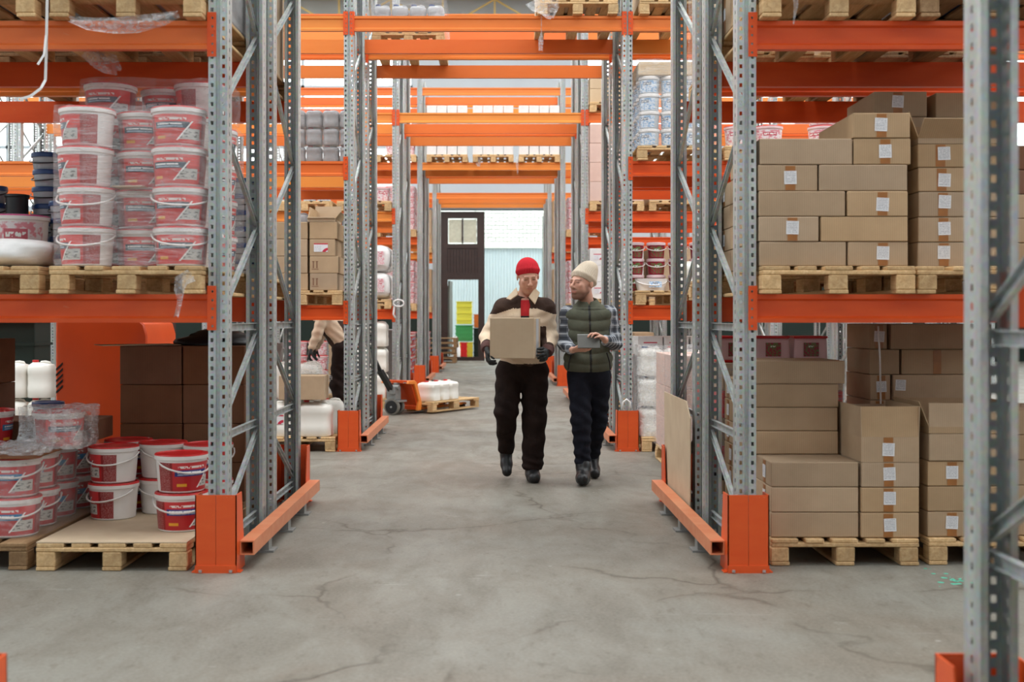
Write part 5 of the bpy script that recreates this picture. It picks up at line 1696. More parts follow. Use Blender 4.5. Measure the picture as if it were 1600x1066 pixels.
# ---- second row, bucket side
z = lpallet(2, 1, -1, -1.925)
yf = base_y(2, 0) - 0.55
for l in range(4):
    carton('taped carton on the second row first shelf, %s layer, beside the rack post' % N5[l], -1.86, -1.60 + [0.02, 0.03, 0.0, 0.02][l], yf, yf + 0.5, z + l * 0.172, z + (l + 1) * 0.172, 'cardboard', flash=0.45 if l == 2 else None, stencil=0.2 if l in (0, 1) else None, group='second row shelf cartons')
    carton('taped carton on the second row first shelf, %s layer, outer column' % N5[l], -2.32, -1.875, yf, yf + 0.5, z + l * 0.172, z + (l + 1) * 0.172, 'cardboard', group='second row shelf cartons')
    carton('taped carton on the second row first shelf, %s layer, behind the post column' % N5[l], -1.96, -1.56, yf + 0.52, yf + 1.04, z + l * 0.172, z + (l + 1) * 0.172, 'cardboard_pale', group='second row shelf cartons')
open_carton('flapped-open tray on top of the second row shelf cartons', -1.88, -1.6, yf, yf + 0.5, z + 0.69, z + 0.72, {'f': (0.03, 70), 'l': (0.12, -10), 'r': (0.09, 40), 'b': (0.17, 4)}, 'cardboard_pale', group='second row shelf cartons')
load_canisters('grey', 2, 1, -1, -1.93, 4, 3, 'grey_jug', 'red_plastic', (0.17, 0.17, 0.3), ny=1, half=1)
load_canisters('grey', 2, 2, -1, -1.94, 4, 3, 'grey_jug', 'red_plastic', (0.18, 0.18, 0.2), ny=2, half=1)
film_shell('clear film over the grey canisters on the second row second shelf', -2.335, -1.53, base_y(2, 1) - 0.6, base_y(2, 1) - 0.2, L2 + PT + 0.002, L2 + PT + 0.62, 'film_clear', 0.004, seed=61, top=False)
# floor, bucket side
z = lpallet(2, 0, -1, -1.995)
yf = base_y(2, 0) - 0.58
canister('big white canister with red swoosh label on the second row floor, outer one', -2.19, yf + 0.14, z, 0, 'milky_jug', 'red_plastic', (0.36, 0.26, 0.36), 'big white floor canisters', flash=True)
canister('big white canister on the second row floor, next to the orange guard', -1.815, yf + 0.14, z, 0, 'milky_jug', 'red_plastic', (0.36, 0.26, 0.36), 'big white floor canisters')
carton('carton with red swoosh label lying on the big white canisters', -2.16, -1.70, yf - 0.02, yf + 0.29, z + 0.37, z + 0.615, 'cardboard', flash=0.33, group='second row floor carton')
for q, (x, y, zz, w) in enumerate(((-2.22, 0.42, 0, 'lower, outer'), (-1.95, 0.42, 0, 'lower, middle'), (-1.69, 0.42, 0, 'lower, by the guard'), (-2.22, 0.42, 0.372, 'upper, outer'), (-1.95, 0.42, 0.372, 'upper, middle'), (-1.69, 0.42, 0.372, 'upper, by the guard'), (-2.22, 0.66, 0, 'hind lower, outer'), (-1.95, 0.66, 0, 'hind lower, middle'), (-2.22, 0.66, 0.372, 'hind upper, outer'), (-1.95, 0.66, 0.372, 'hind upper, middle'))):
    if q in (5,): continue
    canister('white canister behind the floor carton, %s' % w, x, yf + y, z + zz, 0.1 * (q % 3), group='white canisters behind the floor carton')
film_rag('cloudy film lump over the floor canisters of the second row', [(-2.2, yf + 0.30, z + 0.68), (-2.05, yf + 0.30, z + 0.70), (-1.85, yf + 0.30, z + 0.68), (-1.68, yf + 0.31, z + 0.55)], [0.1, 0.14, 0.13, 0.08], 'film_crumple', 9)
# far floor canisters seen past the orange truck
z = lpallet(2, 0, -1, -4.86, extra=' past the orange truck')
for l in range(2):
    for c in range(3):
        canister('white canister past the orange truck, %s layer, %s' % (N5[l], ['closest to the truck', 'middle', 'picture edge'][c]), -4.60 - 0.262 * c, base_y(2, 0) - 0.4, z + l * 0.384, 0, size=(0.25, 0.21, 0.38), group='white canisters past the orange truck')
crate('plastic_crate', 'green crate on the floor behind the canisters past the orange truck', (-5.42, 13.4, 0), (0.5, 0.5, 1.3), MATS['dark_green'])
# dark cartons at the picture edge under the first shelf
for l in range(4):
    carton('dark shaded carton at the picture edge under the first shelf, %s layer' % N5[l], -3.72, -3.31, 7.62, 8.1, 0.002 + l * 0.3, 0.302 + l * 0.3, 'cardboard_brown_shaded', group='dark edge cartons')
# ---- second row, third shelf above the passage
def over(label, x0, half, fill, mat, h):
    yc = base_y(2, half)
    pallet('pallet %s' % label, x0 + 0.4, yc, L3)
    for c in range(4):
        canister('%s under film, %s' % (label, ['first of four', 'second of four', 'third of four', 'last of four'][c]), x0 + 0.1 + 0.2 * c, yc - 0.45, L3 + PT, 0, mat, 'blue_plastic', (0.19, 0.18, h), 'containers above the passage')
over('grey containers above the passage', -1.36, 1, True, 'grey_jug', 0.33)
film_shell('film round the grey containers above the passage', -1.375, -0.545, base_y(2, 1) - 0.59, base_y(2, 1) + 0.55, L3 + PT + 0.002, L3 + PT + 0.4, 'film', 0.005, top=False, seed=70)
pallet('pallet above the passage at the carton end', 0.83, base_y(2, 0), L3)
load_cartons('cardboard_pale', 'pale', 2, 3, 1, 0.83, 2, 1, 0.3, pal=False, z=L3 + PT, extra=' above the passage')
film_rag('ragged film hanging from the pallet above the passage', [at(845, -6, 11.6), at(852, 6, 11.6), at(858, 16, 11.6), at(860, 30, 11.6)], [0.35, 0.3, 0.2, 0.06], seed=15)
film_rag('thin film thread hanging beside the beam above the passage', [at(846, 25, 11.6), at(846, 50, 11.6), at(845, 62, 11.6), at(845, 80, 11.6)], [0.01, 0.012, 0.05, 0.04], seed=16)
load_cartons('cardboard_pale', 'pale', 2, 3, 1, 1.85, 2, 1, 0.3)
# ---- second row, carton side
z = lpallet(2, 1, 1, 1.81)
yf = base_y(2, 0) - 0.58
for l in range(3):
    for c in range(4):
        if l == 0 and c == 0: continue
        bucket('bin', 'maroon pail with green print, %s layer, %s' % (N5[l], COLN[c]), 1.44 + 0.22 * c, yf + 0.34, z + l * 0.167, R.uniform(-0.06, 0.06), 'maroon pails', handle=True)
bucket('bin', 'maroon pail with green print, hidden behind the white tub', 1.44, yf + 0.34, z, 0.1, 'maroon pails')
t = thing('plastic_tub', 'white tub with blue print and looped handle before the maroon pails', 'tub', (1.58, yf + 0.13, z), 0.1)
m = MB(); m.loft([[(a * 0.14 * (1 + 0.1 * j), b * 0.09 * (1 + 0.1 * j), 0.06 * j) for a, b in [(math.cos(q), math.sin(q)) for q in [2 * math.pi * i / 20 for i in range(20)]]] for j in range(3)])
put('tub_body', m.mesh('tub_body', MATS['white_plastic'], smooth=True, angle=0.7), t)
m = MB(); m.tube([(0.16 * math.cos(math.pi + math.pi * i / 10), 0.115 * math.sin(math.pi + math.pi * i / 10), 0.11 - 0.06 * math.sin(math.pi * i / 10)) for i in range(11)], 0.006, 6)
put('handle', m.mesh('handle', MATS['white_plastic'], smooth=True), t)
put('print', uv_quad('tubmark', 0.13, 0.06, MATS['label_sea']), t, (0.02, -0.108, 0.06), (-0.16, 0, 0))
canister('blank white canister beside the maroon pails', 1.93, yf + 0.12, z, 0, size=(0.27, 0.2, 0.3), group='blank canisters')
load_buckets('sea', 'white blue-printed', 2, 2, 1, 1.83, 3, 4, ny=4)
m = MB(); m.box((0, 0, 0.07), (0.78, 0.98, 0.14)); tag(put('cardboard_cover', m.mesh('cardboard_cover', MATS['cardboard_pale'], bevel=(0.008, 1)), None, (1.83, base_y(2, 0) - 0.08, L2 + PT + 0.706)), 'pale cardboard cap on the blue-printed buckets', 'cardboard cover')
film_shell('film round the blue-printed buckets on the second row', 1.425, 2.225, base_y(2, 0) - 0.6, base_y(2, 0) + 0.45, L2 + PT + 0.003, L2 + PT + 0.86, 'film', 0.005, top=False, seed=71)
load_buckets('pinkb', 'pinkish', 2, 2, 1, 2.70, 2, 1, ny=1, extra=', next pallet along')
load_buckets('pinkb', 'pinkish', 2, 2, 1, 3.55, 2, 2, ny=1, extra=', third pallet along')
z = lpallet(2, 0, 1, 1.87)
for l in range(3):
    for c in range(3):
        canister('white canister under cloudy film, second row floor, carton side, %s layer, %s' % (N5[l], COLN[c]), 1.58 + 0.26 * c, yf + 0.16, z + l * 0.302, 0.1, cap=['blue_plastic', 'red_plastic', 'blue_plastic'][c], size=(0.25, 0.21, 0.3), group='white canisters under cloudy film')
film_shell('cloudy film round the canisters of the second row, carton side', 1.44, 2.27, yf + 0.03, yf + 0.30, z + 0.003, z + 0.92, 'film_crumple', 0.006, seed=72, top=False)
for c in range(3):
    carton('white red-printed carton behind the cloudy film, %s' % COLN[c], 1.47 + 0.27 * c, 1.73 + 0.27 * c, yf + 0.34, yf + 0.8, z, z + 0.8, 'grey_box', group='white red-printed cartons')
    carton('white carton atop the red-printed ones, %s' % COLN[c], 1.47 + 0.27 * c, 1.73 + 0.27 * c, yf + 0.34, yf + 0.8, z + 0.8, z + 1.0, 'sack_white', flash=0.5, group='white red-printed cartons')

# ---- third row
z = lpallet(3, 1, -1, -1.93)
yc = base_y(3, 0)
for l in range(2):
    for c in range(2):
        for d in range(2):
            sack('white printed sack on the third row first shelf, %s layer, %s %s' % (N5[l], ['passage-side', 'outer'][c], ['front', 'hind'][d]), -1.73 - 0.4 * c, yc - 0.36 + 0.5 * d, z + l * 0.405, 0.39, 0.48, 0.4, 0.0, 'sack_white', 10 * l + c + 3 * d, mark=(0.1, 0.2, 'label_pink', 0.05) if d == 0 else None, group='white printed sacks')
load_canisters('white', 3, 0, -1, -1.99, 3, 3, size=(0.25, 0.22, 0.38), ny=2)
load_cartons('grey_box', 'grey', 3, 0, -1, -1.99, 2, 2, 0.5, half=1)
load_buckets('pinkb', 'white pink-printed', 3, 2, -1, -1.93, 3, 1, ny=2)
load_buckets('sea', 'white', 3, 2, -1, -2.80, 3, 1, ny=1, extra=', next pallet along')
load_cartons('sack_white', 'white', 3, 2, -1, -3.65, 3, 1, 0.2, ny=1, extra=', third pallet along')
load_cartons('sack_white', 'white red-printed', 3, 1, 1, 1.80, 3, 3, 0.25, flash=True)
load_cartons('cardboard_pink', 'tall pinkish', 3, 2, 1, 1.80, 3, 4, 0.285, ny=2)
load_buckets('paintn', 'red', 3, 0, 1, 1.86, 2, 4, ny=3)
load_cartons('cardboard_pale', 'pale', 3, 2, 1, 2.68, 2, 1, 0.2, ny=1, extra=', next pallet along')
load_cartons('cardboard_pale', 'pale', 3, 3, 1, 1.80, 2, 2, 0.2)
# ---- fourth row
load_buckets('pinkb', 'white pink-printed', 4, 1, -1, -1.93, 2, 4, ny=4)
load_buckets('paintb', 'red', 4, 0, -1, -1.99, 2, 4, ny=4)
load_buckets('pinkb', 'white pink-printed', 4, 2, -1, -1.93, 2, 4, ny=3)
load_buckets('pinkb', 'pinkish', 4, 3, -1, -1.93, 2, 2, ny=1)
load_buckets('pinkb', 'pinkish', 4, 3, -1, -2.80, 3, 2, ny=1, extra=', next pallet along')
load_buckets('pinkb', 'white pink-printed', 4, 1, 1, 1.80, 2, 4, ny=4)
load_buckets('pinkb', 'white pink-printed', 4, 2, 1, 1.80, 2, 3, ny=3)
load_buckets('paintb', 'red', 4, 0, 1, 1.86, 2, 4, ny=3)
for q, xc in enumerate((-0.93, -0.03, 0.87)):
    yc = base_y(4, 0)
    pallet('pallet over the passage on the fourth row, %s' % ['bucket end', 'middle', 'carton end'][q], xc, yc, L3)
    for l in range(4):
        for c in range(4):
            carton('white carton over the passage, fourth row, %s pallet, %s layer, %s' % (['bucket end', 'middle', 'carton end'][q], N5[l], ['first', 'second', 'third', 'last'][c]), xc - 0.4 + 0.2 * c, xc - 0.2 + 0.2 * c - 0.006, yc - 0.57, yc - 0.2, L3 + PT + 0.24 * l, L3 + PT + 0.24 * (l + 1), 'sack_white', group='white cartons over the passage')
film_rag('film tail dangling over the fourth row beam, bucket end', [at(747, 244, 22.88), at(747, 255, 22.885), at(748, 260, 22.885)], [0.08, 0.1, 0.05], seed=21)
film_rag('film tail dangling over the fourth row beam, carton end', [at(808, 244, 22.88), at(808, 258, 22.885), at(809, 272, 22.885)], [0.06, 0.05, 0.02], seed=22)
# ---- fifth row
load_cartons('cardboard', 'brown', 5, 1, -1, -1.93, 2, 3, 0.3, ny=3)
load_cartons('cardboard', 'brown', 5, 2, -1, -1.93, 2, 3, 0.3, ny=3)
load_buckets('pinkb', 'white pink-printed', 5, 0, -1, -1.99, 2, 4, ny=4)
load_cartons('cardboard', 'brown', 5, 2, 1, 1.80, 2, 4, 0.28, ny=3)
load_cartons('cardboard', 'brown', 5, 1, 1, 1.80, 2, 3, 0.3, ny=3)
load_buckets('paintb', 'red', 5, 0, 1, 1.86, 2, 4, ny=4)
# dark pallets stacked by the gate
for l in range(5):
    pallet('dark pallet stacked beside the wicket, %s' % ['lowest', 'second', 'third', 'fourth', 'topmost'][l], -1.72 + R.uniform(-0.03, 0.03), 34.7, l * 0.148, math.pi / 2 + R.uniform(-0.05, 0.05), old=True, group='dark pallets by the gate')
# strap loop on the third row post, strap scrap on the second row guard
m = MB()
p0 = at(623, 474, 17.29)
m.tube([p0 + Vector((0.06 * math.cos(a) * 1.3, -0.02, 0.05 * math.sin(a))) for a in [2 * math.pi * i / 14 for i in range(14)]], 0.012, 6, closed=True)
m.tube([p0 + Vector((-0.06, 0, -0.02)), p0 + Vector((-0.08, 0.0, -0.16)), p0 + Vector((-0.05, 0.0, -0.22))], 0.014, 6)
tag(put('packing_strap', m.mesh('packing_strap', MATS['strap_white'], smooth=True)), 'knotted white strap hanging at the third row post', 'strap')
m = MB()
p0 = at(979, 632, 11.68)
m.tube([p0 + Vector((-0.04, 0, -0.06)), p0 + Vector((-0.035, 0, 0.02)), p0 + Vector((0, 0, 0.05)), p0 + Vector((0.035, 0, 0.02)), p0 + Vector((0.03, 0, -0.06))], 0.01, 6)
tag(put('packing_strap', m.mesh('packing_strap', MATS['strap_white'], smooth=True)), 'looped white strap tucked behind the orange guard of the second row', 'strap')
# teal paint splash is dry chalk lying on the floor
rr = random.Random(3)
m = MB()
c0 = at(1490, 905, 6.02); c0.z = 0.001
for k in range(26):
    a, r = rr.uniform(0, 6.28), abs(rr.gauss(0, 0.1))
    x, y, q = c0.x + r * math.cos(a) * 0.9, c0.y + r * math.sin(a) * 1.3, rr.uniform(0.004, 0.02)
    m.lathe([(q, 0.0), (q * 0.7, 0.0015)], 6, (x, y, 0.0008))
tag(put('dried_paint_splash', m.mesh('dried_paint_splash', MATS['teal_chalk'])), 'flaky teal paint splash on the floor by the near upright', 'paint splash', kind='stuff')

load_buckets('pinkb', 'pinkish', 3, 0, -1, -2.86, 3, 4, ny=1, extra=', next pallet along')
load_cartons('grey_box', 'grey', 3, 0, -1, -3.72, 2, 2, 0.4, ny=1, extra=', third pallet along')
load_cartons('cardboard_brown_shaded', 'brown', 3, 0, 1, 2.72, 2, 3, 0.3, ny=1, extra=', next pallet along')
load_cartons('cardboard_pale', 'pale', 3, 0, 1, 3.6, 2, 2, 0.4, ny=1, extra=', third pallet along')
load_buckets('pinkb', 'pinkish', 3, 1, -1, -2.80, 3, 3, ny=1, extra=', next pallet along')
load_cartons('sack_white', 'white', 3, 1, -1, -3.65, 2, 3, 0.25, ny=1, extra=', third pallet along')
load_cartons('cardboard', 'tan', 3, 1, 1, 2.68, 2, 3, 0.25, ny=1, extra=', next pallet along')
load_cartons('cardboard', 'tan', 4, 1, -1, -2.80, 2, 3, 0.3, ny=1, extra=', next pallet along')
load_cartons('cardboard', 'tan', 4, 0, -1, -2.85, 2, 3, 0.3, ny=1, extra=', next pallet along')
load_cartons('cardboard', 'tan', 4, 0, 1, 2.72, 2, 3, 0.3, ny=1, extra=', next pallet along')

# ================================================================== PEOPLE: smooth distance fields turned into one surface
class Field:
    def __init__(self, lo, hi, h):
        self.lo, self.h = np.array(lo, float), h
        n = np.ceil((np.array(hi) - self.lo) / h).astype(int) + 1
        self.ax = [self.lo[i] + h * np.arange(n[i]) for i in range(3)]
        self.d = np.full(n, 0.5, np.float32)
    def _sl(self, lo, hi):
        out = []
        for i in range(3):
            a = int(max(0, math.floor((lo[i] - self.lo[i]) / self.h))); b = int(min(len(self.ax[i]), math.ceil((hi[i] - self.lo[i]) / self.h) + 1))
            out.append(slice(a, max(a, b)))
        return tuple(out)
    def _grid(self, sl):
        return (self.ax[0][sl[0]][:, None, None], self.ax[1][sl[1]][None, :, None], self.ax[2][sl[2]][None, None, :])
    def apply(self, fn, lo, hi, k, sub=False):
        m = k + 3 * self.h
        sl = self._sl([lo[i] - m for i in range(3)], [hi[i] + m for i in range(3)])
        if any(s.start >= s.stop for s in sl): return
        f = fn(*self._grid(sl)).astype(np.float32)
        a = self.d[sl]
        if not sub:
            hh = np.clip(0.5 + 0.5 * (f - a) / k, 0, 1); self.d[sl] = f + (a - f) * 1.0 * (1 - hh) * 0 + (a * (1 - hh) + f * hh - f) * 0 + 0 if False else (f * (1 - hh) + a * hh - k * hh * (1 - hh))
        else:
            f = -f
            hh = np.clip(0.5 - 0.5 * (f - a) / k, 0, 1); self.d[sl] = (f * (1 - hh) + a * hh + k * hh * (1 - hh))
    def cap(self, p, q, r1, r2=None, k=0.02, sub=False):
        r2 = r1 if r2 is None else r2
        p, q = np.array(p, float), np.array(q, float)
        v = q - p; L = max(1e-9, float(v @ v))
        def fn(x, y, z):
            t = np.clip(((x - p[0]) * v[0] + (y - p[1]) * v[1] + (z - p[2]) * v[2]) / L, 0, 1)
            return np.sqrt((x - p[0] - t * v[0]) ** 2 + (y - p[1] - t * v[1]) ** 2 + (z - p[2] - t * v[2]) ** 2) - (r1 + (r2 - r1) * t)
        r = max(r1, r2)
        self.apply(fn, np.minimum(p, q) - r, np.maximum(p, q) + r, k, sub)
    def ell(self, c, r, k=0.02, M=None, sub=False):
        c, r = np.array(c, float), np.array(r, float)
        def fn(x, y, z):
            a, b, g = x - c[0], y - c[1], z - c[2]
            if M is not None:
                a, b, g = (M[0][0] * a + M[1][0] * b + M[2][0] * g, M[0][1] * a + M[1][1] * b + M[2][1] * g, M[0][2] * a + M[1][2] * b + M[2][2] * g)
            k0 = np.sqrt((a / r[0]) ** 2 + (b / r[1]) ** 2 + (g / r[2]) ** 2)
            k1 = np.sqrt((a / r[0] ** 2) ** 2 + (b / r[1] ** 2) ** 2 + (g / r[2] ** 2) ** 2) + 1e-9
            return np.where(k0 < 0.02, -r.min(), k0 * (k0 - 1) / k1)
        R_ = r.max() if M is not None else r
        self.apply(fn, c - R_, c + R_, k, sub)
    def box(self, c, s, rad, k=0.01, sub=False, rz=0.0):
        c, s = np.array(c, float), np.array(s, float) / 2
        cs, sn = math.cos(rz), math.sin(rz)
        def fn(x, y, z):
            a, b = x - c[0], y - c[1]
            a, b = cs * a + sn * b, -sn * a + cs * b
            qx, qy, qz = np.abs(a) - s[0] + rad, np.abs(b) - s[1] + rad, np.abs(z - c[2]) - s[2] + rad
            return np.sqrt(np.maximum(qx, 0) ** 2 + np.maximum(qy, 0) ** 2 + np.maximum(qz, 0) ** 2) + np.minimum(np.maximum(np.maximum(qx, qy), qz), 0) - rad
        e = s.max() * 1.5
        self.apply(fn, c - e, c + e, k, sub)
    def warp(self, fn):
        x, y, z = self._grid((slice(None),) * 3)
        near = np.abs(self.d) < 0.06
        w = np.broadcast_to(fn(x, y, z), self.d.shape)
        self.d = np.where(near, self.d + w, self.d).astype(np.float32)
    def below(self, z0):
        self.d = np.maximum(self.d, (z0 - self.ax[2])[None, None, :].astype(np.float32))
    def above(self, z1):
        self.d = np.maximum(self.d, (self.ax[2] - z1)[None, None, :].astype(np.float32))
    def mesh(self, name, mats, pick=None, albedo=None):
        d = self.d
        s = d < 0
        c = s[:-1, :-1, :-1].astype(np.uint8)
        for i in (0, 1):
            for j in (0, 1):
                for k in (0, 1):
                    if i + j + k:
                        c = c + s[i:s.shape[0] - 1 + i, j:s.shape[1] - 1 + j, k:s.shape[2] - 1 + k]
        act = (c > 0) & (c < 8)
        idx = np.argwhere(act)
        ids = np.full(act.shape, -1, np.int64)
        ids[tuple(idx.T)] = np.arange(len(idx))
        off = np.array([(i, j, k) for i in (0, 1) for j in (0, 1) for k in (0, 1)])
        val = np.stack([d[tuple((idx + o).T)] for o in off], 1).astype(float)
        acc = np.zeros((len(idx), 3)); cnt = np.zeros(len(idx))
        for a in range(8):
            for b in range(a + 1, 8):
                if np.abs(off[a] - off[b]).sum() != 1: continue
                va, vb = val[:, a], val[:, b]
                m_ = (va < 0) != (vb < 0)
                t = np.where(m_, va / np.where(m_, va - vb, 1), 0)
                acc += np.where(m_[:, None], off[a] + t[:, None] * (off[b] - off[a]), 0); cnt += m_
        pts = self.lo + self.h * (idx + acc / np.maximum(cnt, 1)[:, None])
        faces = []
        for ax in range(3):
            o1, o2 = [q for q in range(3) if q != ax]
            sl0 = [slice(1, -1)] * 3; sl1 = [slice(1, -1)] * 3
            sl0[ax] = slice(0, -1); sl1[ax] = slice(1, None)
            A, B = s[tuple(sl0)], s[tuple(sl1)]
            e = np.argwhere(A != B)
            base = e.copy(); base[:, o1] += 1; base[:, o2] += 1
            ins = A[tuple(e.T)]
            def cell(p, q):
                w = base.copy(); w[:, o1] -= p; w[:, o2] -= q
                return ids[tuple(w.T)]
            q4 = np.stack([cell(1, 1), cell(0, 1), cell(0, 0), cell(1, 0)], 1)
            flip = ins if ax != 1 else ~ins
            q4 = np.where(flip[:, None], q4, q4[:, ::-1])
            faces.append(q4)
        F = np.concatenate(faces)
        F = F[(F >= 0).all(1)]
        # light relaxing of the surface
        for _ in range(2):
            sm = np.zeros_like(pts); n = np.zeros(len(pts))
            for a in range(4):
                b = (a + 1) % 4
                np.add.at(sm, F[:, a], pts[F[:, b]]); np.add.at(n, F[:, a], 1)
                np.add.at(sm, F[:, b], pts[F[:, a]]); np.add.at(n, F[:, b], 1)
            pts = pts * 0.5 + 0.5 * sm / np.maximum(n, 1)[:, None]
        me = bpy.data.meshes.new(name)
        me.vertices.add(len(pts)); me.vertices.foreach_set('co', pts.astype(np.float32).ravel())
        me.loops.add(F.size); me.loops.foreach_set('vertex_index', F.astype(np.int32).ravel())
        me.polygons.add(len(F)); me.polygons.foreach_set('loop_start', np.arange(0, F.size, 4, dtype=np.int32))
        me.polygons.foreach_set('loop_total', np.full(len(F), 4, np.int32))
        for mt in (mats if isinstance(mats, (list, tuple)) else [mats]): me.materials.append(mt)
        if pick is not None:
            me.polygons.foreach_set('material_index', pick(pts[F].mean(1)).astype(np.int32))
        me.polygons.foreach_set('use_smooth', [True] * len(F))
        if albedo is not None:
            at_ = me.attributes.new('albedo', 'FLOAT_COLOR', 'POINT')
            at_.data.foreach_set('color', albedo(pts).astype(np.float32).ravel())
        me.update(calc_edges=True); me.validate()
        return me

def head_matrix(c, yaw=0, pitch=0, roll=0):
    # the head's own axes: face to -y
    """yaw: turn to picture left positive; pitch: nod down positive; roll: tilt"""
    return Matrix.Translation(c) @ Euler((0, 0, 0)).to_matrix().to_4x4() @ Matrix.Rotation(-yaw, 4, 'Z') @ Matrix.Rotation(pitch, 4, 'X') @ Matrix.Rotation(roll, 4, 'Y')
HS = 1.10
def add_head(f, M, k=0.012):
    T = lambda p: tuple(M @ (Vector(p) * HS))
    R3 = np.array(M.to_3x3())
    e = lambda c, r, kk=k, sub=False: f.ell(T(c), [q * HS for q in r], kk, M=R3, sub=sub)
    cp = lambda p, q, a, b=None, kk=k: f.cap(T(p), T(q), a * HS, (a if b is None else b) * HS, kk)
    e((0, 0.016, 0.032), (0.075, 0.095, 0.088), 0.02)
    e((0, -0.028, -0.038), (0.061, 0.064, 0.084), 0.03)
    e((0, -0.066, -0.102), (0.024, 0.022, 0.02), 0.02)
    for s in (-1, 1):
        cp((s * 0.052, 0.0, -0.052), (s * 0.022, -0.058, -0.1), 0.02, 0.016, 0.025)
        e((s * 0.04, -0.066, -0.018), (0.022, 0.02, 0.02), 0.02)
        e((s * 0.0785, 0.016, -0.008), (0.008, 0.018, 0.03), 0.006)
        e((s * 0.0105, -0.102, -0.034), (0.009, 0.011, 0.008), 0.006)
        e((s * 0.031, -0.103, 0.005), (0.017, 0.014, 0.009), 0.01, True)
        e((s * 0.031, -0.0835, 0.003), (0.0125, 0.008, 0.0085), 0.004)
    cp((-0.036, -0.083, 0.022), (0.036, -0.083, 0.022), 0.009, 0.009, 0.014)
    cp((0, -0.09, 0.012), (0, -0.116, -0.026), 0.007, 0.0115, 0.01)
    cp((-0.018, -0.088, -0.061), (0.018, -0.088, -0.061), 0.0065, 0.0065, 0.006)
    cp((-0.015, -0.087, -0.072), (0.015, -0.087, -0.072), 0.007, 0.007, 0.006)
def face_albedo(M, beard, amount, hair):
    """smooth skin colouring: beard, lips, brows, lash lines, rosy cheeks"""
    Mi = np.array(M.inverted())
    skin, lip, eye = np.array(srgb(216, 166, 144)[:3]), np.array(srgb(190, 116, 104)[:3]), np.array(srgb(70, 48, 42)[:3])
    beard, hair = np.array(beard[:3]), np.array(hair[:3])
    ss = lambda a, b, v: np.clip((v - a) / (b - a), 0, 1)
    def fn(c):
        p = (c @ Mi[:3, :3].T + Mi[:3, 3]) / HS
        x, y, z = p[:, 0], p[:, 1], p[:, 2]
        ax = np.abs(x)
        hd = (ax < 0.1) & (np.abs(y) < 0.15) & (np.abs(z) < 0.15)
        out = np.repeat(skin[None], len(c), 0)
        def mixin(w, col):
            nonlocal out
            w = (w * hd)[:, None]
            out = out * (1 - w) + col * w
        cheek = np.exp(-(((ax - 0.042) / 0.02) ** 2 + ((z + 0.025) / 0.02) ** 2)) * ss(-0.02, -0.06, y)
        mixin(0.25 * cheek, np.array(srgb(214, 140, 124)[:3]))
        low = ss(-0.04, -0.075, z - 0.35 * np.clip(y + 0.04, 0, 0.05)) * ss(0.025, -0.005, y)
        side = ss(0.045, 0.062, ax) * ss(0.012, -0.01, y) * ss(-0.045, -0.02, y) * ss(0.005, -0.03, z)
        must = np.exp(-((z + 0.05) / 0.008) ** 2) * ss(0.035, 0.022, ax) * ss(-0.06, -0.08, y)
        w = np.clip(np.maximum(np.maximum(low, side * 0.8), must * 0.9), 0, 1) * ss(-0.145, -0.12, z)
        mixin(w * amount, beard)
        mixin(np.exp(-((z + 0.066) / 0.007) ** 2) * ss(0.025, 0.016, ax) * ss(-0.078, -0.086, y), lip)
        mixin(0.95 * np.exp(-((z - 0.0225 + 0.12 * np.abs(ax - 0.028)) / 0.0042) ** 2) * ss(0.008, 0.014, ax) * ss(0.052, 0.044, ax) * ss(-0.05, -0.06, y), hair)
        mixin(0.95 * np.exp(-((z - 0.003) / 0.0042) ** 2) * ss(0.017, 0.010, np.abs(ax - 0.031)) * ss(-0.06, -0.07, y), eye)
        mixin(0.3 * np.exp(-((z - 0.008) / 0.009) ** 2) * ss(0.02, 0.010, np.abs(ax - 0.031)) * ss(-0.06, -0.07, y), np.array(srgb(150, 100, 84)[:3]))
        return np.concatenate([out, np.ones((len(c), 1))], 1)
    return fn
def beanie(name, M, mat, tall=0.0, slouch=0.0, h=0.006, brim=-0.5):
    c = M @ Vector((0, 0.01, 0.08))
    M = M @ Matrix.Scale(1.0, 4)
    f = Field(np.array(c) - 0.19, np.array(c) + 0.21, h)
    R3 = np.array(M.to_3x3())
    T = lambda p: tuple(M @ (Vector(p) * HS))
    f.ell(T((0, 0.022, 0.045)), (0.096, 0.116, 0.103), 0.01, M=R3)
    if tall: f.ell(T((0, 0.055 + slouch, 0.085 + tall)), (0.07, 0.08, 0.062), 0.05, M=R3)
    n = Matrix.Rotation(brim, 3, 'X')
    R4 = np.array(M.to_3x3() @ n)
    f.ell(T((0, 0.02, 0.036)), (0.1015, 0.122, 0.038), 0.012, M=R4)
    # open the face: remove everything below the slanted brim
    up = M.to_3x3() @ n @ Vector((0, 0, 1)); o = M @ (Vector((0, 0.018, 0.036 - 0.037)) * HS)
    x, y, z = f._grid((slice(None),) * 3)
    pl = (x - o.x) * up.x + (y - o.y) * up.y + (z - o.z) * up.z
    f.d = np.maximum(f.d, -pl).astype(np.float32)
    me = f.mesh(name, mat)
    off = Vector(T((0, 0.02, 0.0)))
    me.transform(Matrix.Translation(-off))
    return me, off

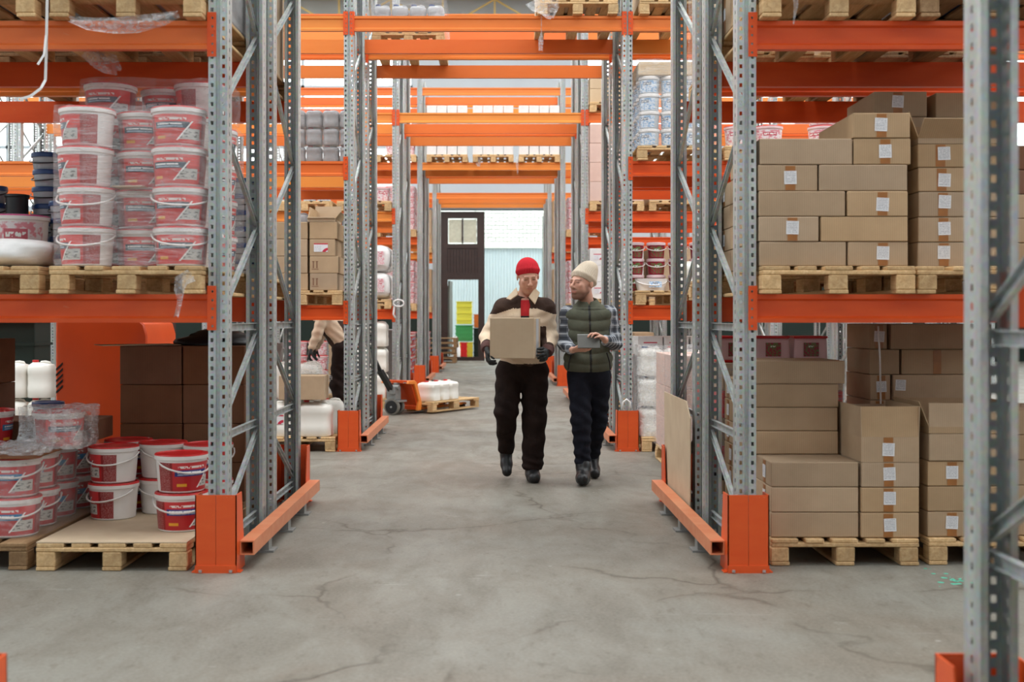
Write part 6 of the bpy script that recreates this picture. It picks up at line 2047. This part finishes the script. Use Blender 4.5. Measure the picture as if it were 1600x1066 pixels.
def hand(f, wrist, fwd, nrm, thumb_side, curl=(0.3, 0.4, 0.3), spread=0.1, r=0.0088, scale=1.0, thumb=(0.6, 0.5), k=0.006, curls=None):
    """palm and five fingers; nrm points out of the palm; fingers curl towards nrm; thumb_side = direction the thumb leaves"""
    F = Vector(fwd).normalized(); N = Vector(nrm); N = (N - F * N.dot(F)).normalized()
    U = F.cross(N)
    if U.dot(Vector(thumb_side)) < 0: U = -U
    w = Vector(wrist)
    offs = [0.030, 0.010, -0.010, -0.029]; lens = [0.074, 0.082, 0.076, 0.060]
    for i in range(4):
        kn = w + F * (0.088 - 0.006 * abs(i - 1)) * scale + U * offs[i] * scale
        f.cap(w + U * offs[i] * 0.6 * scale, kn, r * 1.35, r * 1.25, 0.014)
        ang = 0.0; p = kn
        cu = curls[i] if curls else curl
        side = U * (offs[i] / 0.03 * spread)
        for j, part in enumerate((0.46, 0.30, 0.24)):
            ang += cu[j]
            d = (F * math.cos(ang) + N * math.sin(ang) + side * (1 if j == 0 else 0.4)).normalized()
            q = p + d * lens[i] * part * scale
            f.cap(p, q, r * (1.06 - 0.08 * j), r * (0.98 - 0.09 * j), k * 0.6)
            p = q
    b = w + F * 0.022 * scale + U * 0.026 * scale
    d1 = (U * math.sin(thumb[0]) + F * math.cos(thumb[0]) + N * 0.35).normalized()
    m1 = b + d1 * 0.045 * scale
    d2 = (F * math.cos(thumb[1]) + U * math.sin(thumb[1]) * 0.6 + N * 0.55).normalized()
    m2 = m1 + d2 * 0.032 * scale
    f.cap(w + U * 0.012 * scale, b, r * 1.5, r * 1.4, 0.012); f.cap(b, m1, r * 1.35, r * 1.12, 0.006); f.cap(m1, m2, r * 1.1, r * 0.95, 0.004); f.cap(m2, m2 + (d2 * 0.8 + N * 0.3).normalized() * 0.022 * scale, r * 0.95, r * 0.8, 0.004)

def wrinkle(amp, parts):
    def fn(x, y, z):
        w = 0
        for (z0, sg, kz, kx) in parts:
            w = w + amp * np.exp(-((z - z0) / sg) ** 2) * np.sin(kz * z + kx * x + 3 * np.sin(9 * x) + 6 * y)
        return w
    return fn

def boot(ankle, heel, toe, mat, name='work_boot', r=0.046, clip=True, h=0.007):
    lo = np.minimum(np.minimum(ankle, heel), toe) - 0.11; hi = np.maximum(np.maximum(ankle, heel), toe) + 0.11
    f = Field(lo, hi, h)
    a, he, t = Vector(ankle), Vector(heel), Vector(toe)
    mid = he.lerp(t, 0.55)
    f.cap(he, mid, r * 0.92, r * 1.0, 0.02); f.cap(mid, t, r * 1.02, r * 0.9, 0.02); f.cap(a, he.lerp(a, 0.2), r * 1.08, r * 1.0, 0.03); f.cap(a, mid, r * 0.95, r * 0.7, 0.04)
    if clip: f.below(0.003)
    return f.mesh(name, MATS[mat])

# ------------------------------------------------------------------ person with red cap and carton
def person_red():
    O = Vector((0.207, 9.69, 0.0))
    M = head_matrix((0.068, -0.045, 1.682), yaw=-0.14, pitch=0.36, roll=-0.06)
    f = Field((-0.42, -0.52, 0.0), (0.45, 0.40, 1.86), 0.0062)
    add_head(f, M)
    neck0 = tuple(M @ Vector((0, 0.03, -0.05)))
    f.cap(neck0, (0.045, 0.03, 1.46), 0.058, 0.066, 0.02)
    f.ell((0.04, 0.01, 1.28), (0.165, 0.11, 0.22), 0.04); f.cap((-0.12, 0.01, 1.42), (0.2, 0.01, 1.42), 0.06, 0.06, 0.05)
    f.ell((0.03, 0.01, 1.0), (0.15, 0.11, 0.16), 0.05)
    sh = {-1: (-0.135, 0.0, 1.42), 1: (0.212, 0.0, 1.42)}; el = {-1: (-0.262, 0.0, 1.185), 1: (0.248, 0.01, 1.175)}; wr = {-1: (-0.272, -0.262, 1.10), 1: (0.222, -0.245, 1.075)}
    for s in (-1, 1):
        f.cap(sh[s], el[s], 0.052, 0.042, 0.03); f.cap(el[s], wr[s], 0.042, 0.028, 0.02)
    hips = {-1: (-0.065, 0.01, 0.93), 1: (0.115, 0.01, 0.93)}; kn = {-1: (-0.115, -0.105, 0.55), 1: (0.115, -0.055, 0.50)}; an = {-1: (-0.112, 0.165, 0.225), 1: (0.102, -0.03, 0.1)}
    for s in (-1, 1):
        f.cap(hips[s], kn[s], 0.085, 0.055, 0.03); f.cap(kn[s], an[s], 0.055, 0.036, 0.02)
    # bare hands inside the gloves
    f.cap(wr[-1], (-0.272, -0.33, 1.03), 0.026, 0.02, 0.01); f.cap(wr[1], (0.15, -0.33, 1.05), 0.026, 0.02, 0.01)
    body = put('person', f.mesh('person', MATS['face'], albedo=face_albedo(M, srgb(176, 124, 92), 0.55, srgb(150, 106, 78))), None, O)
    tag(body, 'person in red knit cap and beige-brown work jacket carrying a carton', 'person')
    me, off = beanie('knit_cap', M, MATS['knit_red'], 0.0)
    put('knit_cap', me, body, off, label='red knit cap')
    # tee
    f = Field((-0.2, -0.2, 1.15), (0.28, 0.2, 1.56), 0.007)
    f.ell((0.04, 0.0, 1.30), (0.175, 0.125, 0.24), 0.03); f.cap((0.045, 0.02, 1.42), (0.05, 0.0, 1.475), 0.082, 0.072, 0.03)
    f.above(1.487); f.below(1.165)
    dk = lambda c: (c[:, 2] < 1.355).astype(int)
    put('tee_shirt', f.mesh('tee_shirt', [MATS['tee_red'], MATS['zip_black']], dk), body, label='red tee with a dark print')
    # jacket
    f = Field((-0.45, -0.40, 0.86), (0.46, 0.24, 1.56), 0.0062)
    f.ell((0.04, 0.005, 1.28), (0.205, 0.145, 0.26), 0.05)
    f.cap((-0.125, 0.0, 1.415), (0.205, 0.0, 1.415), 0.082, 0.082, 0.06); f.ell((0.03, 0.005, 1.02), (0.195, 0.145, 0.17), 0.06); f.cap((0.04, 0.01, 1.44), (0.045, 0.0, 1.48), 0.1, 0.085, 0.05)
    for s in (-1, 1):
        f.cap(sh[s], el[s], 0.078, 0.066, 0.045); f.cap(el[s], [el[s][i] + 0.9 * (wr[s][i] - el[s][i]) for i in range(3)], 0.068, 0.05, 0.03)
    f.warp(wrinkle(0.0045, [(1.2, 0.12, 70, 25), (1.36, 0.08, 55, -30), (1.05, 0.1, 60, 40)]))
    f.box((0.040, -0.15, 1.30), (0.068, 0.16, 0.40), 0.01, 0.008, sub=True)       # open front
    f.cap((0.05, -0.16, 1.53), (0.05, -0.1, 1.43), 0.07, 0.03, 0.01, sub=True)
    f.cap((0.046, 0.0, 1.46), (0.055, -0.02, 1.6), 0.068, 0.08, 0.01, sub=True)
    f.below(0.9)
    def jp(c):
        x, y, z = c[:, 0], c[:, 1], c[:, 2]
        yoke = (z > 1.418 - 0.35 * np.clip(np.abs(x - 0.04) - 0.10, 0, 0.13)) & (np.abs(x - 0.04) < 0.5)
        elbow = (x > 0.13) & (x < 0.215) & (z < 1.27) & (z > 1.05) & (y < -0.06)
        hem = (z < 0.965)
        cuff = (y < -0.215) & (np.abs(x - 0.04) > 0.12) & (z < 1.2)
        return np.where(cuff, 1, np.where(yoke | elbow | hem, 1, 0))
    put('work_jacket', f.mesh('work_jacket', [MATS['jacket_beige'], MATS['jacket_brown']], jp), body, label='beige work jacket with dark brown shoulders')
    for s, pts in ((-1, [(-0.024, -0.065, 1.585), (-0.108, -0.085, 1.492), (-0.074, -0.125, 1.482), (-0.012, -0.115, 1.525)]), (1, [(0.120, -0.06, 1.58), (0.162, -0.08, 1.54), (0.120, -0.142, 1.445), (0.068, -0.125, 1.505)])):
        m = MB(); a = [Vector(p) for p in pts]; n = (a[1] - a[0]).cross(a[3] - a[0]).normalized(); n = -n if n.y > 0 else n
        m.loft([[p + n * 0.004 for p in a], [p + n * 0.016 for p in a]])
        put('collar', m.mesh('collar', MATS['cardboard_pale'], bevel=(0.004, 2)), body)
    m = MB(); m.tube([(0.045 + 0.083 * math.cos(a), 0.008 + 0.08 * math.sin(a), 1.525 + 0.03 * math.sin(a)) for a in [math.pi * (i / 12) - 0.35 + (0.7 * i / 12) for i in range(13)]], 0.02, 7)
    put('collar', m.mesh('collar', MATS['cardboard_pale'], smooth=True), body)
    # trousers
    f = Field((-0.28, -0.28, 0.08), (0.32, 0.34, 1.06), 0.0068)
    f.ell((0.025, 0.01, 0.96), (0.185, 0.135, 0.12), 0.04); f.cap((-0.05, 0.01, 0.88), (0.1, 0.01, 0.88), 0.115, 0.115, 0.05)
    f.cap((-0.085, 0.005, 0.9), (-0.112, -0.085, 0.58), 0.115, 0.098, 0.025); f.cap((-0.112, -0.085, 0.58), (-0.111, 0.145, 0.245), 0.092, 0.068, 0.03)
    f.cap((0.125, 0.005, 0.9), (0.118, -0.055, 0.5), 0.117, 0.098, 0.02); f.cap((0.118, -0.055, 0.5), (0.105, -0.045, 0.135), 0.098, 0.088, 0.03)
    f.warp(wrinkle(0.006, [(0.62, 0.12, 55, 18), (0.35, 0.12, 40, -25), (0.85, 0.08, 50, 30), (0.16, 0.06, 90, 10)]))
    f.below(0.092)
    put('trousers', f.mesh('trousers', MATS['trousers_brown']), body, label='baggy dark brown trousers')
    put('work_boot', boot((0.102, -0.03, 0.12), (0.10, 0.0, 0.045), (0.115, -0.19, 0.04), 'leather_black', r=0.053), body)
    put('work_boot', boot((-0.112, 0.15, 0.24), (-0.112, 0.185, 0.185), (-0.105, 0.075, 0.058), 'leather_black', clip=True), body)
    # gloves round the lower corners of the carton
    f = Field((-0.40, -0.55, 0.93), (0.0, -0.15, 1.2), 0.0042)
    hand(f, (-0.268, -0.300, 1.085), (0.06, -0.42, -0.85), (0.95, 0.0, 0.05), (0, -0.9, 0.5), curl=(0.5, 0.85, 0.4), r=0.0125, scale=1.05, thumb=(0.6, 0.2))
    put('glove', f.mesh('glove', MATS['glove_black']), body)
    f = Field((0.0, -0.62, 0.9), (0.34, -0.15, 1.22), 0.0042)
    hand(f, (0.208, -0.30, 1.055), (-0.16, -0.95, -0.12), (-0.96, 0.15, -0.1), (0, -0.1, 1), curl=(0.25, 0.85, 0.35), r=0.0125, scale=1.08, thumb=(0.55, 0.2))
    put('glove', f.mesh('glove', MATS['glove_black']), body)
    for s in (-1, 1):
        m = MB(); a, b = Vector(el[s]), Vector(wr[s]); d = (b - a).normalized()
        m.tube([b - d * 0.035, b, b + d * 0.03, b + d * 0.05], [0.052, 0.05, 0.045, 0.036], 14)
        put('glove_cuff', m.mesh('glove_cuff', MATS['glove_cuff'], smooth=True, angle=0.8), body)
    # carton carried
    e1 = Vector((math.cos(0.24), -math.sin(0.24), 0)); e2 = Vector((math.sin(0.24), math.cos(0.24), 0))
    W, D, H = 0.365, 0.25, 0.325
    c = Vector((0.105, -0.485, 0)) - e1 * W / 2 + e2 * D / 2 + O
    t = carton('bare tan carton held by the person in the red cap', c.x - W / 2, c.x + W / 2, c.y - D / 2, c.y + D / 2, 1.018, 1.018 + H, 'cardboard_pale', rz=-0.24, group='carried carton', side=None)
    m = MB(); m.box((0, 0, 0), (0.0015, 0.10, H - 0.02)); put('tape', m.mesh('tape', MATS['grey_tub']), t, (W / 2 - 0.0025, 0.0, H / 2), label='pale tape')
person_red()

# ------------------------------------------------------------------ person with cream cap, quilted vest and tablet
def person_vest():
    O = Vector((0.775, 9.58, 0.0))
    M = head_matrix((-0.062, -0.035, 1.622), yaw=0.80, pitch=-0.02, roll=0.04)
    f = Field((-0.36, -0.48, 0.0), (0.40, 0.46, 1.78), 0.0062)
    add_head(f, M)
    f.cap(tuple(M @ Vector((0, 0.03, -0.05))), (-0.015, 0.03, 1.42), 0.056, 0.064, 0.02)
    f.ell((-0.01, 0.01, 1.22), (0.155, 0.1, 0.22), 0.04); f.cap((-0.15, 0.01, 1.375), (0.13, 0.01, 1.375), 0.055, 0.055, 0.05); f.ell((-0.01, 0.01, 0.95), (0.15, 0.11, 0.16), 0.05)
    sh = {-1: (-0.168, 0.0, 1.37), 1: (0.158, 0.0, 1.375)}; el = {-1: (-0.195, 0.0, 1.125), 1: (0.205, 0.0, 1.135)}; wr = {-1: (-0.155, -0.235, 1.085), 1: (0.105, -0.25, 1.165)}
    for s in (-1, 1):
        f.cap(sh[s], el[s], 0.048, 0.04, 0.03); f.cap(el[s], wr[s], 0.04, 0.029, 0.02)
    hp = {-1: (-0.085, 0.01, 0.9), 1: (0.075, 0.01, 0.9)}; kn = {-1: (-0.075, -0.10, 0.5), 1: (0.075, 0.09, 0.49)}; an = {-1: (-0.06, -0.12, 0.13), 1: (0.05, 0.33, 0.16)}
    for s in (-1, 1):
        f.cap(hp[s], kn[s], 0.08, 0.055, 0.03); f.cap(kn[s], an[s], 0.053, 0.036, 0.02)
    # right hand under the tablet edge, left hand raised above the screen
    hand(f, (-0.135, -0.262, 1.088), (0.85, -0.5, 0.08), (0.15, 0.5, 0.8), (-0.2, -0.5, 1), curl=(0.25, 0.35, 0.3), r=0.0088, thumb=(0.5, 0.25), spread=0.05)
    hand(f, (0.085, -0.272, 1.178), (-0.72, -0.42, 0.42), (-0.3, -0.15, -0.9), (-0.3, -0.5, 0.1), curl=(0.45, 0.6, 0.4), r=0.0088, thumb=(0.4, 0.2), spread=0.14)
    body = put('person', f.mesh('person', MATS['face'], albedo=face_albedo(M, srgb(104, 72, 56), 0.95, srgb(84, 58, 46))), None, O)
    tag(body, 'person in cream knit cap and green quilted vest looking aside, holding a tablet', 'person')
    me, off = beanie('knit_cap', M, MATS['knit_cream'], 0.03, 0.012)
    put('knit_cap', me, body, off, label='cream ribbed knit cap')
    # plaid shirt: sleeves, cuffs, collar round the chest
    f = Field((-0.36, -0.36, 0.98), (0.36, 0.2, 1.5), 0.0062)
    f.ell((-0.01, 0.01, 1.22), (0.165, 0.11, 0.22), 0.03); f.cap((-0.17, 0.0, 1.375), (0.15, 0.0, 1.375), 0.062, 0.062, 0.05)
    for s in (-1, 1):
        f.cap(sh[s], el[s], 0.068, 0.06, 0.04); f.cap(el[s], [el[s][i] + 0.86 * (wr[s][i] - el[s][i]) for i in range(3)], 0.06, 0.046, 0.03)
    f.warp(wrinkle(0.0045, [(1.15, 0.1, 80, 30), (1.3, 0.08, 60, -30)]))
    f.above(1.445)
    put('plaid_shirt', f.mesh('plaid_shirt', MATS['plaid']), body, label='grey plaid flannel shirt')
    # quilted vest
    f = Field((-0.30, -0.26, 0.84), (0.28, 0.26, 1.54), 0.0062)
    f.ell((-0.01, 0.005, 1.24), (0.188, 0.135, 0.25), 0.05); f.cap((-0.145, 0.0, 1.365), (0.125, 0.0, 1.365), 0.078, 0.078, 0.06); f.ell((-0.01, 0.005, 0.99), (0.2, 0.145, 0.16), 0.06); f.cap((-0.012, 0.02, 1.40), (-0.012, 0.012, 1.465), 0.098, 0.088, 0.04)
    f.warp(lambda x, y, z: 0.007 - 0.014 * np.abs(np.sin(math.pi * (z - 0.885 + 0.012 * np.cos(12 * x)) / 0.088)) ** 0.6 * ((z < 1.42) & (z > 0.9)))
    f.warp(lambda x, y, z: np.where(y < -0.02, 0.008 * np.exp(-((x + 0.004 - 0.02 * (1.2 - z)) / 0.008) ** 2), 0.0) + 0 * z)
    f.cap((-0.012, 0.012, 1.42), (-0.02, -0.01, 1.6), 0.07, 0.075, 0.008, sub=True)
    f.cap((-0.012, -0.14, 1.53), (-0.012, -0.1, 1.445), 0.05, 0.018, 0.01, sub=True)
    for s in (-1, 1):
        f.cap((s * 0.235 - 0.01, 0, 1.37), (s * 0.255 - 0.01, 0, 1.15), 0.066, 0.05, 0.012, sub=True)
    f.below(0.882); f.above(1.515)
    def vp(c):
        x, y, z = c[:, 0], c[:, 1], c[:, 2]
        zipl = (np.abs(x + 0.004 - 0.02 * (1.2 - z)) < 0.0085) & (y < -0.05) & (z < 1.44)
        arm = (np.abs(x + 0.01) > 0.172) & (np.abs(y) < 0.09) & (z > 1.1) & (z < 1.36) & (np.abs(x + 0.01) < 0.186) & False
        return zipl.astype(int)
    put('quilted_vest', f.mesh('quilted_vest', [MATS['vest_green'], MATS['zip_black']], vp), body, label='olive green quilted vest with black zip')
    for s in (-1, 1):
        m = MB(); m.tube([(s * 0.150 - 0.01 - s * 0.01, -0.125, 1.06), (s * 0.165 - 0.01, -0.12, 0.98), (s * 0.17 - 0.01, -0.118, 0.92)], 0.006, 6)
        put('pocket_zip', m.mesh('pocket_zip', MATS['zip_black']), body)
    # trousers
    f = Field((-0.26, -0.30, 0.10), (0.24, 0.44, 0.98), 0.0068)
    f.ell((-0.005, 0.01, 0.9), (0.172, 0.125, 0.11), 0.04)
    f.cap((-0.085, 0.005, 0.86), (-0.075, -0.095, 0.5), 0.1, 0.08, 0.025); f.cap((-0.075, -0.095, 0.5), (-0.062, -0.115, 0.135), 0.078, 0.062, 0.03)
    f.cap((0.08, 0.005, 0.86), (0.075, 0.09, 0.49), 0.1, 0.078, 0.025); f.cap((0.075, 0.09, 0.49), (0.053, 0.32, 0.175), 0.076, 0.058, 0.03)
    f.warp(wrinkle(0.006, [(0.6, 0.14, 60, 20), (0.38, 0.12, 70, -25), (0.2, 0.08, 90, 14)]))
    f.below(0.115)
    put('trousers', f.mesh('trousers', MATS['trousers_navy']), body, label='dark navy trousers')
    put('work_boot', boot((-0.06, -0.12, 0.15), (-0.058, -0.095, 0.05), (-0.078, -0.29, 0.062), 'leather_black', r=0.053), body)
    put('work_boot', boot((0.05, 0.33, 0.17), (0.05, 0.35, 0.085), (0.058, 0.17, 0.045), 'leather_black', r=0.05), body)
    # tablet, held
    t = thing('tablet_computer', 'grey tablet held by the person in the quilted vest', 'tablet', O + Vector((-0.035, -0.345, 1.155)))
    t.rotation_euler = (-0.62, 0, 0.0)
    m = MB(); m.box((0, 0, 0), (0.176, 0.008, 0.128)); put('shell', m.mesh('shell', MATS['tablet_grey'], bevel=(0.003, 2)), t)
    m = MB(); m.box((0, 0.0045, 0), (0.168, 0.001, 0.12)); put('screen', m.mesh('screen', MATS['glass_dark']), t)
    m = MB(); m.box((0, 0.0, 0.0648), (0.172, 0.006, 0.002)); put('edge', m.mesh('edge', MATS['tablet_edge']), t)
person_vest()

# ------------------------------------------------------------------ stooping person beyond the second row
def person_stoop():
    O = Vector((-1.98, 15.0, 0.0))
    f = Field((-0.62, -0.5, 0.0), (0.55, 0.5, 1.75), 0.009)
    M = head_matrix((-0.42, -0.08, 1.60), yaw=1.0, pitch=0.5)
    add_head(f, M)
    f.cap(tuple(M @ Vector((0, 0.03, -0.06))), (-0.24, 0, 1.46), 0.056, 0.064, 0.02)
    f.cap((0.05, 0, 1.0), (-0.2, 0, 1.38), 0.13, 0.14, 0.05)
    f.cap((-0.2, -0.16, 1.36), (-0.27, -0.2, 1.12), 0.05, 0.04, 0.03); f.cap((-0.27, -0.2, 1.12), (-0.335, -0.24, 0.93), 0.04, 0.03, 0.02)
    f.cap((-0.2, 0.16, 1.36), (-0.25, 0.2, 1.12), 0.05, 0.04, 0.03); f.cap((-0.25, 0.2, 1.12), (-0.34, 0.16, 0.93), 0.04, 0.03, 0.02)
    f.cap((0.03, -0.09, 0.95), (-0.03, -0.12, 0.5), 0.08, 0.055, 0.03); f.cap((-0.03, -0.12, 0.5), (0.05, -0.1, 0.08), 0.05, 0.035, 0.02)
    f.cap((0.08, 0.09, 0.95), (0.09, 0.1, 0.5), 0.08, 0.055, 0.03); f.cap((0.09, 0.1, 0.5), (0.22, 0.1, 0.08), 0.05, 0.035, 0.02)
    body = put('person', f.mesh('person', MATS['face'], albedo=face_albedo(M, srgb(176, 124, 92), 0.5, srgb(120, 86, 64))), None, O)
    tag(body, 'person in beige jacket and dark trousers stooping behind the floor canisters', 'person')
    f = Field((-0.55, -0.42, 0.85), (0.3, 0.42, 1.6), 0.009)
    f.cap((0.04, 0, 1.02), (-0.19, 0, 1.37), 0.155, 0.165, 0.05); f.cap((-0.19, -0.13, 1.38), (-0.19, 0.13, 1.38), 0.1, 0.1, 0.05)
    for s in (-1, 1):
        f.cap((-0.2, s * 0.17, 1.36), (-0.265, s * 0.2, 1.12), 0.075, 0.065, 0.04); f.cap((-0.265, s * 0.2, 1.12), (-0.325, s * (0.235 if s < 0 else 0.17), 0.97), 0.062, 0.05, 0.03)
    f.warp(wrinkle(0.006, [(1.1, 0.15, 60, 20)])); f.below(0.93)
    put('work_jacket', f.mesh('work_jacket', [MATS['jacket_beige'], MATS['jacket_brown']], lambda c: ((c[:, 2] > 1.40) | ((np.abs(c[:, 1]) < 0.125) & (c[:, 2] < 1.30))).astype(int)), body, label='beige work jacket with brown panels')
    f = Field((-0.25, -0.34, 0.06), (0.4, 0.34, 1.15), 0.009)
    f.cap((0.05, 0, 1.02), (0.05, 0, 0.94), 0.15, 0.16, 0.04)
    f.cap((0.03, -0.09, 0.93), (-0.03, -0.12, 0.5), 0.115, 0.09, 0.03); f.cap((-0.03, -0.12, 0.5), (0.05, -0.1, 0.14), 0.088, 0.08, 0.03)
    f.cap((0.08, 0.09, 0.93), (0.09, 0.1, 0.5), 0.115, 0.09, 0.03); f.cap((0.09, 0.1, 0.5), (0.2, 0.1, 0.14), 0.088, 0.08, 0.03)
    f.warp(wrinkle(0.007, [(0.6, 0.2, 50, 20), (0.25, 0.12, 50, -20)])); f.below(0.1)
    put('trousers', f.mesh('trousers', MATS['trousers_brown']), body, label='baggy dark brown trousers')
    put('work_boot', boot((0.05, -0.1, 0.13), (0.07, -0.1, 0.05), (-0.13, -0.1, 0.045), 'leather_black'), body)
    put('work_boot', boot((0.22, 0.1, 0.13), (0.24, 0.1, 0.05), (0.04, 0.1, 0.045), 'leather_black'), body)
    f = Field((-0.46, -0.36, 0.78), (-0.2, -0.14, 1.02), 0.005)
    hand(f, (-0.335, -0.24, 0.955), (-0.25, -0.1, -0.95), (0.85, 0.3, -0.3), (0.2, -0.9, 0), curl=(0.35, 0.5, 0.4), r=0.0125, scale=1.08)
    put('glove', f.mesh('glove', MATS['glove_black']), body)
    f = Field((-0.46, 0.06, 0.78), (-0.2, 0.28, 1.02), 0.005)
    hand(f, (-0.335, 0.165, 0.955), (-0.25, -0.1, -0.95), (0.85, -0.3, -0.3), (0.2, 0.9, 0), curl=(0.35, 0.5, 0.4), r=0.0125, scale=1.08)
    put('glove', f.mesh('glove', MATS['glove_black']), body)
    me, off = beanie('knit_cap', M, MATS['jacket_brown'])
    put('knit_cap', me, body, off)
person_stoop()

# ================================================================== PALLET TRUCK
PA = math.atan2(-0.63, 1.02)            # long axis of the jack, measured from +y
CP = Vector((-0.885, 16.98, 0.0))
pallet('light pallet lying on the forks of the orange pallet truck', CP.x, CP.y, 0.02, PA, group='wooden pallets')
t = thing('pallet_truck', 'orange hand pallet truck with black handle and twin steering wheels', 'pallet truck', (CP.x, CP.y, 0), PA)
# local: y along the forks (pallet centre 0, truck body at y<-0.6)
m = MB()
for x in (-0.175, 0.175):
    m.box((x, 0.0, 0.0735), (0.06, 1.12, 0.036))
put('forks', m.mesh('forks', MATS['jack_orange'], bevel=(0.008, 1)), t)
m = MB()
prof = [(-0.64, 0.05), (-0.625, 0.16), (-0.74, 0.44), (-0.80, 0.475), (-0.93, 0.475), (-0.95, 0.43), (-0.80, 0.42), (-0.70, 0.18), (-0.73, 0.05)]
for x in (-0.235, 0.195):
    m.loft([[(x, p[0], p[1]) for p in prof], [(x + 0.04, p[0], p[1]) for p in prof]])
put('side_frame', m.mesh('side_frame', MATS['jack_orange'], bevel=(0.006, 1)), t)
m = MB(); m.add([(-0.2, -0.66, 0.12), (0.2, -0.66, 0.12), (0.2, -0.80, 0.43), (-0.2, -0.80, 0.43), (-0.2, -0.70, 0.12), (0.2, -0.70, 0.12), (0.2, -0.84, 0.43), (-0.2, -0.84, 0.43)], [(0, 1, 2, 3), (7, 6, 5, 4), (0, 4, 5, 1), (1, 5, 6, 2), (2, 6, 7, 3), (3, 7, 4, 0)])
m.box((0, -0.86, 0.46), (0.42, 0.14, 0.02)); m.box((0, -0.66, 0.085), (0.40, 0.1, 0.05))
put('back_plate', m.mesh('back_plate', MATS['machine_orange']), t)
m = MB(); m.lathe([(0.06, 0.2), (0.06, 0.3), (0.045, 0.32), (0.045, 0.44)], 14, (0, -0.90, 0)); m.box((0, -0.97, 0.30), (0.16, 0.12, 0.18)); m.box((0.03, -1.03, 0.34), (0.08, 0.06, 0.1)); m.box((0, -0.92, 0.19), (0.24, 0.2, 0.03))
m.tube([(-0.1, -0.98, 0.38), (0.1, -0.98, 0.38)], 0.035, 10)
put('pump_unit', m.mesh('pump_unit', MATS['machine_grey'], bevel=(0.004, 1)), t)
STEER = math.radians(68) - PA
for x in (-0.07, 0.07):
    m = MB()
    prof = [(0.092, -0.028), (0.112, -0.024), (0.112, 0.024), (0.092, 0.028)]
    m.lathe(prof, 24)
    wv = put('steering_wheel', m.mesh('steering_wheel', MATS['tyre'], smooth=True, angle=0.6), t, (x * math.cos(STEER), -0.95 + x * math.sin(STEER), 0.113), (0, math.pi / 2, STEER))
    m = MB(); m.lathe([(0.091, -0.03), (0.076, -0.034), (0.076, 0.034), (0.091, 0.03)], 24); put('hub', m.mesh('hub', MATS['rubber'], smooth=True, angle=0.6), wv)
    m = MB(); m.lathe([(0.014, -0.04), (0.014, 0.04)], 10); put('axle', m.mesh('axle', MATS['bolt_steel']), wv)
m = MB(); m.bar((0, -1.02, 0.34), (-0.02, -1.25, 0.62), 0.09, 0.05); m.tube([(-0.02, -1.25, 0.62), (-0.03, -1.52, 1.0)], 0.028, 10); put('draw_bar', m.mesh('draw_bar', MATS['rubber']), t)
m = MB(); m.tube([(-0.03, -1.52, 1.0), (-0.13, -1.55, 1.05), (-0.15, -1.62, 1.14), (-0.03, -1.65, 1.18), (0.09, -1.62, 1.14), (0.07, -1.55, 1.05), (-0.03, -1.52, 1.0)], 0.016, 8); put('loop_handle', m.mesh('loop_handle', MATS['rubber'], smooth=True), t)
for x in (-0.175, 0.175):
    m = MB(); m.tube([(x - 0.035, 0.48, 0.036), (x + 0.035, 0.48, 0.036)], 0.036, 12); put('load_roller', m.mesh('load_roller', MATS['rubber']), t)
ca, sa = math.cos(PA), math.sin(PA)
def onp(x, y): return (CP.x + ca * x - sa * y, CP.y + sa * x + ca * y)
for q in range(3):
    x, y = onp(0.22 - 0.0 * q, -0.44 + 0.235 * q)
    canister('white canister on the pallet truck load, %s' % ['next to the orange frame', 'middle of three', 'outermost'][q], x, y, 0.02 + PT, PA + math.pi / 2, size=(0.225, 0.3, 0.285), group='white canisters on the pallet truck')
